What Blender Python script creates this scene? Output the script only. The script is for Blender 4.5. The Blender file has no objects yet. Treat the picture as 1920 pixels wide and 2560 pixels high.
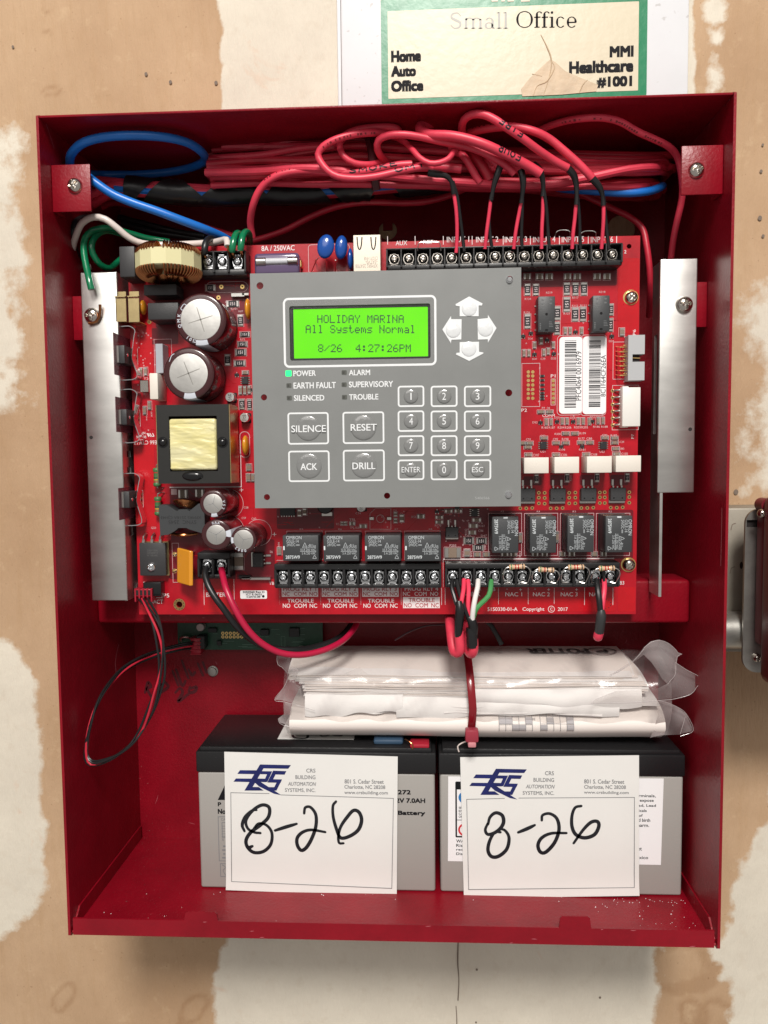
import bpy, bmesh, math, random
import numpy as np
from mathutils import Vector, Matrix, Quaternion

random.seed(7)
S = 0.001                                  # everything below is written in millimetres
scene = bpy.context.scene
COL = scene.collection

# ------------------------------------------------------------------ camera
CAM_POS = Vector((21.967, -540.896, 43.628))
CP, CY, CR = -0.0674, 0.0498, 0.0106       # pitch, yaw, roll (radians)
FPX = 1924.0                               # focal length in pixels of the 1920 x 2560 photograph
CAM_M = (Matrix.Rotation(CY, 3, 'Z') @ Matrix.Rotation(CP, 3, 'X') @ Matrix.Rotation(CR, 3, 'Y'))
cam_data = bpy.data.cameras.new('camera')
cam = bpy.data.objects.new('camera', cam_data)
COL.objects.link(cam)
rgt, fwd, upv = CAM_M.col[0], CAM_M.col[1], CAM_M.col[2]
cam.matrix_world = Matrix(((rgt.x, upv.x, -fwd.x, CAM_POS.x * S), (rgt.y, upv.y, -fwd.y, CAM_POS.y * S),
                           (rgt.z, upv.z, -fwd.z, CAM_POS.z * S), (0, 0, 0, 1)))
cam_data.sensor_fit = 'VERTICAL'
cam_data.sensor_height = 36.0
cam_data.lens = 36.0 * FPX / 2560.0
cam_data.clip_start = 0.01
cam_data.clip_end = 50.0
scene.camera = cam

# ------------------------------------------------------------------ world, lamps, exposure
world = bpy.data.worlds.new('World')
scene.world = world
world.use_nodes = True
wbg = world.node_tree.nodes['Background']
wbg.inputs['Color'].default_value = (1.0, 0.95, 0.90, 1)
wbg.inputs['Strength'].default_value = 0.34


def area_lamp(name, loc, target, size, power, color, size_y=None):
    d = bpy.data.lights.new(name, 'AREA')
    d.shape = 'RECTANGLE' if size_y else 'DISK'
    d.size = size
    if size_y:
        d.size_y = size_y
    d.energy = power
    d.color = color
    o = bpy.data.objects.new(name, d)
    COL.objects.link(o)
    o.location = loc
    o.rotation_euler = (Vector(target) - Vector(loc)).to_track_quat('-Z', 'Y').to_euler()
    return o


area_lamp('ceiling_lamp', (0.09, -2.3, 1.96), (0, -0.05, -0.02), 0.68, 92, (1.0, 0.955, 0.90))
area_lamp('soft_fill_light', (-0.35, -2.2, 1.5), (0, -0.05, 0.0), 1.9, 19, (1.0, 0.955, 0.91))  # added unseen fill: soft ambience and a broad reflection for the metals
scene.view_settings.view_transform = 'Standard'
scene.view_settings.look = 'None'
scene.view_settings.exposure = 0.0
scene.view_settings.gamma = 1.0
try:
    scene.cycles.max_bounces = 8
    scene.cycles.transparent_max_bounces = 16
    scene.cycles.use_denoising = True
except Exception:
    pass

# ------------------------------------------------------------------ where a point of the photograph lies at a given depth
def at(px, py, y):
    d = CAM_M @ Vector(((px - 960) / FPX, 1.0, -(py - 1280) / FPX))
    t = (y - CAM_POS.y) / d.y
    p = CAM_POS + d * t
    return Vector((p.x, y, p.z))


class Crop:
    def __init__(self, x0, y0, s):
        self.x0, self.y0, self.s = x0, y0, s

    def n(self, u, v):
        return self.x0 + u / self.s, self.y0 + v / self.s

    def p(self, u, v, y):
        return at(*self.n(u, v), y)

    def box(self, u0, v0, u1, v1, y):          # -> x0, x1, z0, z1
        a, b = self.p(u0, v0, y), self.p(u1, v1, y)
        return a.x, b.x, b.z, a.z

    def pts(self, lst, y=None):
        return [self.p(q[0], q[1], q[2] if len(q) > 2 else y) for q in lst]


cA = Crop(80, 200, 2.765)
cB = Crop(600, 200, 2.765)
cC = Crop(1150, 200, 2.37)
cD = Crop(160, 640, 3.318)
cE = Crop(160, 1100, 2.765)
cK = Crop(600, 660, 2.304)
cG = Crop(660, 1240, 3.190)
cH = Crop(1100, 1120, 2.676)
cI = Crop(1280, 640, 3.318)
cJ = Crop(160, 1500, 2.765)
cL = Crop(660, 1560, 1.481)
cM = Crop(460, 1820, 2.5136)
cN = Crop(1080, 1820, 2.5136)
cP = Crop(680, 1560, 3.190)
cQ = Crop(1180, 1560, 2.765)
cR = Crop(900, 0, 1.626)
cS = Crop(1700, 1200, 3.95)
cU = Crop(300, 1080, 4.1475)
cV = Crop(300, 580, 3.95)
cW = Crop(0, 0, 1.0)                       # the photograph's own pixels
cd = Crop(0, 0, 0.8641)
cX = Crop(800, 260, 3.318)
cY = Crop(1200, 260, 3.318)

# ------------------------------------------------------------------ materials
MATS = {}


def mat(name, color, rough=0.5, metal=0.0, bump=0.0, bscale=400.0, var=0.0, vscale=60.0, var_color=None,
        coat=0.0, emit=None, emit_s=0.0, spec=0.5, trans=0.0, alpha=1.0, rvar=0.0, aniso=0.0, sss=0.0, stretch=None):
    if name in MATS:
        return MATS[name]
    m = bpy.data.materials.new(name)
    m.use_nodes = True
    nt = m.node_tree
    b = nt.nodes['Principled BSDF']
    b.inputs['Base Color'].default_value = (*color, 1)
    b.inputs['Roughness'].default_value = rough
    b.inputs['Metallic'].default_value = metal
    b.inputs['Specular IOR Level'].default_value = spec
    b.inputs['Coat Weight'].default_value = coat
    b.inputs['Coat Roughness'].default_value = 0.12
    b.inputs['Transmission Weight'].default_value = trans
    b.inputs['Alpha'].default_value = alpha
    b.inputs['Anisotropic'].default_value = aniso
    if sss:
        b.inputs['Subsurface Weight'].default_value = sss
        b.inputs['Subsurface Scale'].default_value = 0.002
    if emit:
        b.inputs['Emission Color'].default_value = (*emit, 1)
        b.inputs['Emission Strength'].default_value = emit_s
    if bump or var or rvar:
        tc = nt.nodes.new('ShaderNodeTexCoord')
        src = tc.outputs['Object']
        if stretch:
            mp = nt.nodes.new('ShaderNodeMapping')
            mp.inputs['Scale'].default_value = stretch
            nt.links.new(src, mp.inputs['Vector'])
            src = mp.outputs['Vector']
    if var:
        n = nt.nodes.new('ShaderNodeTexNoise')
        n.inputs['Scale'].default_value = vscale
        n.inputs['Detail'].default_value = 5
        n.inputs['Roughness'].default_value = 0.65
        nt.links.new(src, n.inputs['Vector'])
        r = nt.nodes.new('ShaderNodeMapRange')
        r.inputs['From Min'].default_value = 0.35
        r.inputs['From Max'].default_value = 0.7
        nt.links.new(n.outputs['Fac'], r.inputs['Value'])
        mx = nt.nodes.new('ShaderNodeMix')
        mx.data_type = 'RGBA'
        vc = var_color or tuple(min(1, c * (1 - var)) for c in color)
        mx.inputs['A'].default_value = (*color, 1)
        mx.inputs['B'].default_value = (*vc, 1)
        nt.links.new(r.outputs['Result'], mx.inputs['Factor'])
        nt.links.new(mx.outputs['Result'], b.inputs['Base Color'])
    if rvar:
        n = nt.nodes.new('ShaderNodeTexNoise')
        n.inputs['Scale'].default_value = vscale * 1.7
        n.inputs['Detail'].default_value = 4
        nt.links.new(src, n.inputs['Vector'])
        r = nt.nodes.new('ShaderNodeMapRange')
        r.inputs['To Min'].default_value = max(0.02, rough - rvar)
        r.inputs['To Max'].default_value = rough + rvar
        nt.links.new(n.outputs['Fac'], r.inputs['Value'])
        nt.links.new(r.outputs['Result'], b.inputs['Roughness'])
    if bump:
        n = nt.nodes.new('ShaderNodeTexNoise')
        n.inputs['Scale'].default_value = bscale
        n.inputs['Detail'].default_value = 3
        nt.links.new(src, n.inputs['Vector'])
        bp = nt.nodes.new('ShaderNodeBump')
        bp.inputs['Strength'].default_value = bump
        bp.inputs['Distance'].default_value = 0.0004
        nt.links.new(n.outputs['Fac'], bp.inputs['Height'])
        nt.links.new(bp.outputs['Normal'], b.inputs['Normal'])
    MATS[name] = m
    return m


def speckle(m, color, scale=900.0, thresh=0.78, patch=40.0, amount=1.0, rough=None):
    """dust specks and scuffs laid over a material's own colour"""
    nt = m.node_tree
    b = nt.nodes['Principled BSDF']
    tc = nt.nodes.new('ShaderNodeTexCoord')
    a = nt.nodes.new('ShaderNodeTexNoise')
    a.inputs['Scale'].default_value = scale
    a.inputs['Detail'].default_value = 1
    nt.links.new(tc.outputs['Object'], a.inputs['Vector'])
    c = nt.nodes.new('ShaderNodeTexNoise')
    c.inputs['Scale'].default_value = patch
    c.inputs['Detail'].default_value = 4
    nt.links.new(tc.outputs['Object'], c.inputs['Vector'])
    mu = nt.nodes.new('ShaderNodeMath')
    mu.operation = 'MULTIPLY_ADD'
    nt.links.new(c.outputs['Fac'], mu.inputs[0])
    mu.inputs[1].default_value = 0.5
    nt.links.new(a.outputs['Fac'], mu.inputs[2])
    r = nt.nodes.new('ShaderNodeMapRange')
    r.inputs['From Min'].default_value = thresh + 0.2
    r.inputs['From Max'].default_value = thresh + 0.27
    r.inputs['To Max'].default_value = amount
    nt.links.new(mu.outputs[0], r.inputs['Value'])
    mx = nt.nodes.new('ShaderNodeMix')
    mx.data_type = 'RGBA'
    mx.inputs['B'].default_value = (*color, 1)
    bc = b.inputs['Base Color']
    if bc.is_linked:
        nt.links.new(bc.links[0].from_socket, mx.inputs['A'])
    else:
        mx.inputs['A'].default_value = bc.default_value
    nt.links.new(r.outputs['Result'], mx.inputs['Factor'])
    nt.links.new(mx.outputs['Result'], bc)
    return m


RED = speckle(mat('red_enamel', (0.245, 0.0032, 0.012), 0.36, spec=0.34, bump=0.5, bscale=520, var=0.28, vscale=25, rvar=0.08),
              (0.55, 0.25, 0.25), 700, 0.84, 14, 0.3)
PCB = mat('red_solder_mask', (0.50, 0.004, 0.016), 0.30, var=0.42, vscale=28, rvar=0.08, bump=0.12, bscale=350)
SILK = mat('white_print', (0.80, 0.70, 0.70), 0.6)
SILKD = mat('fine_white_print', (0.62, 0.42, 0.43), 0.6)
REDINK = mat('red_knockout_print', (0.40, 0.01, 0.02), 0.45)
BLACK = mat('black_plastic', (0.012, 0.012, 0.013), 0.42, bump=0.15, bscale=900)
BLACKG = mat('glossy_black_plastic', (0.008, 0.008, 0.009), 0.18)
CHIP = mat('charcoal_moulding', (0.030, 0.030, 0.032), 0.5, bump=0.2, bscale=1500)
RELAY = mat('relay_grey_black', (0.040, 0.043, 0.046), 0.45, bump=0.15, bscale=1500)
RELAYTXT = mat('relay_print', (0.42, 0.45, 0.47), 0.6)
CHROME = mat('bright_zinc', (0.80, 0.82, 0.84), 0.16, 1.0, bump=0.10, bscale=700)
STEEL = mat('nickel_screw', (0.62, 0.58, 0.53), 0.22, 1.0, bump=0.10, bscale=500)
TIN = mat('tinned_solder', (0.62, 0.60, 0.57), 0.28, 1.0)
GOLD = mat('gold_pad', (0.80, 0.55, 0.22), 0.30, 1.0)
COPPER = mat('copper_wire', (0.52, 0.21, 0.085), 0.25, 1.0, var=.35, vscale=160)
BRASS = mat('brass_sheet', (0.70, 0.55, 0.28), 0.30, 1.0, var=0.2, vscale=90)
ALU = speckle(mat('brushed_aluminium', (0.67, 0.66, 0.635), 0.40, 1.0, bump=0.35, bscale=18, var=0.22, vscale=34, rvar=0.09, stretch=(.5, .5, 1.6)), (.40, .38, .36), 500, .84, 30, .5)
GREY = mat('keypad_grey', (0.205, 0.212, 0.208), 0.34, bump=0.06, bscale=1200, var=0.07, vscale=35, rvar=.1)
WHITEP = mat('keypad_white_print', (0.72, 0.74, 0.75), 0.42)
DOME = mat('clear_blister_grey', (0.195, 0.20, 0.198), 0.12, coat=1.0, spec=0.6, bump=1.0, bscale=300)
DOMEW = mat('clear_blister_white', (0.70, 0.72, 0.73), 0.12, coat=1.0, spec=0.6, bump=1.0, bscale=300)
CAPSL = mat('brown_capacitor_sleeve', (0.045, 0.010, 0.012), 0.22, coat=0.5, bump=0.1, bscale=250)
CAPT = mat('capacitor_can', (0.72, 0.71, 0.68), 0.38, 1.0, var=0.2, vscale=90, bump=0.15, bscale=200)
CAPW = mat('capacitor_stripe', (0.55, 0.58, 0.64), 0.35)
YTAPE = mat('yellow_polyester_tape', (0.66, 0.62, 0.37), 0.26, bump=0.6, bscale=140, var=0.2, vscale=40, var_color=(0.68, 0.60, 0.22), stretch=(.55, 1, 1.8))
YTAPE2 = mat('pale_yellow_tape', (0.66, 0.62, 0.36), 0.35, bump=0.3, bscale=60)
ORANGE = mat('orange_epoxy', (0.66, 0.27, 0.02), 0.22, coat=0.4)
BLUEE = mat('blue_epoxy', (0.008, 0.07, 0.33), 0.18, coat=0.5)
PURPLE = mat('violet_clear_cover', (0.20, 0.13, 0.26), 0.12, trans=0.55, spec=0.5)
GLASS = mat('fuse_glass', (0.80, 0.82, 0.85), 0.08, trans=0.7)
CERAM = mat('white_ceramic', (0.72, 0.67, 0.60), 0.5, bump=0.1, bscale=600)
WHITEPL = mat('white_nylon', (0.74, 0.72, 0.68), 0.4)
GREYPL = mat('light_grey_plastic', (0.42, 0.43, 0.44), 0.42)
REDPL = mat('red_plastic', (0.36, 0.012, 0.03), 0.35)
LABEL = mat('white_label_paper', (0.80, 0.79, 0.80), 0.5)
INK = mat('black_ink', (0.009, 0.009, 0.011), 0.6, spec=0.12)
MARKER = mat('black_marker', (0.010, 0.011, 0.015), 0.35)
FADED = mat('faded_marker', (0.075, 0.003, 0.008), 0.5)
NAVY = mat('navy_ink', (0.010, 0.016, 0.13), 0.45, var=0.5, vscale=60)
CARD = mat('white_card', (0.75, 0.745, 0.72), 0.5, bump=0.25, bscale=26, var=.05, vscale=14)
BATGREY = mat('battery_grey', (0.33, 0.315, 0.295), 0.5, bump=0.08, bscale=900)
BATBLK = speckle(mat('battery_black', (0.010, 0.010, 0.011), 0.34, bump=0.3, bscale=700), (0.2, 0.17, 0.17), 900, 0.88, 30, 0.5)
CABLER = mat('red_cable_jacket', (0.72, 0.045, 0.085), 0.42, bump=0.15, bscale=160, var=0.22, vscale=70)
CABLED = mat('dark_red_cable_jacket', (0.58, 0.022, 0.048), 0.42, bump=0.15, bscale=160, var=0.25, vscale=70)
CABLEB = mat('blue_cable_jacket', (0.012, 0.16, 0.58), 0.34, bump=0.12, bscale=160, var=0.15, vscale=50)
CABLEG = mat('green_wire_jacket', (0.004, 0.17, 0.07), 0.2, coat=0.4)
CABLEG2 = mat('pale_green_wire_jacket', (0.06, 0.26, 0.08), 0.35)
CABLEW = mat('white_wire_jacket', (0.66, 0.58, 0.54), 0.3, coat=0.2)
CABLEK = mat('black_wire_jacket', (0.010, 0.010, 0.011), 0.36)
WIRER = mat('red_wire_jacket', (0.76, 0.05, 0.10), 0.34)
PINKR = mat('crimson_wire_jacket', (0.42, 0.008, 0.045), 0.34)
TAPE = mat('black_vinyl_tape', (0.010, 0.010, 0.011), 0.33, bump=0.6, bscale=110)
PAPER = mat('white_paper', (0.80, 0.78, 0.77), 0.6, bump=0.12, bscale=90, var=0.05, vscale=40)
PAPER2 = mat('cream_paper', (0.74, 0.68, 0.64), 0.55, bump=0.1, bscale=70)
TIE = mat('dark_red_nylon', (0.20, 0.006, 0.012), 0.22, coat=0.3)
TIEH = mat('dusty_red_nylon', (0.30, 0.03, 0.05), 0.35)
GPCB = mat('green_solder_mask', (0.010, 0.07, 0.035), 0.35, var=0.4, vscale=120)
SCREEN = mat('lit_green_screen', (0.04, 0.18, 0.002), 0.6, emit=(0.135, 0.86, 0.001), emit_s=0.90, coat=0.0, spec=0.12)
LCDINK = mat('lcd_segment', (0.004, 0.07, 0.006), 0.4)
LCDEDGE = mat('lcd_bezel', (0.012, 0.012, 0.014), 0.2, coat=1.0)
LEDON = mat('lit_green_led', (0.02, 0.8, 0.2), 0.3, emit=(0.02, 1.0, 0.22), emit_s=0.9)
LEDOFF = mat('dark_led_window', (0.10, 0.105, 0.095), 0.2)
STICKG = mat('green_glossy_label', (0.006, 0.20, 0.085), 0.30, spec=0.35, bump=0.35, bscale=160, var=0.15, vscale=60)
STICKC = mat('cream_glossy_label', (0.60, 0.54, 0.40), 0.34, spec=0.3, bump=0.4, bscale=150)
STICKT = mat('torn_label_backing', (0.56, 0.43, 0.28), 0.5, bump=1.0, bscale=140, var=0.2, vscale=90)
STICKW = mat('grey_label_print', (0.27, 0.26, 0.23), 0.4)  # paler grey tone for one word of the label
PANELW = speckle(mat('white_enamel', (0.70, 0.71, 0.73), 0.4, bump=0.06, bscale=300, var=0.05, vscale=20), (0.40, 0.38, 0.36), 250, 0.74, 20, 0.5)
GALV = mat('galvanised_steel', (0.42, 0.41, 0.38), 0.42, 0.9, var=0.3, vscale=70, bump=0.1, bscale=200)
BOXG = mat('beige_grey_steel', (0.30, 0.27, 0.22), 0.5, 0.3, var=0.15, vscale=50)
DKRED = mat('maroon_plastic', (0.15, 0.009, 0.016), 0.42, bump=0.1, bscale=500)
TAN = mat('tan_resistor_body', (0.62, 0.42, 0.26), 0.35, coat=0.3)
BAND_R = mat('red_band', (0.40, 0.02, 0.02), 0.4)
BAND_K = mat('dark_band', (0.03, 0.02, 0.02), 0.4)
BAND_G = mat('green_resistor_body', (0.06, 0.16, 0.06), 0.4)
DIRT = mat('grey_print', (0.20, 0.20, 0.21), 0.55)
LGREY = mat('light_grey_print', (0.50, 0.50, 0.51), 0.55)
MICA = mat('violet_mica_film', (0.16, 0.05, 0.07), 0.2, spec=0.5, alpha=0.82)
DARKHOLE = mat('dark_opening', (0.01, 0.006, 0.006), 0.7)
GAPC = mat('gap_brown', (0.18, 0.14, 0.11), 0.9)  # flat dark brown for the crack, dimples and knockout lines
BLUETERM = mat('blue_terminal_boot', (0.03, 0.065, 0.115), 0.4)


def plastic_film():
    m = bpy.data.materials.new('clear_plastic_bag')
    m.use_nodes = True
    nt = m.node_tree
    for n in list(nt.nodes):
        nt.nodes.remove(n)
    out = nt.nodes.new('ShaderNodeOutputMaterial')
    tr = nt.nodes.new('ShaderNodeBsdfTransparent')
    tr.inputs['Color'].default_value = (0.97, 0.96, 0.95, 1)
    p = nt.nodes.new('ShaderNodeBsdfPrincipled')
    p.inputs['Base Color'].default_value = (0.46, 0.41, 0.41, 1)
    p.inputs['Roughness'].default_value = 0.16
    p.inputs['Coat Weight'].default_value = 1.0
    p.inputs['Coat Roughness'].default_value = 0.08
    tc = nt.nodes.new('ShaderNodeTexCoord')
    n1 = nt.nodes.new('ShaderNodeTexNoise')
    n1.inputs['Scale'].default_value = 38
    n1.inputs['Detail'].default_value = 3
    n1.inputs['Distortion'].default_value = 1.2
    nt.links.new(tc.outputs['Object'], n1.inputs['Vector'])
    bp = nt.nodes.new('ShaderNodeBump')
    bp.inputs['Strength'].default_value = 0.4
    bp.inputs['Distance'].default_value = 0.003
    nt.links.new(n1.outputs['Fac'], bp.inputs['Height'])
    nt.links.new(bp.outputs['Normal'], p.inputs['Normal'])
    at_ = nt.nodes.new('ShaderNodeAttribute')
    at_.attribute_name = 'film'
    mx = nt.nodes.new('ShaderNodeMixShader')
    nt.links.new(at_.outputs['Fac'], mx.inputs['Fac'])
    nt.links.new(tr.outputs[0], mx.inputs[1])
    nt.links.new(p.outputs[0], mx.inputs[2])
    nt.links.new(mx.outputs[0], out.inputs['Surface'])
    return m


FILM = plastic_film()

# ------------------------------------------------------------------ mesh builder (millimetres)
_text_cache = {}


def glyphs(s, bold=0.0, res=3):
    key = (s, bold, res)
    if key not in _text_cache:
        cu = bpy.data.curves.new('t', 'FONT')
        cu.body = s
        cu.size = 1.0
        cu.resolution_u = res
        cu.offset = bold
        o = bpy.data.objects.new('t', cu)
        me = bpy.data.meshes.new_from_object(o)
        vs = [(v.co.x, v.co.y) for v in me.vertices]
        fs = [tuple(p.vertices) for p in me.polygons]
        bpy.data.meshes.remove(me)
        bpy.data.objects.remove(o)
        bpy.data.curves.remove(cu)
        _text_cache[key] = (vs, fs)
    return _text_cache[key]


def smooth_path(pts, step=2.5):
    """Catmull-Rom through the points, resampled"""
    P = [Vector(p) for p in pts]
    if len(P) < 3:
        return P
    P = [P[0] * 2 - P[1]] + P + [P[-1] * 2 - P[-2]]
    out = []
    for i in range(1, len(P) - 2):
        a, b, c, d = P[i - 1:i + 3]
        n = max(2, int((c - b).length / step))
        for k in range(n):
            t = k / n
            out.append(0.5 * ((2 * b) + (c - a) * t + (2 * a - 5 * b + 4 * c - d) * t * t + (3 * b - a - 3 * c + d) * t ** 3))
    out.append(P[-2])
    return out


class MB:
    def __init__(self):
        self.v, self.f, self.m, self.attr = [], [], [], None

    def add(self, vs, fs, m=0):
        k = len(self.v)
        self.v += [tuple(p) for p in vs]
        self.f += [tuple(i + k for i in f) for f in fs]
        self.m += [m] * len(fs)
        return self

    def box(self, x0, x1, y0, y1, z0, z1, m=0, bev=0.0, seg=1, mtx=None):
        if x0 > x1: x0, x1 = x1, x0
        if y0 > y1: y0, y1 = y1, y0
        if z0 > z1: z0, z1 = z1, z0
        if bev <= 0:
            vs = [(x, y, z) for x in (x0, x1) for y in (y0, y1) for z in (z0, z1)]
            fs = [(0, 1, 3, 2), (4, 6, 7, 5), (0, 4, 5, 1), (2, 3, 7, 6), (0, 2, 6, 4), (1, 5, 7, 3)]
        else:
            bm = bmesh.new()
            bmesh.ops.create_cube(bm, size=1)
            for v in bm.verts:
                v.co = ((x0 + x1) / 2 + v.co.x * (x1 - x0), (y0 + y1) / 2 + v.co.y * (y1 - y0), (z0 + z1) / 2 + v.co.z * (z1 - z0))
            bev = min(bev, 0.45 * min(x1 - x0, y1 - y0, z1 - z0))
            bmesh.ops.bevel(bm, geom=list(bm.edges), offset=bev, segments=seg, affect='EDGES', profile=0.5)
            bm.verts.index_update()
            vs = [v.co.copy() for v in bm.verts]
            fs = [tuple(v.index for v in f.verts) for f in bm.faces]
            bm.free()
        if mtx is not None:
            vs = [mtx @ Vector(p) for p in vs]
        return self.add(vs, fs, m)

    def prism(self, poly, y0, y1, m=0, holes=(), mtx=None, bev=0.0):
        """outline in (x, z) given thickness along y; holes are outlines too"""
        bm = bmesh.new()
        loops = [poly] + list(holes)
        edges = []
        for lp in loops:
            vv = [bm.verts.new((p[0], min(y0, y1), p[1])) for p in lp]
            for i in range(len(vv)):
                edges.append(bm.edges.new((vv[i], vv[(i + 1) % len(vv)])))
        bmesh.ops.triangle_fill(bm, edges=edges, use_beauty=True, use_dissolve=False)
        bmesh.ops.recalc_face_normals(bm, faces=bm.faces)
        if abs(y1 - y0) > 1e-9:
            r = bmesh.ops.extrude_face_region(bm, geom=list(bm.faces))
            for g in r['geom']:
                if isinstance(g, bmesh.types.BMVert):
                    g.co.y = max(y0, y1)
        bm.verts.index_update()
        vs = [v.co.copy() for v in bm.verts]
        fs = [tuple(v.index for v in f.verts) for f in bm.faces]
        bm.free()
        if mtx is not None:
            vs = [mtx @ Vector(p) for p in vs]
        return self.add(vs, fs, m)

    def flat(self, poly, y, m=0, holes=()):
        return self.prism(poly, y, y, m, holes)

    def rect(self, x0, x1, z0, z1, y, m=0):
        return self.add([(x0, y, z0), (x1, y, z0), (x1, y, z1), (x0, y, z1)], [(0, 1, 2, 3)], m)

    def frame(self, x0, x1, z0, z1, w, y, m=0, r=0.0, n=5):
        if r <= 0:
            self.rect(x0, x1, z1 - w, z1, y, m); self.rect(x0, x1, z0, z0 + w, y, m)
            self.rect(x0, x0 + w, z0 + w, z1 - w, y, m); self.rect(x1 - w, x1, z0 + w, z1 - w, y, m)
            return self
        a = rrect(x0, x1, z0, z1, r, n)
        b = rrect(x0 + w, x1 - w, z0 + w, z1 - w, max(0.01, r - w), n)
        k = len(a)
        vs = [(p[0], y, p[1]) for p in a + b]
        fs = [(i, (i + 1) % k, k + (i + 1) % k, k + i) for i in range(k)]
        return self.add(vs, fs, m)

    def lathe(self, prof, c, axis='y', n=24, m=0, mats=None):
        """profile of (radius, distance along the axis)"""
        vs, fs, ms = [], [], []
        for r, h in prof:
            for k in range(n):
                a = 2 * math.pi * k / n
                u, w = r * math.cos(a), r * math.sin(a)
                if axis == 'y':
                    vs.append((c[0] + u, c[1] + h, c[2] + w))
                elif axis == 'z':
                    vs.append((c[0] + u, c[1] + w, c[2] + h))
                else:
                    vs.append((c[0] + h, c[1] + u, c[2] + w))
        for j in range(len(prof) - 1):
            for k in range(n):
                fs.append((j * n + k, j * n + (k + 1) % n, (j + 1) * n + (k + 1) % n, (j + 1) * n + k))
                ms.append(mats[j] if mats else m)
        fs.append(tuple(range(n))[::-1]); ms.append(mats[0] if mats else m)
        fs.append(tuple((len(prof) - 1) * n + k for k in range(n))); ms.append(mats[-1] if mats else m)
        k = len(self.v)
        self.v += vs
        self.f += [tuple(i + k for i in f) for f in fs]
        self.m += ms
        return self

    def cyl(self, x, z, r, y0, y1, n=20, m=0):
        return self.lathe([(r, y0), (r, y1)], (x, 0, z), 'y', n, m)

    def disc(self, x, z, r, y, m=0, n=20, rz=None):
        rz = rz or r
        return self.add([(x + r * math.cos(2 * math.pi * k / n), y, z + rz * math.sin(2 * math.pi * k / n)) for k in range(n)],
                        [tuple(range(n))], m)

    def ringdisc(self, x, z, r0, r1, y, m=0, n=20):
        vs = [(x + r * math.cos(2 * math.pi * k / n), y, z + r * math.sin(2 * math.pi * k / n)) for r in (r0, r1) for k in range(n)]
        return self.add(vs, [(k, (k + 1) % n, n + (k + 1) % n, n + k) for k in range(n)], m)

    def dome(self, x, z, r, y, h, m=0, n=28, rings=6):
        prof = [(r * math.cos(math.pi / 2 * j / rings) if j < rings else 0.02 * r, -h * math.sin(math.pi / 2 * j / rings)) for j in range(rings + 1)]
        return self.lathe(prof, (x, y, z), 'y', n, m)

    def tube(self, pts, r, n=10, m=0, caps=True, step=2.5, smooth=True, mats=None):
        P = smooth_path(pts, step) if smooth else [Vector(p) for p in pts]
        R = r if isinstance(r, (list, tuple)) else None
        fr = path_frames(P)
        vs, fs = [], []
        for i, (p, t, a, b) in enumerate(fr):
            if R:
                q = i / max(1, len(P) - 1) * (len(R) - 1)
                k = min(int(q), len(R) - 2)
                rr = R[k] + (R[k + 1] - R[k]) * (q - k)
            else:
                rr = r
            for k in range(n):
                th = 2 * math.pi * k / n
                vs.append(p + a * (rr * math.cos(th)) + b * (rr * math.sin(th)))
        for i in range(len(P) - 1):
            for k in range(n):
                fs.append((i * n + k, i * n + (k + 1) % n, (i + 1) * n + (k + 1) % n, (i + 1) * n + k))
        if caps:
            fs.append(tuple(range(n))[::-1])
            fs.append(tuple((len(P) - 1) * n + k for k in range(n)))
        return self.add(vs, fs, m)

    def ribbon(self, pts2, y0, y1, t, m=0, step=1.0):
        """thin sheet following a path in (x, z), as wide as y0..y1, thickness t"""
        P = smooth_path([(p[0], 0, p[1]) for p in pts2], step)
        L, Rr = [], []
        for i, p in enumerate(P):
            d = (P[min(i + 1, len(P) - 1)] - P[max(i - 1, 0)]).normalized()
            nrm = Vector((-d.z, 0, d.x))
            L.append(p + nrm * t / 2); Rr.append(p - nrm * t / 2)
        loop = L + Rr[::-1]
        k = len(P)
        vs = [(q.x, y0, q.z) for q in loop] + [(q.x, y1, q.z) for q in loop]
        n = 2 * k
        fs = [(i, (i + 1) % n, n + (i + 1) % n, n + i) for i in range(n)]
        for o in (0, n):
            fs += [(o + i, o + i + 1, o + n - 2 - i, o + n - 1 - i) for i in range(k - 1)]
        return self.add(vs, fs, m)

    def text(self, s, x0, x1, z0, z1, y, m=0, rot=0, bold=0.0, res=3, shear=0.0):
        if bold:                           # heavier strokes: the same outlines struck several times, a hair apart
            h = (z1 - z0 if rot in (0, 2) else x1 - x0) * bold * 1.6
            for i, (dx, dz) in enumerate(((-h, -h), (h, -h), (-h, h), (h, h), (0, 0))):
                self.text(s, x0 + h + dx, x1 - h + dx, z0 + h + dz, z1 - h + dz, y - .02 * i, m, rot, 0, res, shear)
            return self
        """lettering stretched to the given rectangle, facing -y; rot turns it clockwise in quarter turns"""
        vs, fs = glyphs(s, bold, res)
        if not vs:
            return self
        ax, bx = min(v[0] for v in vs), max(v[0] for v in vs)
        ay, by = min(v[1] for v in vs), max(v[1] for v in vs)
        out = []
        for vx, vy in vs:
            u = (vx - ax) / max(1e-6, bx - ax); w = (vy - ay) / max(1e-6, by - ay)
            u += shear * (w - 0.5)
            if rot == 1:
                u, w = w, 1 - u
            elif rot == 2:
                u, w = 1 - u, 1 - w
            elif rot == 3:
                u, w = 1 - w, u
            out.append((x0 + u * (x1 - x0), y, z0 + w * (z1 - z0)))
        return self.add(out, fs, m)

    def ctext(self, c, s, u0, v0, u1, v1, y, m=0, rot=0, bold=0.0, res=3, shear=0.0):
        x0, x1, z0, z1 = c.box(u0, v0, u1, v1, y)
        return self.text(s, x0, x1, z0, z1, y, m, rot, bold, res, shear)

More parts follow.
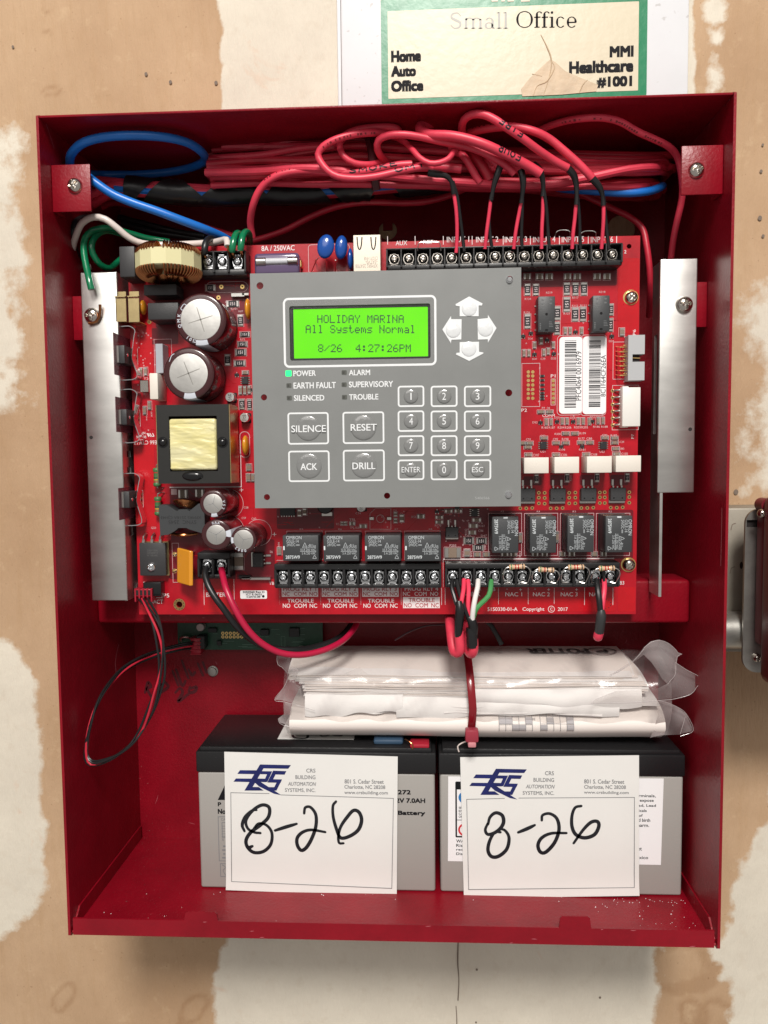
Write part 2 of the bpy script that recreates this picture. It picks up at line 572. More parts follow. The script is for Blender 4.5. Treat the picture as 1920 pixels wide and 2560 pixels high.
    def stroke(self, pts, w, y, m=0, step=0.8, closed=False):
        """flat pen stroke through (x, z) points; w may be a list of widths"""
        P = smooth_path([(p[0], 0, p[1]) for p in pts], step)
        W = w if isinstance(w, (list, tuple)) else [w, w]
        vs, fs = [], []
        for i, p in enumerate(P):
            d = (P[min(i + 1, len(P) - 1)] - P[max(i - 1, 0)])
            d = d.normalized() if d.length > 1e-6 else Vector((1, 0, 0))
            q = i / max(1, len(P) - 1) * (len(W) - 1)
            k = min(int(q), len(W) - 2)
            ww = W[k] + (W[k + 1] - W[k]) * (q - k)
            nn = Vector((-d.z, 0, d.x)) * ww / 2
            vs += [(p.x + nn.x, y, p.z + nn.z), (p.x - nn.x, y, p.z - nn.z)]
        for i in range(len(P) - 1):
            fs.append((2 * i, 2 * i + 1, 2 * i + 3, 2 * i + 2))
        k = len(self.v)
        self.add(vs, fs, m)
        for e in (P[0], P[-1]):
            ww = W[0] if e is P[0] else W[-1]
            self.disc(e.x, e.z, ww / 2, y - 0.01, m, 8)
        return self

    def mesh(self, name, mats, off=(0, 0, 0), smooth=35, fix=True):
        me = bpy.data.meshes.new(name)
        o = Vector(off)
        me.from_pydata([((p[0] - o[0]) * S, (p[1] - o[1]) * S, (p[2] - o[2]) * S) for p in self.v], [], self.f)
        for mm in (mats if isinstance(mats, (list, tuple)) else [mats]):
            me.materials.append(mm)
        me.polygons.foreach_set('material_index', self.m)
        if fix and any(len(f) for f in self.f):
            bm = bmesh.new()
            bm.from_mesh(me)
            bmesh.ops.recalc_face_normals(bm, faces=bm.faces)
            # single sheets of print face the room
            bm.to_mesh(me)
            bm.free()
        if smooth:
            me.polygons.foreach_set('use_smooth', [True] * len(me.polygons))
            me.set_sharp_from_angle(angle=math.radians(smooth))
        me.update()
        return me

    def build(self, name, mats, parent=None, smooth=35, label=None, kind=None, fix=True):
        off = ROOT.get(parent, (0, 0, 0)) if parent else (0, 0, 0)
        me = self.mesh(name, mats, off, smooth, fix)
        o = bpy.data.objects.new(name, me)
        COL.objects.link(o)
        if parent:
            o.parent = parent
            ROOT[o] = off
        if label:
            o['label'] = label
        if kind:
            o['kind'] = kind
        return o


ROOT = {}


def path_frames(P):
    fr = []
    t0 = (P[1] - P[0]).normalized()
    ref = Vector((0, -1, 0)) if abs(t0.y) < 0.9 else Vector((1, 0, 0))
    a = (ref - t0 * ref.dot(t0)).normalized()
    for i, p in enumerate(P):
        d = P[min(i + 1, len(P) - 1)] - P[max(i - 1, 0)]
        t = d.normalized() if d.length > 1e-9 else t0
        a = a - t * a.dot(t)
        a = a.normalized() if a.length > 1e-6 else Vector((0, -1, 0))
        fr.append((p, t, a, t.cross(a)))
    return fr


def rrect(x0, x1, z0, z1, r, n=5):
    out = []
    for cx, cz, a0 in ((x1 - r, z1 - r, 0), (x0 + r, z1 - r, 90), (x0 + r, z0 + r, 180), (x1 - r, z0 + r, 270)):
        for k in range(n + 1):
            a = math.radians(a0 + 90 * k / n)
            out.append((cx + r * math.cos(a), cz + r * math.sin(a)))
    return out


def circ(x, z, r, n=20):
    return [(x + r * math.cos(2 * math.pi * k / n), z + r * math.sin(2 * math.pi * k / n)) for k in range(n)]


def thing(name, label, cat, loc, group=None):
    o = bpy.data.objects.new(name, None)
    o.empty_display_size = 0.01
    COL.objects.link(o)
    o.location = Vector(loc) * S
    o['label'] = label
    o['category'] = cat
    if group:
        o['group'] = group
    ROOT[o] = tuple(loc)
    return o


def tag(o, label, cat, group=None):
    o['label'] = label
    o['category'] = cat
    if group:
        o['group'] = group
    return o


def inst(name, mesh, parent, loc, rot=None, scale=None):
    """one more object using a shared mesh; loc in world millimetres (or relative to a part that was itself placed)"""
    o = bpy.data.objects.new(name, mesh)
    COL.objects.link(o)
    o.parent = parent
    off = ROOT.get(parent, (0, 0, 0))
    o.location = (Vector(loc) - Vector(off)) * S
    if rot:
        o.rotation_euler = rot
    if scale:
        o.scale = scale
    return o


def screw_mesh(name, r, h, cross=True, slot=False, mats=None, n=40, rings=9, deep=0.5, ang=0.0):
    """pan head with a cross recess; the axis is -y (towards the room), base at y = 0"""
    vs, fs = [], []
    for j in range(rings + 1):
        q = j / rings
        for k in range(n):
            a = 2 * math.pi * k / n
            rr = r * q
            x, z = rr * math.cos(a), rr * math.sin(a)
            hh = h * (1 - q ** 2.6) ** 0.55 if q < 1 else 0
            ca, sa = math.cos(ang), math.sin(ang)
            u, w = abs(x * ca + z * sa) / r, abs(-x * sa + z * ca) / r
            pit = 0
            if cross and max(u, w) < 0.58 and min(u, w) < 0.15:
                pit = deep * (1 - 0.5 * max(u, w))
            if slot and w < 0.11:
                pit = max(pit, deep * 0.75)
            vs.append((x, -hh + pit * h, z))
    for j in range(rings):
        for k in range(n):
            fs.append((j * n + k, j * n + (k + 1) % n, (j + 1) * n + (k + 1) % n, (j + 1) * n + k))
    mb = MB().add(vs, fs)
    mb.lathe([(r, 0), (r * 0.98, 0.3 * h)], (0, 0, 0), 'y', n)
    return mb.mesh(name, mats or [CHROME], smooth=50)

# ================================================================== THE WALL
def _hash_noise(shape_seed):
    return np.random.RandomState(shape_seed).rand(64, 64)


def vnoise(x, z, scale, seed):
    g = _hash_noise(seed)
    u, v = x / scale, z / scale
    i, j = np.floor(u).astype(int), np.floor(v).astype(int)
    fu, fv = u - i, v - j
    fu = fu * fu * (3 - 2 * fu); fv = fv * fv * (3 - 2 * fv)
    a = g[i % 64, j % 64]; b = g[(i + 1) % 64, j % 64]; c = g[i % 64, (j + 1) % 64]; d = g[(i + 1) % 64, (j + 1) % 64]
    return (a * (1 - fu) + b * fu) * (1 - fv) + (c * (1 - fu) + d * fu) * fv - 0.5


def fnoise(x, z, scale, seed, octaves=4):
    return sum(vnoise(x, z, scale / 2 ** k, seed + k) / 2 ** k for k in range(octaves))


def sdf(poly, X, Z):
    """signed distance to a polygon, positive inside"""
    P = np.array([(p.x, p.z) for p in poly])
    d = np.full(X.shape, 1e9); inside = np.zeros(X.shape, bool)
    n = len(P)
    for i in range(n):
        a, b = P[i], P[(i + 1) % n]
        e = b - a
        t = np.clip(((X - a[0]) * e[0] + (Z - a[1]) * e[1]) / max(1e-9, e @ e), 0, 1)
        d = np.minimum(d, np.hypot(X - a[0] - t * e[0], Z - a[1] - t * e[1]))
        c = ((a[1] > Z) != (b[1] > Z)) & (X < (b[0] - a[0]) * (Z - a[1]) / (b[1] - a[1] + 1e-12) + a[0])
        inside ^= c
    return np.where(inside, d, -d)


WALL_Y = 1.6
gx = np.concatenate([np.linspace(-900, -310, 12), np.arange(-300, 275, 2.5), np.linspace(285, 900, 12)])
gz = np.concatenate([np.linspace(-950, -420, 12), np.arange(-410, 386, 2.5), np.linspace(400, 950, 12)])
X, Z = np.meshgrid(gx, gz)
wall_patches = [  # outline in photograph pixels, raggedness (mm), feather (mm), height
    ([(538, -900), (545, 60), (548, 150), (553, 270), (560, 420), (1100, 420), (1100, -900)], 2.2, 2.0),
    ([(1600, -900), (1738, -900), (1737, 230), (1736, 420), (1600, 420)], 1.2, 2.0),
    ([(-700, 350), (10, 362), (34, 420), (26, 520), (32, 640), (22, 760), (36, 900), (20, 1010), (-700, 1040)], 9, 14),
    ([(-700, 1560), (10, 1590), (50, 1640), (86, 1700), (96, 1830), (104, 1960), (112, 2090), (113, 2200), (92, 2285), (46, 2328), (0, 2350), (-700, 2420)], 3.5, 5),
    ([(590, 2200), (575, 2330), (552, 2400), (534, 2460), (529, 2560), (524, 3600), (1650, 3600), (1632, 2560), (1640, 2470), (1634, 2400), (1642, 2300), (1640, 2200)], 3.0, 4.5),
    ([(2400, 1930), (1935, 1940), (1897, 2075), (1872, 2120), (1838, 2160), (1820, 2230), (1817, 2300), (1812, 2370), (1775, 2380), (1768, 2396),
      (1802, 2420), (1800, 2440), (1822, 2455), (1808, 2480), (1830, 2500), (1822, 2560), (1830, 3600), (2400, 3600)], 4.0, 5.0),
    ([(2400, 640), (1930, 690), (1885, 760), (1875, 830), (1900, 900), (1890, 1010), (1905, 1130), (1900, 1240), (2400, 1300)], 9, 16),
    ([(1765, 10), (1790, 0), (1800, 50), (1790, 62), (1770, 50)], 3, 4), ([(1772, 78), (1800, 74), (1812, 95), (1798, 118), (1776, 110)], 3, 4),
    ([(1780, 132), (1800, 130), (1802, 158), (1784, 165)], 3, 4), ([(1778, 178), (1798, 176), (1806, 225), (1780, 232)], 3, 5),
    ([(1640, 2330), (1660, 2330), (1662, 2440), (1650, 2500), (1630, 2520)], 6, 8),
]
plaster = np.zeros(X.shape)
for k, (poly, rag, feather) in enumerate(wall_patches):
    d = sdf([at(px, py, WALL_Y) for px, py in poly], X, Z)
    d = d + rag * (2.2 * fnoise(X, Z, 34, 11 + 7 * k) + 1.6 * fnoise(X, Z, 9, 5 + 3 * k, 3))
    plaster = np.maximum(plaster, np.clip(0.5 + d / (2 * feather), 0, 1))
stain = np.zeros(X.shape)
for (px, py, rx, rz, tilt) in [(160, 2490, 12, 6, 1.0), (482, 2525, 14, 7, 0.9), (1790, 2545, 14, 13, 0.2), (1735, 2535, 9, 11, 0.4), (128, 228, 3.2, 6.0, 1.57), (118, 86, 2.0, 3.4, 1.57), (116, 24, 1.8, 4.0, 1.57)]:
    c = at(px, py, WALL_Y)
    u = (X - c.x) * math.cos(tilt) + (Z - c.z) * math.sin(tilt)
    w = -(X - c.x) * math.sin(tilt) + (Z - c.z) * math.cos(tilt)
    q = np.hypot(u / rx, w / rz) + 0.35 * fnoise(X, Z, 10, 3)
    stain = np.maximum(stain, 0.55 * np.exp(-((q - 1) / 0.22) ** 2))
blot = at(1690, 2420, WALL_Y)
stain = np.maximum(stain, np.clip(0.8 - np.abs(np.hypot((X - blot.x) / 30, (Z - blot.z) / 18) - 0.9) * 3 + 1.2 * fnoise(X, Z, 16, 77), 0, 0.45) * (plaster < 0.5))
relief = WALL_Y - 0.5 * plaster - 0.35 * plaster * fnoise(X, Z, 14, 41) - 0.12 * fnoise(X, Z, 30, 23)
ny, nx = X.shape
wv = np.stack([X.ravel() * S, relief.ravel() * S, Z.ravel() * S], 1)
idx = np.arange(nx * ny).reshape(ny, nx)
wf = np.stack([idx[:-1, :-1].ravel(), idx[:-1, 1:].ravel(), idx[1:, 1:].ravel(), idx[1:, :-1].ravel()], 1)
me = bpy.data.meshes.new('wall')
me.from_pydata(wv.tolist(), [], wf.tolist())
me.polygons.foreach_set('use_smooth', [True] * len(me.polygons))
for nm, arr in (('plaster', plaster), ('stain', stain)):
    a = me.attributes.new(nm, 'FLOAT', 'POINT')
    a.data.foreach_set('value', arr.ravel().astype(np.float32))
wall = bpy.data.objects.new('wall', me)
COL.objects.link(wall)
wall['kind'] = 'structure'


def wall_material():
    m = bpy.data.materials.new('kraft_paper_and_joint_compound')
    m.use_nodes = True
    nt = m.node_tree
    L, N = nt.links.new, nt.nodes.new
    b = nt.nodes['Principled BSDF']
    b.inputs['Roughness'].default_value = 0.8
    b.inputs['Specular IOR Level'].default_value = 0.25
    tc = N('ShaderNodeTexCoord')

    def noise(scale, detail=5, rough=0.6, vec=None, dist=0.0):
        n = N('ShaderNodeTexNoise')
        n.inputs['Scale'].default_value = scale
        n.inputs['Detail'].default_value = detail
        n.inputs['Roughness'].default_value = rough
        n.inputs['Distortion'].default_value = dist
        L(vec or tc.outputs['Object'], n.inputs['Vector'])
        return n.outputs['Fac']

    def mix(fac, a, c):
        x = N('ShaderNodeMix')
        x.data_type = 'RGBA'
        for s, v in (('Factor', fac), ('A', a), ('B', c)):
            if isinstance(v, tuple):
                x.inputs[s].default_value = (*v, 1)
            elif isinstance(v, float):
                x.inputs[s].default_value = v
            else:
                L(v, x.inputs[s])
        return x.outputs['Result']

    def rng(v, a, c, lo=0.0, hi=1.0):
        r = N('ShaderNodeMapRange')
        r.inputs['From Min'].default_value = a
        r.inputs['From Max'].default_value = c
        r.inputs['To Min'].default_value = lo
        r.inputs['To Max'].default_value = hi
        L(v, r.inputs['Value'])
        return r.outputs['Result']

    mp = N('ShaderNodeMapping')
    mp.inputs['Scale'].default_value = (1, 1, 0.16)
    L(tc.outputs['Object'], mp.inputs['Vector'])
    kraft = mix(rng(noise(9, 4), 0.35, 0.68), (0.505, 0.345, 0.215), (0.405, 0.262, 0.155))
    kraft = mix(rng(noise(160, 6, 0.7, mp.outputs['Vector']), 0.5, 0.8, 0, 0.45), kraft, (0.40, 0.25, 0.13))
    kraft = mix(rng(noise(55, 5, 0.7), 0.58, 0.75, 0, 0.5), kraft, (0.60, 0.44, 0.28))
    kraft = mix(rng(noise(420, 3), 0.68, 0.76, 0, 0.6), kraft, (0.24, 0.14, 0.07))
    st = N('ShaderNodeAttribute')
    st.attribute_name = 'stain'
    kraft = mix(rng(st.outputs['Fac'], 0, 1, 0, 0.75), kraft, (0.26, 0.135, 0.06))
    comp = mix(rng(noise(14, 4), 0.3, 0.75), (0.70, 0.645, 0.54), (0.60, 0.545, 0.455))
    comp = mix(rng(noise(90, 5), 0.55, 0.8, 0, 0.5), comp, (0.55, 0.47, 0.37))
    comp = mix(rng(noise(30, 4, 0.6, dist=0.8), 0.66, 0.74, 0, 0.35), comp, (0.62, 0.42, 0.30))
    pl = N('ShaderNodeAttribute')
    pl.attribute_name = 'plaster'
    ad = N('ShaderNodeMath')
    ad.operation = 'MULTIPLY_ADD'
    L(noise(260, 4, 0.7), ad.inputs[0])
    ad.inputs[1].default_value = 0.7
    L(pl.outputs['Fac'], ad.inputs[2])
    fac = rng(ad.outputs[0], 0.62, 1.08)
    L(mix(fac, kraft, comp), b.inputs['Base Color'])
    h = N('ShaderNodeMath')
    h.operation = 'MULTIPLY_ADD'
    L(noise(130, 6, 0.75), h.inputs[0])
    h.inputs[1].default_value = 0.6
    L(rng(noise(260, 5, 0.7, mp.outputs['Vector']), 0.3, 0.8), h.inputs[2])
    bp = N('ShaderNodeBump')
    bp.inputs['Strength'].default_value = 0.5
    bp.inputs['Distance'].default_value = 0.001
    L(h.outputs[0], bp.inputs['Height'])
    L(bp.outputs['Normal'], b.inputs['Normal'])
    return m


me.materials.append(wall_material())
mb = MB()
mb.stroke([(q.x, q.z) for q in cW.pts([(1146, 2335), (1144, 2400), (1147, 2450), (1145, 2500)], 0.8)], [0.7, 1.1, 0.6, 0.9], 0.55)
mb.stroke([(q.x, q.z) for q in cW.pts([(1140, 2515), (1142, 2560), (1141, 2700)], 0.8)], [0.5, 0.9, 0.5], 0.55)
mb.build('hairline_crack', GAPC, wall)
mb = MB()
for px, py, r in [(32, 117, 0.9), (365, 185, 1.1), (426, 205, 1.1), (540, 207, 1.2), (1192, 2424, 0.8), (1500, 2494, 0.8), (1190, 2556, .7), (1840, 1230, 1.6), (1903, 428, 1.0), (1900, 545, 1.4), (1908, 590, 1.0), (1907, 362, .8)]:
    q = at(px, py, 0.8)
    mb.disc(q.x, q.z, r, 0.75, 0, 9, r * 1.2)
mb.build('nail_dimple', GAPC, wall)

# white enamelled panel and its glossy label above the cabinet
x0, x1, z0, z1 = cW.box(845, -420, 1716, 560, -8)
z0 = 236.5
panel = thing('wall_panel', 'flat white panel on the wall above the red cabinet, behind the green label', 'panel', ((x0 + x1) / 2, 0, z0))
mb = MB()
mb.box(x0, x1, -8, 0.6, z0, z1, 0, 1.6, 2)
mb.build('face', PANELW, panel)
mb = MB()
mb.box(x0 - 3.0, x0 - 0.4, -3.2, 0.4, z0, z1, 0, 0.8, 2)
mb.build('edge_trim', PANELW, panel)

x0, x1, z0, z1 = cW.box(949, -260, 1616, 242, -8.2)
sticker = thing('glossy_label', 'glossy green bordered cream label reading Small Office, creased and torn at its lower edge', 'sticker', ((x0 + x1) / 2, -8.2, z0))
mb = MB().prism(rrect(x0, x1, z0, z1, 2.2), -8.45, -8.1)
mb.build('green_border', STICKG, sticker)
q = cR.box(112, 46, 1130, 368, -8.5)
mb = MB().prism(rrect(q[0], q[1], q[2], q[3], 0.3, 1), -8.62, -8.46)
mb.build('cream_field', STICKC, sticker)
SY = -8.72
mb = MB()
for wd, u0_, v0_, u1_, v1_ in (('Home', 126, 206, 248, 250), ('Auto', 126, 268, 228, 310), ('Office', 126, 328, 258, 370), ('MMI', 1015, 188, 1112, 230), ('Healthcare', 850, 250, 1111, 292), ('#1001', 962, 312, 1106, 354)):
    MB().ctext(cR, wd, u0_, v0_, u1_, v1_, SY, 0, bold=0.04).build('lettering', INK, sticker)
mb = MB()


def serif_word(mb, c, s, u0, u1, vbase, xh, cap, y, m):
    """old-style roman lettering: heavy stems, hairlines and flat slab serifs"""
    stem, hair = xh * 0.21, xh * 0.07
    W = {'S': .82, 'm': 1.28, 'a': .72, 'l': .40, ' ': .42, 'O': 1.12, 'f': .46, 'i': .40, 'c': .66, 'e': .70}
    tot = sum(W[ch] for ch in s)
    k = (u1 - u0) / tot

    def P(u, v):
        q = c.p(u, v, y)
        return (q.x, q.z)

    def R(a, b, e, f):
        p, q = P(a, b), P(e, f)
        mb.rect(min(p[0], q[0]), max(p[0], q[0]), min(p[1], q[1]), max(p[1], q[1]), y, m)

    def bowl(cx, cy, rx, ry, a0=0, a1=360, heavy=True):
        n = 26
        vs, fs = [], []
        for i in range(n + 1):
            a = math.radians(a0 + (a1 - a0) * i / n)
            w = hair + (stem - hair) * abs(math.cos(a)) ** 1.5
            for rr in (0, w):
                p = P(cx + (rx - rr) * math.cos(a), cy - (ry - rr * (0.35 if abs(math.cos(a)) > .5 else 1)) * math.sin(a))
                vs.append((p[0], y, p[1]))
        for i in range(n):
            fs.append((2 * i, 2 * i + 1, 2 * i + 3, 2 * i + 2))
        mb.add(vs, fs, m)
    u = u0
    for ch in s:
        w = W[ch] * k
        xt = vbase - xh
        if ch == 'l' or ch == 'i':
            top = vbase - cap if ch == 'l' else xt
            cx = u + w / 2
            R(cx - stem / 2, top, cx + stem / 2, vbase)
            R(cx - stem * 1.1, vbase - hair, cx + stem * 1.1, vbase)
            R(cx - stem * 1.1, top, cx, top + hair)
            if ch == 'i':
                q = P(cx, vbase - cap + stem * .5)
                mb.disc(q[0], q[1], abs(P(cx + stem * .6, 0)[0] - q[0]), y, m, 12)
        elif ch == 'f':
            cx = u + w * .42
            R(cx - stem / 2, vbase - cap * .8, cx + stem / 2, vbase)
            R(cx - stem * 1.1, vbase - hair, cx + stem * 1.2, vbase)
            R(cx - stem * 1.2, xt, cx + stem * 1.6, xt + hair * 1.2)
            bowl(cx + w * .32, vbase - cap * .78, w * .32 + stem / 2, cap * .22, 30, 180)
        elif ch == 'O':
            bowl(u + w / 2, vbase - cap / 2, w * .46, cap * .52)
        elif ch in 'ce':
            bowl(u + w / 2, vbase - xh / 2, w * .44, xh * .52, 40 if ch == 'c' else 0, 320)
            if ch == 'e':
                R(u + w * .1, vbase - xh * .52, u + w * .9, vbase - xh * .52 + hair * 1.2)
        elif ch == 'a':
            bowl(u + w * .42, vbase - xh * .28, w * .36, xh * .3)
            cx = u + w * .74
            R(cx - stem / 2, vbase - xh * .75, cx + stem / 2, vbase - stem * .2)
            R(cx, vbase - hair * 1.4, cx + stem, vbase)
            bowl(u + w * .46, vbase - xh * .68, w * .34, xh * .34, 20, 160)
        elif ch == 'm':
            for j in range(3):
                cx = u + w * (.16 + .34 * j)
                R(cx - stem / 2, xt + (stem * .6 if j else 0), cx + stem / 2, vbase)
                R(cx - stem, vbase - hair, cx + stem, vbase)
                if j:
                    bowl(cx - w * .17, xt + xh * .3, w * .17 + stem / 2, xh * .32, 15, 165)
        elif ch == 'S':
            pts = [(.85, .78), (.62, .97), (.25, .9), (.18, .68), (.5, .52), (.82, .36), (.76, .1), (.4, .02), (.14, .2)]
            mb.stroke([P(u + a * w, vbase - b * cap) for a, b in pts],
                      [abs(P(z, 0)[0] - P(0, 0)[0]) for z in (hair, hair * 1.4, stem * .7, stem, stem, stem, stem * .7, hair * 1.4, hair)], y, m)
        u += w


serif_word(mb, cR, 'Office', 632, 884, 112, 44, 66, SY, 0)
mb.build('lettering', INK, sticker)
mb = MB()
serif_word(mb, cR, 'Small', 362, 606, 116, 44, 66, SY, 0)
mb.build('grey_lettering', STICKW, sticker, label='grey serif word')
mb = MB()
for a, b in ((535, 560), (575, 588), (600, 625), (655, 690)):
    q = cR.box(a, -6, b, 6, SY)
    mb.rect(q[0], q[1], q[2], q[3], SY)
o = mb.build('white_heading_strokes', STICKC, sticker)
o['kind'] = 'stuff'
tear = [(655, 362), (690, 318), (730, 280), (775, 240), (800, 258), (835, 290), (900, 318), (968, 345), (960, 372), (820, 385), (660, 392)]
mb = MB().prism([(q.x, q.z) for q in cR.pts(tear, -8.7)], -8.9, -8.5)
mb.build('torn_patch', STICKT, sticker, label='tan torn patch with crinkled edge')
mb = MB()
for ln in ([(735, 140), (760, 190), (778, 245), (770, 310), (745, 390)], [(775, 245), (790, 275), (760, 330), (720, 350), (705, 390)], [(890, 380), (905, 345), (925, 325)], [(700, 300), (740, 310)]):
    mb.tube([tuple(q) for q in cR.pts(ln, -8.9)], [0.15, 0.45, 0.5, 0.3, 0.2], 6, step=1.5)
mb.build('crease', STICKT, sticker)

# ================================================================== THE CABINET
HX, HZ, D = 188.5, 235.2, 114.4
FLOOR = -232.0
cab = thing('alarm_cabinet', 'open dark red steel cabinet on the wall, its door removed, full of wiring', 'cabinet', (0, 0, -HZ))
key_c = cB.p(1022, 1040, 0)
key_slot = cB.box(990, 1040, 1052, 870, 0)
hole2 = cC.p(955, 884, 0)
kr = 6.3
keyhole = [(key_slot[0], key_slot[3]), (key_slot[0], key_c.z + 4.5)] + [(key_c.x + kr * math.cos(a), key_c.z + kr * math.sin(a)) for a in np.linspace(math.radians(125), math.radians(415), 18)] + [(key_slot[1], key_c.z + 4.5), (key_slot[1], key_slot[3])]
mb = MB().prism([(-187, FLOOR), (187, FLOOR), (187, 233), (-187, 233)], 0, 1.2, 0, holes=[keyhole, circ(hole2.x, hole2.z, 9.5, 20)])
mb.build('back_panel', RED, cab)
for sx in (-1, 1):
    mb = MB()
    # side sheet: outline in (y, z), with the clipped corner of a folded box
    prof = [(-D, -HZ + 1.0), (-D + 1.5, -HZ), (1.2, -HZ), (1.2, HZ), (-D + 1.5, HZ), (-D, HZ - 1.0)]
    xs = (sx * 187, sx * HX)
    vs = [(x, p[0], p[1]) for x in xs for p in prof]
    fs = [tuple(range(6)), tuple(range(6, 12))] + [(i, (i + 1) % 6, 6 + (i + 1) % 6, 6 + i) for i in range(6)]
    mb.add(vs, fs)
    mb.build('side_panel', RED, cab)
    mb = MB()
    w = 1.1
    prof = [(-D + 3, FLOOR + 0.1), (-2, FLOOR + 0.1), (-2, FLOOR + 9.5), (-D + 11, FLOOR + 9.5), (-D + 3, FLOOR + 1.5)]
    vs = [(x, p[0], p[1]) for x in (sx * 186.9, sx * (186.9 - w)) for p in prof]
    mb.add(vs, [tuple(range(5)), tuple(range(5, 10))] + [(i, (i + 1) % 5, 5 + (i + 1) % 5, 5 + i) for i in range(5)])
    mb.build('corner_flange', RED, cab)
mb = MB().box(-186.95, 186.95, -D + .3, 1.2, 233.2, 234.7, 0, 0.6, 2)
mb.build('top_panel', RED, cab)
mb = MB().box(-186.8, 186.8, -D + 1.0, 1.2, FLOOR - 1.5, FLOOR, 0, 0.4, 1)
mb.build('bottom_panel', RED, cab)
tl = [cW.box(463, 2278, 541, 2278, -D)[i] for i in (0, 1)]
tr = [cW.box(1401, 2295, 1475, 2295, -D)[i] for i in (0, 1)]
LT = FLOOR + 8.2
lip = [(-185.4, FLOOR - 1.8), (185.2, FLOOR - 1.8), (185.2, LT), (tr[1] + .8, LT), (tr[1], LT + 6), (tr[1] - 1, LT + 7), (tr[0] + 1, LT + 7), (tr[0], LT + 6), (tr[0] - .8, LT),
       (tl[1] + .8, LT), (tl[1], LT + 4.6), (tl[1] - 1, LT + 5.4), (tl[0] + 1, LT + 5.4), (tl[0], LT + 4.4), (tl[0] - .8, LT), (-185.4, LT)]
mb = MB().prism(lip, -D, -D + 1.3)
mb.build('front_lip', RED, cab)
SCR_BIG = [screw_mesh('screw', 4.4, 3.2, True, mats=[STEEL], deep=0.55, ang=a) for a in (0.5, 0.15, 0.9)]
TABY = -102.0
for sx, (px, py), k in ((-1, (184.8, 462.2), 0), (1, (1743, 423.2), 1)):
    mb = MB()
    xs = sorted((sx * 164.5, sx * 186.9))
    mb.box(xs[0], xs[1], TABY, TABY + 1.5, 186.4, 212.6, 0, 0.5, 2)
    xs2 = sorted((sx * 184.6, sx * 186.9))
    mb.box(xs2[0], xs2[1], TABY + 0.3, TABY + 12, 186.5, 212.5, 0, 0.8, 2)
    t = mb.build('mounting_tab', RED, cab)
    q = at(px, py, TABY - 1.5)
    inst('screw', SCR_BIG[k], t, (q.x, TABY, q.z))
RAILY = -62.0
mb = MB().box(-186.9, 186.9, RAILY, -34, -59.3, -32.0, 0, 2.4, 3)
mb.build('mounting_rail', RED, cab)
for sx, v0, v1 in ((-1, 741, 851), (1, 705, 818)):
    za, zb_ = at(960 + sx * 790, v0, -81).z, at(960 + sx * 790, v1, -81).z
    xs = sorted((sx * 168, sx * 186.9))
    MB().box(xs[0], xs[1], -81.3, -79.8, zb_, za, 0, .4, 2).build('sink_tab', RED, cab)
for q in (cI.p(995, 340, -71), cH.p(1268, 785, -71)):
    MB().lathe([(3.2, -.05), (3.2, -69.3)], (q.x, 0, q.z), 'y', 6).build('standoff', TIN, cab)
# painted bend highlights on the side walls, scratches on back panel and lip
SCR = mat('scratch_and_highlight_red', (0.42, 0.10, 0.12), .4)
mb = MB()
rq = random.Random(31)
def bend_highlight(sx, px, v0, v1, w):  # lighter red strip painted where a bend catches the light
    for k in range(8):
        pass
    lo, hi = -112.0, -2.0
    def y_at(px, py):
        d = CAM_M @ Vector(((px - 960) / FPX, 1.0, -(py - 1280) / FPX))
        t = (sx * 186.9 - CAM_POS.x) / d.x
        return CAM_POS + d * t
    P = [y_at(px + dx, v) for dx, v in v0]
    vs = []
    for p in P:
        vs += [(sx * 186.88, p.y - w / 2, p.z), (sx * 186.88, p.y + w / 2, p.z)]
    MB().add(vs, [(2 * i, 2 * i + 1, 2 * i + 3, 2 * i + 2) for i in range(len(P) - 1)]).build('scratch_and_highlight', SCR, cab)
bend_highlight(-1, 0, [(297, 1610), (291, 1635), (288, 1660), (290, 1680)], 0, 1.1)
bend_highlight(1, 0, [(1805, 1270), (1804, 1330), (1803, 1370), (1802, 1415)], 0, 1.0)
bend_highlight(1, 0, [(1790, 250), (1770, 330)], 0, .6)
bend_highlight(-1, 0, [(112, 300), (136, 372)], 0, .7)
for i in range(10):
    x, z = rq.uniform(-180, 180), rq.uniform(-225, -60)
    a = rq.uniform(0, 3.1); L = rq.uniform(2, 9)
    MB().stroke([(x, z), (x + L * .5 * math.cos(a) + .3, z + L * .5 * math.sin(a)), (x + L * math.cos(a), z + L * math.sin(a))], [.15, .3, .12], -.12).build('scratch_and_highlight', SCR, cab)
for i in range(9):     # small chips and rubs on the folded front lip
    x = rq.uniform(-180, 180)
    z = rq.choice([FLOOR + 7.6, FLOOR - 1.2, FLOOR + rq.uniform(0, 7)])
    L = rq.uniform(.8, 3.5)
    MB().stroke([(x, z), (x + L / 2, z + rq.uniform(-.3, .3)), (x + L, z + rq.uniform(-.3, .3))], [.2, .45, .15], -D - .12).build('scratch_and_highlight', SCR, cab)
q = cJ.p(1030, 490, 0)
mb = MB().lathe([(3.9, 0), (3.9, -0.8), (3.0, -1.0), (2.9, -2.6), (1.8, -2.8)], (q.x, 0, q.z), 'y', 18)
mb.build('bolt', GALV, cab)
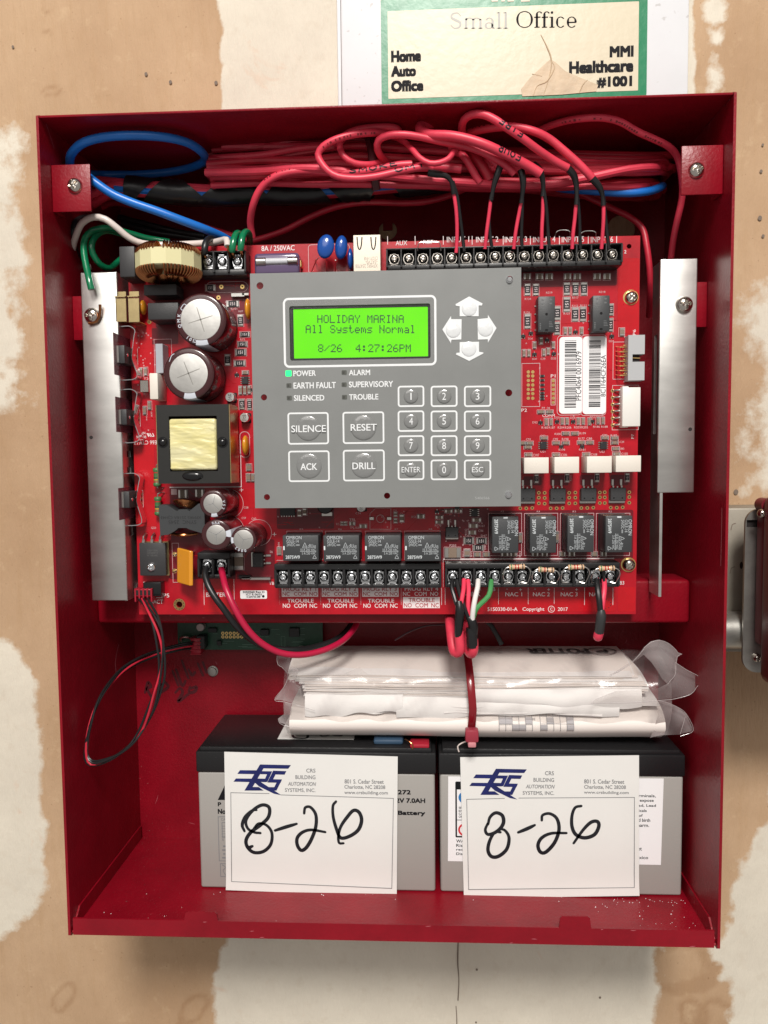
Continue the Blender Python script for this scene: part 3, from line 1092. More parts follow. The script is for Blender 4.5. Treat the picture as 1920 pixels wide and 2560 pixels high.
# marker scrawl on the back panel
mb = MB()
Y0 = -0.15
for st in ([(560, 640), (580, 570), (600, 600), (575, 615), (610, 680)], [(640, 610), (670, 580), (655, 640), (720, 600), (690, 560)],
           [(750, 490), (790, 590)], [(775, 480), (815, 590), (840, 560)], [(815, 420), (860, 540)], [(860, 480), (885, 520), (905, 500)],
           [(925, 440), (960, 520)], [(960, 430), (985, 500)], [(770, 640), (800, 610), (820, 640), (790, 700), (860, 650)], [(870, 600), (865, 640), (905, 630), (915, 600), (880, 610)]):
    mb.stroke([(p.x, p.z) for p in cJ.pts(st, Y0)], [1.6, 2.5, 1.9], Y0)
mb.build('marker_scrawl', FADED, cab)
# dust and plaster crumbs lying on the cabinet floor
mb = MB()
rr = random.Random(3)
for i in range(95):
    if i < 60:
        px = rr.choice([rr.uniform(1500, 1715), rr.uniform(500, 1700), rr.uniform(1520, 1712)]); x = at(px, 2240, -70).x; y = rr.uniform(-74, -69) if rr.random() < .6 else rr.uniform(-110, -72)
    else:
        x, y = rr.choice([-1, 1, 1]) * rr.uniform(120, 184), rr.uniform(-112, -72)
    r = rr.uniform(0.08, 0.3) * (1.7 if rr.random() < .08 else 1)
    mb.add([(x - r, y - r, FLOOR), (x + r, y - r * .6, FLOOR), (x, y + r, FLOOR), (x + r * .2, y, FLOOR + r)], [(0, 1, 3), (1, 2, 3), (2, 0, 3)])
o = mb.build('plaster_crumbs', LABEL, None, smooth=0)
o['kind'] = 'stuff'
tag(o, 'white plaster crumbs scattered on the red cabinet floor', 'dust')

# ================================================================== THE CIRCUIT BOARD
PY = -71.0                                 # board surface
TY = PY - 0.12                             # print on it
bl, tr_ = at(348, 1536, PY), at(1600.6, 589, PY)
BX0, BX1, BZ0, BZ1 = bl.x, tr_.x, bl.z, tr_.z
board = thing('circuit_board', 'bright red circuit board crowded with relays, capacitors and screw terminals inside the cabinet', 'circuit board', ((BX0 + BX1) / 2, PY, BZ0))
hole_ring = cE.p(797, 1137, PY)
hole_r2 = cH.p(1110, 1043, PY)
hole_s = cH.p(1240, 1038, PY)
hole_s2 = cC.p(1002, 985, PY)
mb = MB().prism([(BX0, BZ0), (BX1, BZ0), (BX1, BZ1), (BX0, BZ1)], PY, PY + 1.6, 0,
                holes=[circ(hole_ring.x, hole_ring.z, 1.9), circ(hole_r2.x, hole_r2.z, 2.2), circ(hole_s.x, hole_s.z, 1.5), circ(hole_s2.x, hole_s2.z, 1.4)])
mb.build('substrate', PCB, board)
for q in (hole_ring, hole_r2):
    mb = MB().ringdisc(q.x, q.z, 1.95, 3.7, PY - 0.08, 0, 28)
    for k in range(10):
        a = 2 * math.pi * k / 10 + .3
        mb.disc(q.x + 2.9 * math.cos(a), q.z + 2.9 * math.sin(a), 0.32, PY - 0.11, 1, 8)
    mb.build('plated_hole', [GOLD, DARKHOLE], board)
for px, py, sc in ((0, 0, 0), (1, 0, 0)):
    pass
for c, u, v in ((cI, 995, 340), (cH, 1268, 785)):
    q = c.p(u, v, PY - 2)
    o = inst('screw', SCR_BIG[2], board, (q.x, PY - 0.3, q.z), None, (.88, .9, .88))
    mb = MB().ringdisc(q.x - .2, q.z + .2, 2.0, 4.5, PY - 0.1, 0, 28)
    mb.build('gold_washer_pad', GOLD, board)

lay = 0.0
# ---- copper pours: the solder mask is a shade darker where bare laminate shows
PCBD = mat('dark_red_solder_mask', (0.165, 0.004, 0.012), 0.3, var=0.35, vscale=60, bump=0.1, bscale=400)
PCBB = mat('bright_red_solder_mask', (0.50, 0.005, 0.012), 0.26, var=0.2, vscale=40, bump=0.1, bscale=400)
mb = MB()
for c, u0, v0, u1, v1 in ((cD, 750, 180, 1240, 590), (cD, 700, 600, 950, 730), (cD, 1170, 200, 1540, 560), (cE, 730, 330, 980, 700),
                          (cG, 100, 100, 560, 260), (cG, 1400, 100, 1650, 530), (cH, 60, 400, 330, 740), (cI, 75, 110, 870, 245),
                          (cH, 560, 190, 680, 250), (cH, 735, 180, 860, 250), (cH, 935, 180, 1060, 250), (cH, 1140, 180, 1260, 250),
                          (cH, 310, 420, 1290, 740), (cE, 720, 690, 1460, 960)):
    q = c.box(u0, v0, u1, v1, PY)
    lay += 0.004
    MB().add([(p[0], PY - 0.02 - lay, p[1]) for p in rrect(q[0], q[1], q[2], q[3], 1.2, 3)], [tuple(range(16))]).build('bare_laminate', PCBD, board)
mb = MB()
for c, u0, v0, u1, v1 in ((cE, 480, 20, 640, 600), (cD, 560, 560, 740, 1000), (cI, 880, 20, 1050, 640), (cE, 960, 960, 1180, 1190), (cE, 1180, 340, 1320, 470),
                          (cH, 1190, 930, 1305, 1095), (cI, 380, 880, 800, 1300), (cH, 300, 960, 1180, 1095)):
    q = c.box(u0, v0, u1, v1, PY)
    lay += 0.003
    MB().add([(p[0], PY - 0.02 - lay, p[1]) for p in rrect(q[0], q[1], q[2], q[3], 1.0, 3)], [tuple(range(16))]).build('copper_pour', PCBB, board)
# thin signal traces and vias
mb = MB()
rr = random.Random(11)
for i in range(150):
    c, u, v = rr.choice([(cI, rr.uniform(90, 1040), rr.uniform(240, 1640)), (cG, rr.uniform(90, 1600), rr.uniform(110, 280)), (cD, rr.uniform(1170, 1540), rr.uniform(200, 1400)),
                         (cD, rr.uniform(560, 760), rr.uniform(600, 1500)), (cE, rr.uniform(500, 1320), rr.uniform(320, 1000))])
    q = c.p(u, v, PY)
    ln = rr.uniform(2, 12); a = rr.choice([0, math.pi / 2, math.pi / 4, -math.pi / 4])
    e = (q.x + ln * math.cos(a), q.z + ln * math.sin(a))
    g = (e[0] + rr.uniform(1, 5), e[1])
    if all(BX0 + 1 < p < BX1 - 1 for p in (e[0], g[0], q.x)) and BZ0 + 1 < e[1] < BZ1 - 1:
        mb.stroke([(q.x, q.z), e], 0.28, PY - 0.105)
        mb.stroke([e, g], 0.28, PY - 0.105)
o = mb.build('signal_trace', PCBB, board)
o['kind'] = 'stuff'
mb = MB()
for i in range(120):
    c, u, v = rr.choice([(cI, rr.uniform(90, 1040), rr.uniform(300, 1640)), (cG, rr.uniform(90, 1600), rr.uniform(110, 260)), (cH, rr.uniform(20, 330), rr.uniform(400, 700)),
                         (cD, rr.uniform(1170, 1540), rr.uniform(250, 1500)), (cD, rr.uniform(560, 760), rr.uniform(600, 1500))])
    q = c.p(u, v, PY)
    mb.ringdisc(q.x, q.z, 0.22, 0.42, PY - 0.1, 0, 8)
o = mb.build('via', SILKD, board)
o['kind'] = 'stuff'

silk = MB()        # all flat print on the board
fine = MB()
inkm = MB()

# ---- small surface mounted parts ------------------------------------------------
SMD_B = mat('resistor_chip', (0.018, 0.018, 0.020), 0.35)
SMD_C = mat('ceramic_chip', (0.22, 0.16, 0.12), 0.45)
_smd = {}


def smd_mesh(kind, L, Wd):
    key = (kind, L, Wd)
    if key in _smd:
        return _smd[key]
    mb = MB()
    h = {'res': .65, 'cap': 1.1, 'tall': 1.7, 'chip': 1.5}[kind]
    e = L * (.17 if kind == 'res' else .24)
    if kind == 'chip':
        mb.box(-L / 2, L / 2, -1.6, 0, -Wd / 2, Wd / 2, 0, .12)
    else:
        mb.box(-L / 2 + e, L / 2 - e, -h, 0, -Wd / 2, Wd / 2, 0, .06)
        mb.box(-L / 2, -L / 2 + e, -h - .05, 0, -Wd / 2, Wd / 2, 1, .1)
        mb.box(L / 2 - e, L / 2, -h - .05, 0, -Wd / 2, Wd / 2, 1, .1)
    # solder fillets
    mb.box(-L / 2 - .25, -L / 2 + .02, -.3, 0, -Wd / 2, Wd / 2, 1, .1)
    mb.box(L / 2 - .02, L / 2 + .25, -.3, 0, -Wd / 2, Wd / 2, 1, .1)
    if kind == 'res' and L > 3:
        mb.text('151', -L * .2, L * .2, -Wd * .26, Wd * .26, -h - .05, 2)
    _smd[key] = mb.mesh('chip_part', [SMD_B if kind in ('res', 'chip') else SMD_C, TIN, SILK])
    return _smd[key]


def smd(c, u0, v0, u1, v1, kind='res', frame=True):
    x0, x1, z0, z1 = c.box(u0, v0, u1, v1, PY)
    w, h = x1 - x0, z1 - z0
    L, Wd = max(w, h), min(w, h)
    q = lambda a: round(a / 0.25) * 0.25
    rot = (0, math.pi / 2, 0) if h > w else None
    inst('chip_resistor' if kind == 'res' else 'chip_capacitor', smd_mesh(kind, max(.75, q(L)), max(.5, q(Wd))), board, ((x0 + x1) / 2, PY - 0.06, (z0 + z1) / 2), rot)
    if frame:
        g = .45
        fine.frame(x0 - g, x1 + g, z0 - g, z1 + g, .2, TY)


for b in [(105, 235, 150, 325), (175, 235, 220, 325), (430, 225, 478, 322), (500, 225, 550, 325), (572, 222, 620, 325), (427, 345, 478, 460),
          (497, 430, 548, 540), (562, 425, 612, 540), (103, 485, 152, 600), (350, 420, 397, 530), (350, 550, 395, 650), (805, 400, 838, 490), (800, 520, 835, 625)]:
    smd(cI, *b)
for u in (125, 228, 308, 460, 540, 705, 787):
    smd(cI, u - 26, 150, u + 26, 196, 'cap')
V = [(440, 620), (480, 620), (575, 620), (340, 740), (98, 805), (138, 805), (262, 800), (298, 790), (240, 705), (185, 740), (283, 1375), (322, 1375), (415, 1370), (455, 1370),
     (548, 1370), (588, 1370), (712, 1365), (752, 1365), (640, 1372)]
for u, v in V:
    smd(cI, u - 12, v - 26, u + 12, v + 26, 'cap')
smd(cI, 890, 600, 930, 662, 'cap')
for u, v in [(240, 1293), (310, 1293), (445, 1472), (520, 1472), (145, 1552), (85, 1552), (365, 1550), (445, 1550), (572, 1547), (645, 1547), (850, 1510), (850, 1548), (135, 1648), (365, 1648),
             (615, 1645), (865, 1640), (265, 1510), (770, 1508), (130, 1585), (860, 1598)]:
    smd(cI, u - 28, v - 12, u + 28, v + 12, 'cap')
for v in (995, 1030, 1068, 1105, 1137, 1162, 1185):
    smd(cI, 232, v - 8, 268, v + 8, 'res', False)
# below the keypad
for b in [(612, 207, 634, 231), (640, 207, 662, 231), (684, 207, 724, 231), (765, 228, 818, 252), (1225, 148, 1278, 176), (1445, 108, 1500, 132), (1522, 108, 1576, 132),
          (1370, 158, 1425, 180), (1370, 196, 1425, 218), (108, 410, 140, 466), (1036, 130, 1062, 160), (1036, 180, 1062, 212), (1082, 150, 1116, 206), (270, 110, 300, 160), (310, 100, 340, 150)]:
    smd(cG, *b, 'cap')
for b in [(218, 470, 272, 492), (195, 508, 250, 532), (192, 553, 238, 576), (165, 680, 195, 725), (228, 697, 270, 725), (290, 697, 330, 725), (410, 700, 455, 722), (470, 700, 512, 722),
          (615, 700, 655, 722), (680, 700, 718, 722), (800, 695, 836, 722), (862, 695, 900, 722), (1015, 695, 1050, 722), (1078, 695, 1112, 722), (828, 555, 848, 620), (590, 560, 606, 620),
          (1068, 560, 1090, 620), (525, 570, 548, 630), (772, 560, 792, 630)]:
    smd(cH, *b, 'cap')
for b in [(160, 597, 225, 640), (245, 602, 310, 640), (222, 648, 290, 685)]:
    smd(cH, *b, 'res')
for u, v in ((645, 205), (850, 200), (1050, 198), (1252, 198)):
    smd(cH, u - 12, v - 26, u + 12, v + 26, 'res')
# left half
for b in [(1175, 242, 1255, 288), (1350, 375, 1450, 420), (1462, 632, 1540, 670), (1442, 712, 1520, 752), (1422, 775, 1512, 825), (1412, 868, 1505, 912)]:
    smd(cD, *b, 'res')
for b in [(1442, 490, 1488, 580), (1336, 820, 1380, 905), (1455, 1190, 1500, 1270), (1520, 1190, 1560, 1275)]:
    smd(cD, *b, 'res')
for u, v in [(640, 962), (680, 958), (672, 1282), (712, 1240), (1466, 1115), (1502, 1115), (1538, 1110)]:
    smd(cD, u - 14, v - 32, u + 14, v + 32, 'cap')
for b in [(1262, 168, 1296, 210), (1262, 235, 1290, 285), (1296, 235, 1318, 285), (1255, 730, 1262, 760)]:
    smd(cE, *b, 'cap')
smd(cD, 1480, 955, 1530, 980, 'cap')
for b in [(795, 345, 855, 400), (912, 342, 968, 392)]:
    smd(cE, *b, 'tall')
smd(cE, 1180, 780, 1244, 895, 'tall')
smd(cG, 1440, 412, 1566, 488, 'tall')
smd(cG, 1598, 425, 1640, 480, 'tall')

# three legged transistors and eight legged chips
mb = MB().box(-1.3, 1.3, -1.1, -.1, -.7, .7, 0, .1)
for x, z in ((-.8, -1.1), (.8, -1.1), (0, 1.1)):
    mb.box(x - .22, x + .22, -.35, 0, z - .4, z + .4, 1)
SOT = mb.mesh('small_transistor', [SMD_B, TIN])
for u, v in [(155, 640), (92, 665), (185, 815), (345, 810), (525, 630), (825, 665), (235, 1380), (372, 1372), (505, 1372), (665, 1370), (408, 1580), (580, 1580), (290, 700)]:
    q = cI.p(u, v, PY)
    inst('small_transistor', SOT, board, (q.x, PY - .06, q.z))
for c, u, v in [(cG, 1380, 125), (cG, 1540, 95), (cD, 1435, 985), (cD, 1545, 1108)]:
    q = c.p(u, v, PY)
    inst('small_transistor', SOT, board, (q.x, PY - .06, q.z))
mb = MB().box(-1.9, 1.9, -1.5, -.15, -2.3, 2.3, 0, .15)
for s in (-1, 1):
    for k in range(4):
        z = -1.8 + 1.2 * k
        mb.box(s * 1.8, s * 3.0, -.55, 0, z - .24, z + .24, 1, .1)
mb.disc(-1.1, 1.5, .25, -1.53, 1, 10)
SO8 = mb.mesh('integrated_circuit', [SMD_B, TIN])
for c, u, v in [(cI, 258, 1570), (cI, 755, 1570), (cD, 1505, 1032), (cH, 230, 432)]:
    q = c.p(u, v, PY)
    inst('integrated_circuit', SO8, board, (q.x, PY - .06, q.z))
x0, x1, z0, z1 = cG.box(130, 60, 250, 155, PY)
mb = MB().box(x0, x1, PY - 1.6, PY - .1, z0, z1, 0, .2)
for k in range(6):
    x = x0 + (k + .5) * (x1 - x0) / 6
    mb.box(x - .25, x + .25, PY - .4, PY - .02, z0 - .8, z0 + .1, 1)
mb.build('integrated_circuit', [SMD_B, TIN], board)

# power transistors with a metal tab
mb = MB()
mb.box(-4.6, 4.6, -4.3, -.9, -3.6, 4.2, 0, .35)
mb.box(-4.9, 4.9, -1.3, 0, -5.2, 3.4, 1, .3)
mb.disc(-2.6, -1.8, .5, -4.33, 2, 10); mb.disc(2.4, -1.8, .5, -4.33, 2, 10)
for x in (-2.5, 2.5):
    mb.box(x - .55, x + .55, -2.3, -1.5, 4.2, 5.6, 1, .15)
    mb.box(x - .75, x + .75, -.7, 0, 5.4, 9.4, 1, .2)
mb.box(-.4, .4, -2.2, -1.5, 4.2, 5.1, 1)
DPAK = mb.mesh('power_transistor', [CHIP, TIN, BLACKG])
for u, v in ((587, 318), (790, 318), (995, 316), (1192, 314)):
    q = cH.p(u, v, PY - 4)
    inst('power_transistor', DPAK, board, (q.x, PY - .06, q.z))
    qb = cH.p(u, v, PY)
    for du, dv in [(-90, -18), (-90, 16), (-90, 54), (74, -18), (74, 14), (74, 52), (-50, 85), (-10, 85), (30, 83)]:
        if u == 587 and du < -40 and dv < 80:
            continue
        p = cH.p(u + du, v + dv, PY)
        fine.ringdisc(p.x, p.z, .5, 1.1, TY - .02, 1, 14)
        fine.disc(p.x, p.z, .5, TY - .01, 2, 12)
q = cG.p(1500, 295, PY - 4)
inst('power_transistor', DPAK, board, (q.x, PY - .06, q.z), None, (.82, .9, .82))
q = cE.p(1335, 830, PY - 4)
inst('power_transistor', DPAK, board, (q.x, PY - .06, q.z), (0, math.pi / 2, 0), (.95, .9, .85))

# ---- relays -------------------------------------------------------------------
RH = 18.0
x0, x1, z0, z1 = cG.box(148, 315, 437, 518, PY - RH)
RW, RZ = x1 - x0, z1 - z0


def relay_meshes():
    mb = MB().box(-RW / 2, RW / 2, -RH, 0, -RZ / 2, RZ / 2, 0, .5, 2)
    mb.box(-RW / 2 - .25, RW / 2 + .25, -1.4, -.02, -RZ / 2 - .25, RZ / 2 + .25, 0, .3)
    body = mb.mesh('relay', [RELAY])
    t = MB()
    y = -RH - .06

    def B(u0, v0, u1, v1):
        return (-RW / 2 + RW * (u0 - 148) / 289, -RW / 2 + RW * (u1 - 148) / 289, RZ / 2 - RZ * (v1 - 315) / 203, RZ / 2 - RZ * (v0 - 315) / 203)
    t.text('OMRON', *B(177, 318, 302, 345), y, 0, bold=.008)
    t.text('G5LE-14', *B(180, 348, 278, 373), y)
    t.text('24VDC', *B(180, 377, 250, 400), y)
    for v in (386, 392):
        b = B(256, v, 285, v + 3); t.rect(*b, y)
    b = B(308, 372, 346, 413)
    tri = [(b[0], b[2]), (b[1], b[2]), ((b[0] + b[1]) / 2, b[3])]
    for i in range(3):
        t.stroke([tri[i], tri[(i + 1) % 3]], .26, y)
    t.stroke([(b[0] + .8, b[2] + 1), (b[1] - .8, b[2] + 1)], .25, y)
    t.text('cRUus', *B(352, 384, 415, 413), y)
    t.text('10 A 250 VAC', *B(292, 418, 415, 438), y)
    b = B(288, 440, 418, 443); t.rect(*b, y)
    t.text('5 A 250 VAC', *B(303, 446, 415, 466), y)
    t.text('2875W9', *B(170, 473, 285, 500), y, 1, bold=.008)
    b = B(388, 470, 420, 498)
    tri = [(b[0], b[2]), (b[1], b[2]), ((b[0] + b[1]) / 2, b[3])]
    for i in range(3):
        t.stroke([tri[i], tri[(i + 1) % 3]], .26, y)
    b = B(152, 398, 164, 430); t.rect(*b, y, 1)
    return body, t.mesh('relay_print', [RELAYTXT, mat('bright_relay_print', (0.62, 0.66, 0.68), .6)])


RB, RT = relay_meshes()


def relay(px, py, rot=False):
    p = at(px, py, PY - RH)
    o = inst('relay', RB, board, (p.x, PY - .05, p.z), (0, math.pi / 2, 0) if rot else None)
    t = bpy.data.objects.new('lettering', RT)
    COL.objects.link(t)
    t.parent = o


for u in (292, 616, 947, 1267):
    relay(*cG.n(u, 417))
for u, v in ((437, 580), (690, 580), (941, 575), (1196, 576)):
    relay(*cH.n(u, v), True)
for i, u in enumerate((180, 488, 806, 1118)):     # printed outlines
    x0, x1, z0, z1 = cG.box(u, 278, u + 290, 510, PY)
    fine.frame(x0, x1, z0, z1, .28, TY)
    fine.ctext(cG, 'K%d' % (i + 5), (285, 593, 1043, 1315)[i], 258, (285, 593, 1043, 1315)[i] + 26, 271, TY)
for i, u in enumerate((322, 563, 803, 1044)):
    x0, x1, z0, z1 = cH.box(u, 436, u + 225, 720, PY)
    fine.frame(x0, x1, z0, z1, .28, TY)
    fine.ctext(cH, 'K%d' % (3, 4, 1, 2)[i], u + 85, 419, u + 105, 430, TY)

# two signal relays at the upper right
for u0, v0, u1, v1 in ((216, 335, 357, 630), (670, 328, 810, 622)):
    x0, x1, z0, z1 = cI.box(u0, v0, u1, v1, PY - 10)
    mb = MB().box(x0, x1, PY - 10, PY - .3, z0, z1, 0, .5, 2)
    for k in range(4):
        z = z0 + (k + .6) * (z1 - z0) / 4.4
        mb.box(x0 - .6, x1 + .6, PY - .6, PY - .05, z - .35, z + .35, 1)
    r = mb.build('signal_relay', [RELAY, TIN], board)
    mb = MB()
    cx, cz = (x0 + x1) / 2, (z0 + z1) / 2
    mb.disc(cx, cz, .8, PY - 10.05, 1, 14)
    for s in (-1, 1):
        mb.disc(cx + s * 2.4, z1 - 2, .8, PY - 10.05, 0, 12, .5); mb.disc(cx + s * 2.4, z1 - 4.2, .8, PY - 10.05, 0, 12, .5)
        mb.rect(cx - 4, cx - .6, cz + 2.4 + s * .5, cz + 2.6 + s * .5, PY - 10.05)
    for s in range(4):
        mb.rect(cx - 4, cx - 3.4 + .2, z0 + 1.6 + s, z0 + 2.2 + s, PY - 10.05); mb.rect(cx + 1.4, cx + 3.9 - s * .3, z0 + 3 + s * .9, z0 + 3.35 + s * .9, PY - 10.05)
    mb.disc(cx, z0 + 1.2, 1.0, PY - 10.05, 1, 12, .6)
    mb.build('lettering', [mat('dim_relay_print', (0.11, 0.115, 0.12), .5), BLACKG], r)

# ---- screw terminal strips ------------------------------------------------------
CL_W = 6.4
SCREWS = [screw_mesh('screw', 2.75, 1.9, True, sl, [CHROME], deep=.4, ang=a) for sl, a in ((True, .2), (True, 1.2), (False, .6), (True, 2.2))]
SCREWS_N = [screw_mesh('screw', 2.75, 1.9, True, sl, [mat('dark_nickel_screw', (0.50, 0.47, 0.43), .24, 1.0, bump=.2, bscale=700)], deep=.4, ang=a) for sl, a in ((True, .4), (False, 1.2), (False, .1))]
mb = MB().box(-2.9, 2.9, -.9, 0, -3.2, 3.4, 0, .3)
mb.ringdisc(0, 0, 2.1, 3.05, -1.0, 0, 24)
mb.box(-2.3, 2.3, -.55, 0, -4.3, -3.0, 0, .2); mb.box(-1.9, 1.9, -2.2, 0, 3.1, 4.0, 0, .3)
CLAMP = mb.mesh('clamp_plate', [CHROME])
CLAMP_N = MB().box(-2.7, 2.7, -.9, 0, -3.0, 3.0, 0, .3).ringdisc(0, 0, 2.3, 3.1, -1.1, 0, 24).box(-2.2, 2.2, -.5, 0, -4.2, -2.9, 0, .2).mesh('clamp_plate', [STEEL])
rs = random.Random(5)


def terminal_strip(x0, x1, z0, z1, zs, xs, back, front, screws, clamps, div=1.0, sy=-80.5, tall=-84.0, low=-80.0):
    mb = MB()
    mb.box(x0, x1, PY - 5, PY - .1, z0, z1, 0, .4)
    zt = z1 - back
    mb.box(x0, x1, tall, PY - 4, zt, z1, 0, .6, 2)
    mb.box(x0, x1, low - 3, PY - 4, z0, z0 + front, 0, .6, 2)
    p = (xs[-1] - xs[0]) / max(1, len(xs) - 1) if len(xs) > 1 else 8
    edges = [x0 + div / 2] + [(a + b) / 2 for a, b in zip(xs, xs[1:])] + [x1 - div / 2]
    for x in edges:
        mb.box(x - div / 2, x + div / 2, tall - .6, PY - 3, z0 + front * .4, zt + .2, 0, .25)
    b = mb.build('terminal_strip', BLACK, board)
    for x in xs:
        sz = zs + rs.uniform(-.15, .15)
        inst('clamp_plate', clamps, b, (x, sy + 1.3, sz), (0, rs.uniform(-.06, .06), 0))
        inst('screw', rs.choice(screws), b, (x + rs.uniform(-.12, .12), sy, sz), (0, rs.uniform(0, 6.28), 0))
    return b


SY2 = -82.0
# upper strip of sixteen
a, b_ = cB.p(1065, 1225, SY2), cC.p(905, 1035, SY2)
xs = [a.x + (b_.x - a.x) * k / 15 for k in range(16)]
zt = cB.p(1065, 1150, -84).z
zb = cB.p(1065, 1312, -84).z
terminal_strip(xs[0] - 4.6, xs[-1] + 5.2, zb, zt - 1.0, (a.z + b_.z) / 2, xs, .9, 3.0, SCREWS_N, CLAMP_N, 1.0)
TOPX, TOPZ = xs, (a.z + b_.z) / 2
# lower strips of twelve and twelve
a, b_ = cG.p(150, 650, SY2), cG.p(1358, 650, SY2)
xs = [a.x + (b_.x - a.x) * k / 11 for k in range(12)]
zt, zb = cG.p(800, 540, -84).z, cG.p(800, 735, -83).z
terminal_strip(xs[0] - 4.8, xs[-1] + 4.3, zb, zt, a.z, xs, 3.6, 2.4, SCREWS, CLAMP, 1.4)
xs = [cH.p(u, 862, SY2).x for u in (85, 180, 275, 367, 460, 553, 650, 747, 845, 940, 1043, 1143)]
zt, zb = cH.p(600, 768, -84).z, cH.p(600, 932, -83).z
LOWX, LOWZ = xs, cH.p(600, 862, SY2).z
terminal_strip(xs[0] - 4.6, xs[-1] + 4.8, zb, zt, LOWZ, xs, 3.4, 2.2, SCREWS, CLAMP, 1.4)
# mains strip of three, battery strip of two
xs = [cA.p(u, 1250, SY2).x for u in (1215, 1310, 1415)]
zt, zb = cA.p(1300, 1180, -84).z, cA.p(1300, 1350, -83).z
MX, MZ = xs, cA.p(1300, 1250, SY2).z
terminal_strip(xs[0] - 5.2, xs[-1] + 6.0, zb, zt, MZ, xs, .8, 3.4, SCREWS, CLAMP, 1.2)
xs = [cE.p(u, 870, SY2).x for u in (985, 1085)]
zt, zb = cE.p(1000, 778, -84).z, cE.p(1000, 955, -83).z
QX, QZ = xs, cE.p(985, 870, SY2).z
terminal_strip(xs[0] - 5, xs[-1] + 6, zb, zt, QZ, xs, 4.0, 2.2, SCREWS, CLAMP, 1.4)

# ---- electrolytic capacitors -----------------------------------------------------
def capacitor(c, u, v, rt, rb, yf, rim=0.8, marks='cross', rot=0.3, stripe=None, name='capacitor'):
    q = c.p(u, v, yf)
    x, z = q.x, q.z
    RTm = rt / c.s * (yf - CAM_POS.y) / FPX
    RBm = rb / c.s * (yf - CAM_POS.y) / FPX
    mb = MB()
    mb.lathe([(RBm * .97, PY - .1), (RBm, PY - 1), (RBm, PY - 2.2), (RBm * .955, PY - 3.0), (RBm, PY - 4), (RBm, yf + 1.2), (RBm * .97, yf + .35), (RBm * .9, yf), (RTm, yf - .02)], (x, 0, z), 'y', 44, 0)
    cp = mb.build(name, CAPSL, board, smooth=50)
    t = MB().lathe([(RTm, yf + .3), (RTm, yf - .06), (RTm * .96, yf - .12)], (x, 0, z), 'y', 40, 0)
    t.build('can_top', CAPT, cp)
    g = MB()
    arms = 4 if marks == 'cross' else 3
    for k in range(arms):
        a = rot + 2 * math.pi * k / arms
        L = RTm * (.62 if arms == 4 else .9)
        g.stroke([(x, z), (x + L * math.cos(a), z + L * math.sin(a))], [RTm * .055, RTm * .03], yf - .16)
    g.build('vent_score', mat('score_mark', (0.30, 0.29, 0.27), .45, 1.0) if arms == 4 else CHROME, cp)
    if stripe is not None:
        g = MB()
        vs, fs = [], []
        n = 8
        for i in range(n + 1):
            a = stripe + (-.26 + .52 * i / n)
            for rad, yy in ((RTm * 1.02, yf - .05), (RBm * .9, yf - .04), (RBm * .975, yf + .32), (RBm * 1.008, yf + 1.2), (RBm * 1.008, PY - 4)):
                vs.append((x + rad * math.cos(a), yy, z + rad * math.sin(a)))
        for i in range(n):
            for j in range(4):
                fs.append((i * 5 + j, (i + 1) * 5 + j, (i + 1) * 5 + j + 1, i * 5 + j + 1))
        g.add(vs, fs)
        g.build('polarity_stripe', CAPW, cp)
    return cp, x, z, RTm, RBm


def ring_text(mb, s, x, z, r, h, a0, da, y, m=0):
    """letters set round a circle, tops outwards"""
    for i, ch in enumerate(s):
        if ch == ' ':
            continue
        vs, fs = glyphs(ch, .02)
        ax, bx = min(v[0] for v in vs), max(v[0] for v in vs)
        a = a0 - da * i
        k = h / .73
        out = []
        for vx, vy in vs:
            u, w = (vx - (ax + bx) / 2) * k, (vy - .36) * k
            out.append((x + (r + w) * math.cos(a) + u * math.sin(a), y, z + (r + w) * math.sin(a) - u * math.cos(a)))
        mb.add(out, fs, m)


YB = PY - 28
cp, x, z, rt, rb = capacitor(cD, 1133, 527, 167, 216, YB, rot=.28, stripe=math.radians(-88))
mb = MB()
ring_text(mb, 'KMQ', x, z, (rt + rb * .93) / 2, 1.9, math.radians(168), -math.radians(14), YB - .1)
ring_text(mb, '105', x, z, (rt + rb * .93) / 2, 1.9, math.radians(232), -math.radians(9), YB - .1)
ring_text(mb, 'C', x, z, (rt + rb * .93) / 2, 1.9, math.radians(254), -math.radians(9), YB - .1)
mb.stroke([(x - rt * .82, z + rt * .78), (x - rt * .98, z + rt * .55), (x - rt * .86, z + rt * .48), (x - rt * .7, z + rt * .7), (x - rt * .82, z + rt * .78)], .4, YB - .1)
mb.build('lettering', CAPW, cp)
cp, x, z, rt, rb = capacitor(cD, 1033, 973, 162, 216, YB, rot=.36, stripe=math.radians(-88))
mb = MB()
mb.stroke([(x - rt * .98, z + rt * .62), (x - rt * .85, z + rt * .92), (x - rt * .72, z + rt * 1.0)], .4, YB - .1)
mb.build('lettering', CAPW, cp)
YS = PY - 32
cp, x, z, rt, rb = capacitor(cE, 1030, 440, 68, 96, YS, marks='y', rot=1.3, stripe=math.radians(-85))
mb = MB()
ring_text(mb, '25V', x, z, (rt + rb * .93) / 2, 1.5, math.radians(-25), -math.radians(18), YS - .1)
mb.build('lettering', CAPW, cp)
cp, x, z, rt, rb = capacitor(cE, 1052, 655, 70, 108, YS, marks='y', rot=.6, stripe=math.radians(5))
mb = MB()
ring_text(mb, '0AA', x, z, (rt + rb * .93) / 2, 1.5, math.radians(105), math.radians(14), YS - .1)
mb.build('lettering', CAPW, cp)
cp, x, z, rt, rb = capacitor(cE, 1240, 690, 70, 92, YS, marks='y', rot=2.3, stripe=math.radians(182))
mb = MB()
ring_text(mb, '2000', x, z, (rt + rb * .93) / 2, 1.6, math.radians(228), -math.radians(17), YS - .1)
mb.build('lettering', CAPW, cp)
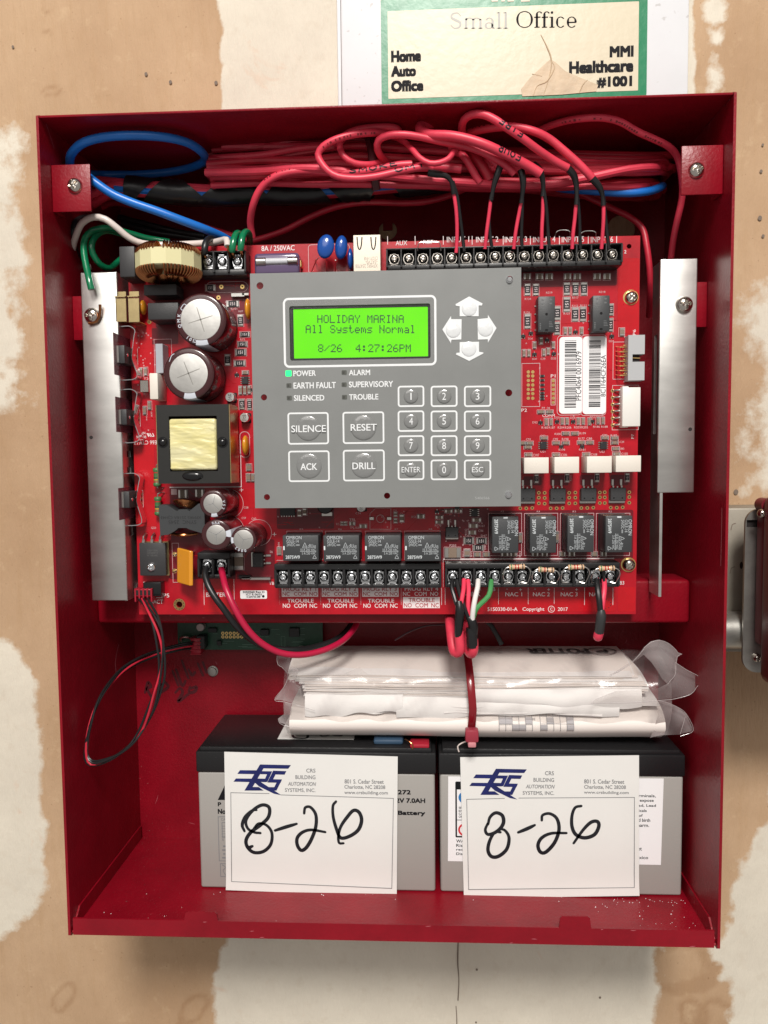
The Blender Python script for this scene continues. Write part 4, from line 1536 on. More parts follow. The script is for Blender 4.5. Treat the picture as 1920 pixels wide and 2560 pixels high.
for c, u, v in ((cD, 1375, 1170), (cD, 1495, 1340), (cG, 775, 90)):
    q = c.p(u, v, PY - 6)
    mb = MB().lathe([(2.9, PY), (2.9, PY - 1), (2.8, PY - 5.6), (2.6, PY - 6)], (q.x, 0, q.z), 'y', 24, 0)
    k = mb.build('small_capacitor', mat('aluminium_can', (.66, .65, .63), .35, 1.0), board)
    mb = MB().text('68', q.x - 1, q.x + 1, q.z + .6, q.z + 1.8, PY - 6.05).text('47', q.x - .9, q.x + 1.1, q.z - .8, q.z + .4, PY - 6.05).text('HZA', q.x - 1.2, q.x + 1.4, q.z - 2.0, q.z - 1.0, PY - 6.05)
    mb.build('lettering', INK, k)
    mb = MB().box(q.x - 3, q.x + 3, PY - .8, PY - .05, q.z - 3, q.z + 3, 0, .5)
    mb.build('base', BLACK, k)

# ---- transformer -------------------------------------------------------------------
YT = PY - 24
x0, x1, z0, _ = cD.box(765, 1235, 1370, 1500, YT)
zt = cD.p(900, 1235, YT).z
zb = cE.p(900, 300, YT).z
tf_loc = ((x0 + x1) / 2, zt)
mb = MB()
wi = cD.box(868, 1330, 1268, 1400, YT)
wb = cE.p(900, 215, YT).z
mb.prism([(x0, zb), (x1, zb), (x1, zt), (x0, zt)], YT, PY - 3, 0, holes=[[(wi[0], wb), (wi[1], wb), (wi[1], wi[3]), (wi[0], wi[3])]])
tf = mb.build('transformer', mat('lacquered_core', (0.018, 0.018, 0.017), .35, bump=.1, bscale=300), board)
mb = MB().box(x0 - .4, x1 + .5, YT + .8, PY - 6, zb - .3, zt + .3, 0, .3)
mb2 = MB()
for x in (x1 + .02, x0 - .62):
    MB().box(x, x + .6, YT + .3, PY - 4, zb, zt, 0, .15).build('brass_band', BRASS, tf)
mb = MB().box(wi[0] + .4, wi[1] - .3, YT - 1.5, PY - 6, wb + .6, wi[3] - 1.6, 0, 1.4, 3)
gxn, gzn = 40, 60
XX, ZZ = np.meshgrid(np.linspace(wi[0] + 1.2, wi[1] - 1.1, gxn), np.linspace(wb + 1.6, wi[3] - 2.6, gzn))
rip = fnoise(XX / 3.2 + .35 * ZZ, ZZ * 1.15, 3.4, 91, 3)
YY = YT - 1.75 - 1.0 * rip
mb.add(np.stack([XX.ravel(), YY.ravel(), ZZ.ravel()], 1).tolist(), [(j * gxn + i, j * gxn + i + 1, (j + 1) * gxn + i + 1, (j + 1) * gxn + i) for j in range(gzn - 1) for i in range(gxn - 1)])
mb.build('taped_coil', YTAPE, tf, smooth=80)
mb = MB()
rt_ = random.Random(9)
cw = wi[1] - wi[0]
for k in range(5):     # creases of the overlapping tape
    z = wb + 2 + k * (wi[3] - wb - 4) / 5
    mb.tube([(wi[0] + .6, YT - 1.45, z + rt_.uniform(-.6, .6)), (wi[0] + cw * .35, YT - 1.55, z + rt_.uniform(-.9, .9)), (wi[0] + cw * .7, YT - 1.5, z + rt_.uniform(-.9, .9)), (wi[1] - .6, YT - 1.45, z + rt_.uniform(-.6, .6))], .12, 6)
mb.build('tape_crease', YTAPE, tf)
for u, v in ((820, 1545), (1315, 1545)):
    q = cD.p(u, v, YT)
    mb = MB().dome(q.x, q.z, 2.5, YT, 2.0, 0, 20, 5).cyl(q.x, q.z, 3.2, YT - .3, YT + .1, 20)
    mb.build('bolt_cap', BLACKG, tf)
q = cE.p(890, 248, YT)
mb = MB().lathe([(6.2, 1), (6.2, -.4), (4.6, -1.4), (2.5, -1.8)], (q.x, YT, q.z), 'y', 24)
mb = MB().add([(a, b, zc * .45 + q.z * .55) for a, b, zc in mb.v], mb.f)
mb.build('bobbin_foot', BLACKG, tf)

# ---- toroidal choke standing on edge --------------------------------------------------
YC = PY - 17
tc = cA.p(908, 1240, YC - 10)
RX = (cA.p(1128, 1240, YC - 10).x - cA.p(688, 1240, YC - 10).x) / 2
choke = MB()
prof = [(RX * .62, -4.7), (RX * 1.0, -4.7), (RX * 1.03, -4.2), (RX * 1.03, 4.6), (RX * 1.0, 5.0), (RX * .62, 5.0)]
choke.lathe(prof, (tc.x, YC, tc.z), 'z', 14)
ck = choke.build('toroid_choke', YTAPE2, board, smooth=20)
mb = MB()
for k in range(58):
    a = 2 * math.pi * k / 58
    if abs(math.sin(a) + 1) < .012:
        continue
    ca, sa = math.cos(a), math.sin(a)
    hh = 9.2
    pts = [(tc.x + rr_ * ca, YC + rr_ * sa, tc.z + zz) for rr_, zz in ((RX * 1.0, 4.2), (RX * .98, 6.4), (RX * .8, hh), (RX * .52, 7.5), (RX * .40, 0), (RX * .52, -7.5), (RX * .8, -hh), (RX * .98, -6.6), (RX * 1.0, -4.2))]
    mb.tube(pts, .58, 6, step=3)
mb.build('copper_winding', COPPER, ck)
mb = MB().box(*[cA.box(600, 1150, 712, 1360, PY - 18)[i] for i in (0, 1)], PY - 18, PY - .1, *[cA.box(600, 1150, 712, 1360, PY - 18)[i] for i in (2, 3)], 0, .6, 2)
mb.build('film_capacitor', CHIP, board)
for (u0, v0, u1, v1, d) in ((660, 238, 935, 322, 14), (692, 390, 950, 525, 17)):
    b = cD.box(u0, v0, u1, v1, PY - d)
    mb = MB().box(b[0], b[1], PY - d, PY - .1, b[2], b[3], 0, .5, 2)
    mb.build('film_capacitor', CHIP, board)
b = cD.box(820, 180, 960, 215, PY - 3)
mb = MB().box(b[0], b[1], PY - 4, PY, b[2], b[3], 0, .3)
mb.build('choke_base', CHIP, board)
b = cD.box(755, 728, 824, 972, PY - 11)
MB().box(b[0], b[1], PY - 11, PY - .1, b[2], b[3], 0, .3).build('film_capacitor', mat('pale_grey_box', (.36, .38, .42), .45), board, label='pale grey box capacitor')
b = cD.box(706, 972, 782, 1188, PY - 16)
MB().box(b[0], b[1], PY - 16, PY - .1, b[2], b[3], 0, .5, 2).build('film_capacitor', CERAM, board, label='white box capacitor')
b = cD.box(628, 1030, 702, 1130, PY - 5)
MB().box(b[0], b[1], PY - 5, PY - .1, b[2], b[3], 0, .3).build('crystal_can', STEEL, board)
for (u0, v0, u1, v1, d) in ((422, 292, 520, 545, 12), (528, 290, 628, 548, 12)):
    b = cD.box(u0, v0, u1, v1, PY - d)
    mb = MB()
    t = .5
    mb.box(b[0], b[1], PY - d, PY - d + t, b[2], b[3] - 4.2, 0, .15)
    mb.box(b[0], b[1], PY - d + .8, PY - .1, b[2], b[2] + t, 0)
    mb.box(b[0], b[0] + t, PY - d + .3, PY - .1, b[2], b[3] - 3, 0)
    mb.box(b[0], b[1], PY - d - 1.2, PY - d + .2, b[3] - 3.6, b[3] - 3.1, 0)
    mb.box(b[0] + .4, b[1] - .5, PY - d + 1.5, PY - d + 2, b[3] - 3.4, b[3], 0)
    mb.build('brass_clip', BRASS, board)

# epoxy dipped discs
def blob(x, y, z, rx, ry, rz, name, m, tilt=0.0, lab=None):
    mb = MB()
    prof = [(math.sin(math.pi * k / 10) if 0 < k < 10 else .02, -math.cos(math.pi * k / 10)) for k in range(11)]
    mb.lathe(prof, (0, 0, 0), 'z', 24)
    R = Matrix.Rotation(tilt, 3, 'Y')
    mb.v = [tuple(R @ Vector((p[0] * rx, p[1] * ry, p[2] * rz)) + Vector((x, y, z))) for p in mb.v]
    return mb.build(name, m, board, smooth=60, label=lab)


q = cD.p(652, 425, PY - 5); blob(q.x, PY - 4, q.z, 1.9, 4.2, 4.4, 'disc_capacitor', ORANGE)
q = cD.p(1518, 440, PY - 5); blob(q.x + .6, PY - 5, q.z, 1.9, 4.5, 6.2, 'disc_capacitor', ORANGE)
q = cD.p(1506, 1570, PY - 5); blob(q.x, PY - 5, q.z, 2.1, 4.5, 6.0, 'disc_capacitor', ORANGE)
q = cB.p(592, 1152, PY - 13); blob(q.x, PY - 13, q.z, 5.0, 2.6, 7.0, 'varistor_disc', BLUEE, .18)
q = cB.p(698, 1155, PY - 10); blob(q.x, PY - 9, q.z, 3.8, 3.2, 7.0, 'varistor_disc', BLUEE, .1)
q = cB.p(762, 1235, PY - 6); blob(q.x, PY - 5, q.z, 1.8, 4, 6.4, 'varistor_disc', BLUEE, 0)
mb = MB()
for (u, v), (u2, v2) in (((530, 1240), (495, 1325)), ((600, 1245), (600, 1325)), ((660, 1245), (660, 1330)), ((545, 1230), (520, 1250))):
    mb.tube([tuple(cB.p(u, v, PY - 11)), tuple(cB.p(u2, v2, PY - .5))], .35, 8, smooth=False)
mb.build('lead_wire', TIN, board)
# orange resettable fuse: a slab leaning towards the room
mb = MB()
A = [cE.p(780, 745, PY - 9), cE.p(780, 985, PY - 9), cE.p(868, 1010, PY - 17), cE.p(868, 768, PY - 17)]
o_ = Vector((1.2, 0.6, 0))
vs = [tuple(p) for p in A] + [tuple(p + Vector((2.0, .8, 0))) for p in A]
mb.add(vs, [(0, 1, 2, 3), (4, 5, 6, 7), (0, 1, 5, 4), (1, 2, 6, 5), (2, 3, 7, 6), (3, 0, 4, 7)])
me_ = mb.build('resettable_fuse', ORANGE, board, smooth=0)
bv = me_.modifiers.new('b', 'BEVEL'); bv.width = .0006; bv.segments = 2
mb = MB()
for v in (790, 905):
    p = cE.p(765, v, PY); fine.ringdisc(p.x, p.z, .5, 1.5, TY - .02, 1, 14)
    mb.tube([(p.x, PY, p.z), (p.x + 1, PY - 6, p.z), tuple(cE.p(785, v, PY - 9))], .4, 8)
p = cE.p(898, 770, PY); mb.tube([(p.x, PY, p.z), (p.x, PY - 3, p.z), (p.x - 1.5, PY - 9, p.z + 1)], .45, 8)
mb.build('lead_wire', TIN, board)

# fuse under a violet cover
b = cB.box(97, 1198, 412, 1330, PY - 9)
mb = MB().box(b[0], b[1], PY - 10, PY - .2, b[2] - 1.5, b[3], 0, 2.2, 3)
fz = mb.build('fuse_holder', mat('violet_cover', (0.11, 0.075, 0.15), .14, coat=.6), board)
g = cB.box(110, 1215, 400, 1290, PY - 10)
zc = (g[2] + g[3]) / 2
mb = MB().lathe([(2.0, g[0] + 4), (2.0, g[1] - 4)], (0, PY - 9.6, zc), 'x', 20)
mb.build('glass_tube', mat('fuse_tube', (.55, .56, .60), .08, coat=1.0), fz)
for xa, xb in ((g[0], g[0] + 6), (g[1] - 6, g[1])):
    MB().lathe([(2.1, xa), (2.35, xa + .3), (2.35, xb - .3), (2.1, xb)], (0, PY - 9.6, zc), 'x', 20).build('end_cap', TIN, fz)
p = cB.box(412, 1248, 430, 1300, PY - 3)
MB().box(p[0], p[1], PY - 5, PY, p[2], p[3], 0, .4).build('brass_contact', GOLD, fz)

# network jack
YJ = PY - 13.5
b = cB.box(780, 1070, 975, 1340, YJ)
jk = MB().box(b[0], b[1], YJ, PY - .1, b[2] - 2, b[3], 0, .35)
J = jk.build('network_jack', mat('jack_shell', (.56, .50, .42), .30, 1.0, bump=.05, bscale=200), board)
mb = MB()
for u in (825, 921):
    pts = [cB.p(u - 16, 1088, YJ - .1), cB.p(u - 12, 1140, YJ - .1), cB.p(u - 4, 1168, YJ - .1), cB.p(u + 6, 1168, YJ - .1), cB.p(u + 14, 1140, YJ - .1), cB.p(u + 18, 1088, YJ - .1)]
    mb.stroke([(q.x, q.z) for q in pts], .7, YJ - .08, 0)
mb.build('slot_outline', DARKHOLE, J)
mb = MB()
for i, s in enumerate(('CXGY1-4N8', '-EATV0-', 'XFMRS 254708')):
    q = cB.box((858, 868, 798)[i], 1222 + i * 26, (952, 950, 952)[i], 1244 + i * 26, YJ - .08)
    mb.text(s, *q, YJ - .08, rot=2)
mb.build('lettering', mat('etched_print', (.30, .26, .22), .5, .5), J)

# four white ceramic blocks
for u0, v0, u1, v1 in ((100, 1672, 305, 1802), (352, 1667, 557, 1800), (622, 1662, 828, 1797), (862, 1656, 1070, 1790)):
    b = cI.box(u0, v0, u1, v1, PY - 17)
    MB().box(b[0], b[1], PY - 17, PY - .1, b[2], b[3], 0, .35, 2).build('ceramic_block', CERAM, board)

# connectors on the right edge
b = cI.box(966, 656, 1098, 1030, PY - 9)
nb = cI.box(1000, 815, 1098, 876, PY - 9)
mb = MB().prism([(b[0], b[2]), (b[1], b[2]), (b[1], nb[2]), (nb[0], nb[2]), (nb[0], nb[3]), (b[1], nb[3]), (b[1], b[3]), (b[0], b[3])], PY - 9, PY - .5)
hd = mb.build('pin_header', GREYPL, board)
MB().box(nb[0] - 1, b[1] - 2, PY - 6, PY - 1, nb[2] - 1, nb[3] + 1).build('recess', DARKHOLE, hd)
mb = MB()
for k in range(7):
    p0 = cI.p(955, 742 + 39 * k, PY - 3.5); p1 = cI.p(905, 748 + 39 * k, PY)
    mb.tube([tuple(p0), (p0.x - 2, PY - 3.5, p0.z), tuple(p1)], .34, 6)
    p1 = cI.p(862, 752 + 39 * k, PY); p0 = cI.p(952, 756 + 39 * k, PY - 5.5)
    mb.tube([tuple(p0), (p0.x - 4, PY - 5.5, p0.z), tuple(p1)], .34, 6)
mb.tube([tuple(cI.p(1000, 845, PY - 7)), tuple(cI.p(1062, 848, PY - 7))], .35, 6, smooth=False)
mb.build('header_pin', GOLD, hd)
b = cI.box(918, 1090, 1064, 1412, PY - 9)
mb = MB().box(b[0], b[1], PY - 9, PY - .2, b[2], b[3], 0, .4, 2)
b2 = cI.box(912, 1082, 962, 1422, PY - 5)
mb.box(b2[0], b2[1], PY - 6, PY - .2, b2[2], b2[3], 0, .3)
w7 = mb.build('white_connector', WHITEPL, board)
mb = MB()
for k in range(6):
    v = 1112 + k * 57
    p0 = cI.p(915, v, PY - 3); p1 = cI.p(870, v + 2, PY - 2)
    mb.tube([tuple(p0), tuple(p1), tuple(cI.p(840, v + 5, PY))], .6, 8)
    q = cI.p(835, v + 6, PY)
    fine.ringdisc(q.x, q.z, .5, 1.15, TY - .02, 1, 14); fine.disc(q.x, q.z, .5, TY - .01, 2, 10)
mb.build('connector_pin', TIN, w7)

# barcode stickers
rb_ = random.Random(21)
for (u0, v0, u1, v1), (ub0, ub1), txt, (t0, t1, t2, t3) in (((393, 672, 580, 1306), (438, 530), 'PFC4064 0016979', (531, 792, 574, 1198)),
                                                          ((588, 668, 778, 1310), (640, 732), '8C1F64CF26EA', (738, 822, 776, 1166))):
    b = cI.box(u0, v0, u1, v1, TY)
    mb = MB().prism(rrect(*b, 2.2), PY - .25, PY - .06)
    lb = mb.build('barcode_label', LABEL, board)
    q = cI.box(ub0, 702, ub1, 1258 if u0 < 500 else 1248, TY)
    mb = MB()
    z = q[3]
    while z > q[2]:
        t = rb_.choice([.22, .22, .44, .66]); g_ = rb_.choice([.24, .24, .48, .7])
        mb.rect(q[0], q[1], z - t, z, PY - .3)
        z -= t + g_
    mb.build('bars', INK, lb)
    mb = MB().ctext(cI, txt, t0, t1, t2, t3, PY - .3, rot=3)
    mb.build('lettering', INK, lb)
    g = cI.box(u0 - 18, v0 - 14, u1 + 2, v1 + 14, TY)
    fine.frame(*g, .3, TY, 0, 2.4)
b = cE.box(1218, 1040, 1404, 1097, TY)
lb = MB().prism(rrect(*b, .8), PY - .22, PY - .06).build('part_label', LABEL, board)
mb = MB().ctext(cE, '3003060 Rev D', 1235, 1044, 1386, 1058, PY - .27, bold=.02).ctext(cE, 'ICT R 06/25', 1258, 1061, 1368, 1074, PY - .27, bold=.02).ctext(cE, '5-234720-288', 1262, 1077, 1358, 1090, PY - .27, bold=.02)
q = cE.p(1378, 1080, PY); mb.disc(q.x, q.z, .85, PY - .27, 0, 14)
mb.build('lettering', INK, lb)

# flat black regulator with a screw, lower left
YQ = PY - 6
b = cE.box(518, 712, 706, 938, YQ)
mb = MB().box(b[0], b[1], YQ, PY - 2, b[2], b[3], 0, .4, 2)
rg = mb.build('regulator', CHIP, board)
MB().box(b[0] + .2, b[1] + .9, PY - 2.6, PY - .2, b[2] - .5, b[3] + .5, 0, .2).build('metal_tab', BRASS, rg)
q = cE.p(600, 880, YQ - 1)
inst('screw', screw_mesh('screw', 2.9, 1.7, True, False, [CHROME], ang=.7), rg, (q.x, YQ, q.z))
mb = MB()
for u in (550, 608, 665):
    t_, e_ = cE.p(u, 712, PY - 4), cE.p(u, 655, PY - 3)
    mb.box(t_.x - .9, t_.x + .9, PY - 4.4, PY - 3.6, t_.z - .3, t_.z + 2.4, 0, .2)
    mb.tube([(t_.x, PY - 4, t_.z + 2), (t_.x, PY - 4, t_.z + 4), (t_.x + .7, PY - 1, e_.z + .6)], [.6, .6, .9], 8)
mb.build('leg', TIN, rg)
mb = MB()
for k in range(3):
    mb.ctext(cE, ('200V 30A', 'XX000014', 'A 14B AX')[k], 575, 758 + 17 * k, 648, 770 + 17 * k, YQ - .05)
mb.build('lettering', mat('dim_chip_print', (.10, .10, .10), .5), rg)

# shaped black coil under the transformer
YI = PY - 14
outl = [(655, 448), (712, 450), (782, 492), (795, 480), (852, 480), (866, 492), (930, 440), (968, 440), (975, 655), (940, 640), (866, 618), (846, 608), (790, 608), (770, 626), (720, 655), (665, 660)]
mb = MB().prism([(p.x, p.z) for p in cE.pts(outl, YI)], YI, PY - 3)
ind = mb.build('power_inductor', RELAY, board, smooth=0)
FI = mat('faint_inductor_print', (.012, .012, .013), .5)
MB().ctext(cE, 'XFMRS 2518A CJH43', 668, 522, 950, 545, YI - .06, rot=2).build('lettering', FI, ind)
MB().ctext(cE, 'SYNC  2545', 722, 556, 915, 580, YI - .06, rot=2).build('lettering', FI, ind)
mb = MB()
for k in range(7):
    a, e_ = cE.p(745 + 6 * k, 425 + 6 * k, PY - 8), cE.p(930 - 5 * k, 432 + 6 * k, PY - 8)
    mb.tube([(a.x, PY - 3, a.z), (a.x + 2, PY - 9, a.z + .5), ((a.x + e_.x) / 2, PY - 12, a.z + 1), (e_.x - 2, PY - 9, e_.z + .5), (e_.x, PY - 3, e_.z)], .75, 7)
a = cE.p(820, 650, PY - 8)
mb.tube([(a.x - 8, PY - 5, a.z), (a.x, PY - 10, a.z - .6), (a.x + 8, PY - 5, a.z)], 1.0, 8)
mb.build('copper_winding', COPPER, ind)

# green axial resistors standing left of the transformer
for (u, v0, v1) in ((640, 192, 322), (648, 392, 522)):
    a, e_ = cE.p(u, v0, PY - 4), cE.p(u, v1, PY - 4)
    L = a.z - e_.z
    prof = [(1.7, 0), (2.3, .8), (2.3, 1.8), (1.9, 2.6), (1.9, L - 2.6), (2.3, L - 1.8), (2.3, L - .8), (1.7, L)]
    r = MB().lathe(prof, (a.x, PY - 4, e_.z), 'z', 18).build('axial_resistor', BAND_G, board, smooth=60)
    mb = MB()
    for k, h in enumerate((2.9, 4.2, 5.4, L - 3)):
        mb.lathe([(1.95, h - .3), (1.95, h + .3)], (a.x, PY - 4, e_.z), 'z', 18, k % 3)
    mb.build('colour_band', [BAND_R, ORANGE, BAND_K], r)
    mb = MB().tube([(a.x, PY - 4, a.z), (a.x, PY - 4, a.z + 1.6), (a.x + 1.5, PY - 3, a.z + 2.4), (a.x + 3, PY, a.z + 2.2)], .4, 8).tube([(a.x, PY - 4, e_.z), (a.x + .5, PY - 3.5, e_.z - 1), (a.x + 3, PY, e_.z - .6)], .4, 8)
    mb.build('lead_wire', TIN, r)

# slotted pads by the heat sink, bare pads, heat slugs
for c, (u0, v0, u1, v1) in ((cD, (582, 768, 615, 905)), (cD, (600, 1277, 636, 1415)), (cE, (516, 348, 550, 465))):
    b = c.box(u0, v0, u1, v1, TY)
    fine.frame(*b, .3, TY)
    for k in range(3):
        z = b[3] - (k + .7) * (b[3] - b[2]) / 3.6
        fine.box(b[0] + .7, b[1] - .5, PY - 1.2, PY - .1, z - .8, z + .7, 3, .15)
for b in ((1210, 935, 1290, 958, BLACK), (1228, 945, 1296, 962, TIN), (1286, 948, 1430, 966, TIN)):
    q = cE.box(*b[:4], PY - 2)
    MB().box(q[0], q[1], PY - 3, PY - .1, q[2], q[3], 0, .2).build('heat_slug', b[4], board)
for b in ((1388, 310, 1500, 340, TIN), (1478, 308, 1536, 330, TIN)):
    q = cD.box(*b[:4], PY - 2)
    MB().box(q[0], q[1], PY - 3, PY - .1, q[2], q[3], 0, .2).build('heat_slug', b[4], board)
for c, u, v in ((cD, 1305, 256), (cD, 1480, 255), (cD, 1282, 345), (cD, 708, 547)):
    q = c.p(u, v, PY)
    fine.ringdisc(q.x, q.z, .45, 1.35, TY - .02, 1, 16); fine.disc(q.x, q.z, .45, TY - .01, 2, 10)
for u, v in ((1325, 540), (1345, 560), (1365, 538)):
    pass
for v in (962, 995, 1033, 1070, 1107, 1142, 1180):
    for u in (135, 172):
        q = cI.p(u, v, PY)
        fine.disc(q.x, q.z, 1.0, TY - .02, 1, 12)
for k in range(6):
    q = cI.p(342, 1035 + 36 * k, PY)
    fine.disc(q.x, q.z, 1.0, TY - .02, 1, 12)
fine.frame(*cI.box(80, 890, 232, 1250, TY), .3, TY)
fine.frame(*cI.box(322, 1018, 360, 1238, TY), .3, TY)
fine.frame(*cI.box(838, 712, 960, 1022, TY), .3, TY)
fine.frame(*cI.box(832, 1072, 1050, 1442, TY), .3, TY)
fine.frame(*cE.box(745, 712, 800, 985, TY), .25, TY)
fine.frame(*cD.box(745, 690, 900, 980, TY), .25, TY)
# buzzer outline below the keypad
q = cG.p(928, 181, TY)
fine.ringdisc(q.x, q.z, 2.2, 2.5, TY, 0, 28)
oc = [(845, 140), (890, 97), (1012, 97), (1012, 265), (845, 265)]
ring = [(p.x, p.z) for p in cG.pts(oc, TY)]
for a, e_ in zip(ring, ring[1:] + ring[:1]):
    fine.stroke([a, e_], .25, TY)
for u in (858, 998):
    b = cG.box(u - 20, 166, u + 20, 194, PY - 1)
    MB().box(b[0], b[1], PY - 1, PY - .05, b[2], b[3], 0, .3).build('solder_pad', TIN, board)
# the round black sounder peeping out below the keypad
q = cG.p(490, 95, PY - 3)
MB().lathe([(5.2, PY - .1), (5.2, PY - 4), (4.6, PY - 5), (3.4, PY - 5)], (q.x, 0, q.z + 1.6), 'y', 30).build('sounder', BLACKG, board)
b = cG.box(458, 128, 545, 162, PY - 1)
MB().box(b[0], b[1], PY - 1, PY - .05, b[2], b[3], 0, .25).build('solder_pad', TIN, board)

# ---- board print ------------------------------------------------------------------------
silk.ctext(cB, '8A / 250VAC', 148, 1147, 378, 1178, TY, bold=.01)
silk.ctext(cB, 'AUX', 1076, 1112, 1156, 1142, TY, bold=.005)
silk.ctext(cB, 'REF', 1266, 1108, 1336, 1132, TY, bold=.005)
for k, u in enumerate((-78, 95, 265, 433, 603, 775)):
    silk.ctext(cC, 'INPUT %d' % (k + 1), u, 930, u + 132, 960, TY, bold=.005)
for u in (-429, -266, -99, 72, 256, 417, 589, 760, 928):
    b = cC.box(u - 2, 925, u + 2, 975, TY)
    silk.rect(*b, TY)
b = cB.box(1015, 1117, 1016 + 1000, 1118, TY)
silk.ctext(cC, '2', 972, 1008, 986, 1028, TY, bold=.005)
gx_ = [125, 452, 772, 1094, 1417, 1444]
for u in gx_:
    b = cG.box(u - 1.5, 735, u + 1.5, 868, TY)
    silk.rect(*b, TY)
b = cG.box(100, 512, 162, 514, TY); silk.rect(*b, TY)
for k, u in enumerate((140, 460, 782)):
    b = cG.box(u, 715, u + 292, 803, TY)
    silk.rect(*b, TY)
    ink = inkm
    ink.ctext(cG, 'PROG RLY %d' % (k + 1), u + 12, 727, u + 276, 757, TY - .06, bold=.005)
    for i, s in enumerate(('NC', 'COM', 'NO')):
        w0 = (u + 8, u + 98, u + 222)[i]; ink.ctext(cG, s, w0, 766, w0 + (56, 100, 64)[i], 796, TY - .06, bold=.005)
    silk.ctext(cG, 'TROUBLE', u + 46, 820, u + 256, 850, TY, bold=.007)
    for i, s in enumerate(('NO', 'COM', 'NC')):
        w0 = (u + 10, u + 100, u + 224)[i]; silk.ctext(cG, s, w0, 858, w0 + (60, 100, 60)[i], 892, TY, bold=.007)
silk.ctext(cG, 'PROG RLY 4', 1122, 724, 1390, 755, TY, bold=.01)
for i, s in enumerate(('NC', 'COM', 'NO')):
    w0 = (1108, 1200, 1326)[i]; silk.ctext(cG, s, w0, 764, w0 + (58, 98, 64)[i], 796, TY, bold=.005)
silk.rect(*cG.box(1108, 806, 1402, 894, TY), TY)
inkm.ctext(cG, 'TROUBLE', 1152, 814, 1362, 846, TY - .06, bold=.005)
for i, s in enumerate(('NO', 'COM', 'NC')):
    w0 = (1116, 1207, 1334)[i]; inkm.ctext(cG, s, w0, 854, w0 + (62, 100, 60)[i], 888, TY - .06, bold=.005)
silk.ctext(cH, 'P-LINK', 150, 962, 272, 992, TY, bold=.005)
for s, u in (('A', 257), ('B', 352), ('-', 443), ('+', 530), ('-', 630), ('+', 718), ('-', 818), ('+', 905)):
    silk.ctext(cH, s, u, 932 if s in 'AB' else (938 if s == '+' else 942), u + (18 if s in 'AB+' else 10), 956 if s in 'AB+' else 945, TY, bold=.005)
for k, u in enumerate((437, 622, 808, 998)):
    silk.ctext(cH, 'NAC %d' % (k + 1), u, 965, u + 112, 992, TY, bold=.005)
for u, v1 in ((35, 1045), (391, 1045), (590, 1045), (764, 1042), (967, 1050), (1157, 1050), (10, 1050)):
    silk.rect(*cH.box(u - 1.2, 935, u + 1.2, v1, TY), TY)
silk.ctext(cH, '5150330-01-A', 318, 1066, 518, 1090, TY, bold=.005)
silk.ctext(cH, 'Copyright', 552, 1066, 698, 1096, TY, bold=.005)
silk.ctext(cH, '2017', 788, 1066, 855, 1090, TY, bold=.005)
silk.ctext(cH, 'C', 737, 1068, 753, 1088, TY, bold=.005)
q = cH.p(745, 1078, TY); silk.ringdisc(q.x, q.z, 1.75, 2.05, TY, 0, 30)
silk.ctext(cH, 'TB3', 1182, 890, 1232, 914, TY, bold=.005)
silk.ctext(cG, 'TB1', 40, 685, 92, 708, TY, bold=.005)
silk.ctext(cE, 'BATTERY', 982, 1055, 1140, 1084, TY, bold=.005)
for u in (967, 1176):
    silk.rect(*cE.box(u - 1, 960, u + 1, 1140, TY), TY)
silk.ctext(cE, 'P5', 688, 1062, 728, 1088, TY, bold=.005)
silk.ctext(cE, 'DACT', 592, 1103, 685, 1132, TY, bold=.005)
silk.frame(*cE.box(548, 980, 680, 1092, TY), .35, TY)
for s, b, r in (('-M4', (636, 1458, 676, 1480), 0), ('94V-08', (600, 1490, 682, 1512), 0), ('E66 CTI617', (580, 1532, 768, 1562), 0)):
    silk.ctext(cD, s, *b, TY, rot=2 if s[0] == 'E' else 0)
silk.ctext(cD, 'RU', 692, 1470, 746, 1500, TY, shear=-.3, bold=.02)
for c, s, u0, v0, u1, v1 in ((cI, 'P2', 78, 1266, 124, 1292), (cI, 'P1', 322, 982, 360, 1008), (cI, 'COMM', 252, 1312, 354, 1334), (cG, 'TBL', 680, 180, 732, 198)):
    silk.ctext(c, s, u0, v0, u1, v1, TY)
silk.ctext(cI, 'P7', 990, 1478, 1012, 1515, TY, rot=3); silk.ctext(cI, 'P6', 1003, 610, 1026, 656, TY, rot=3)
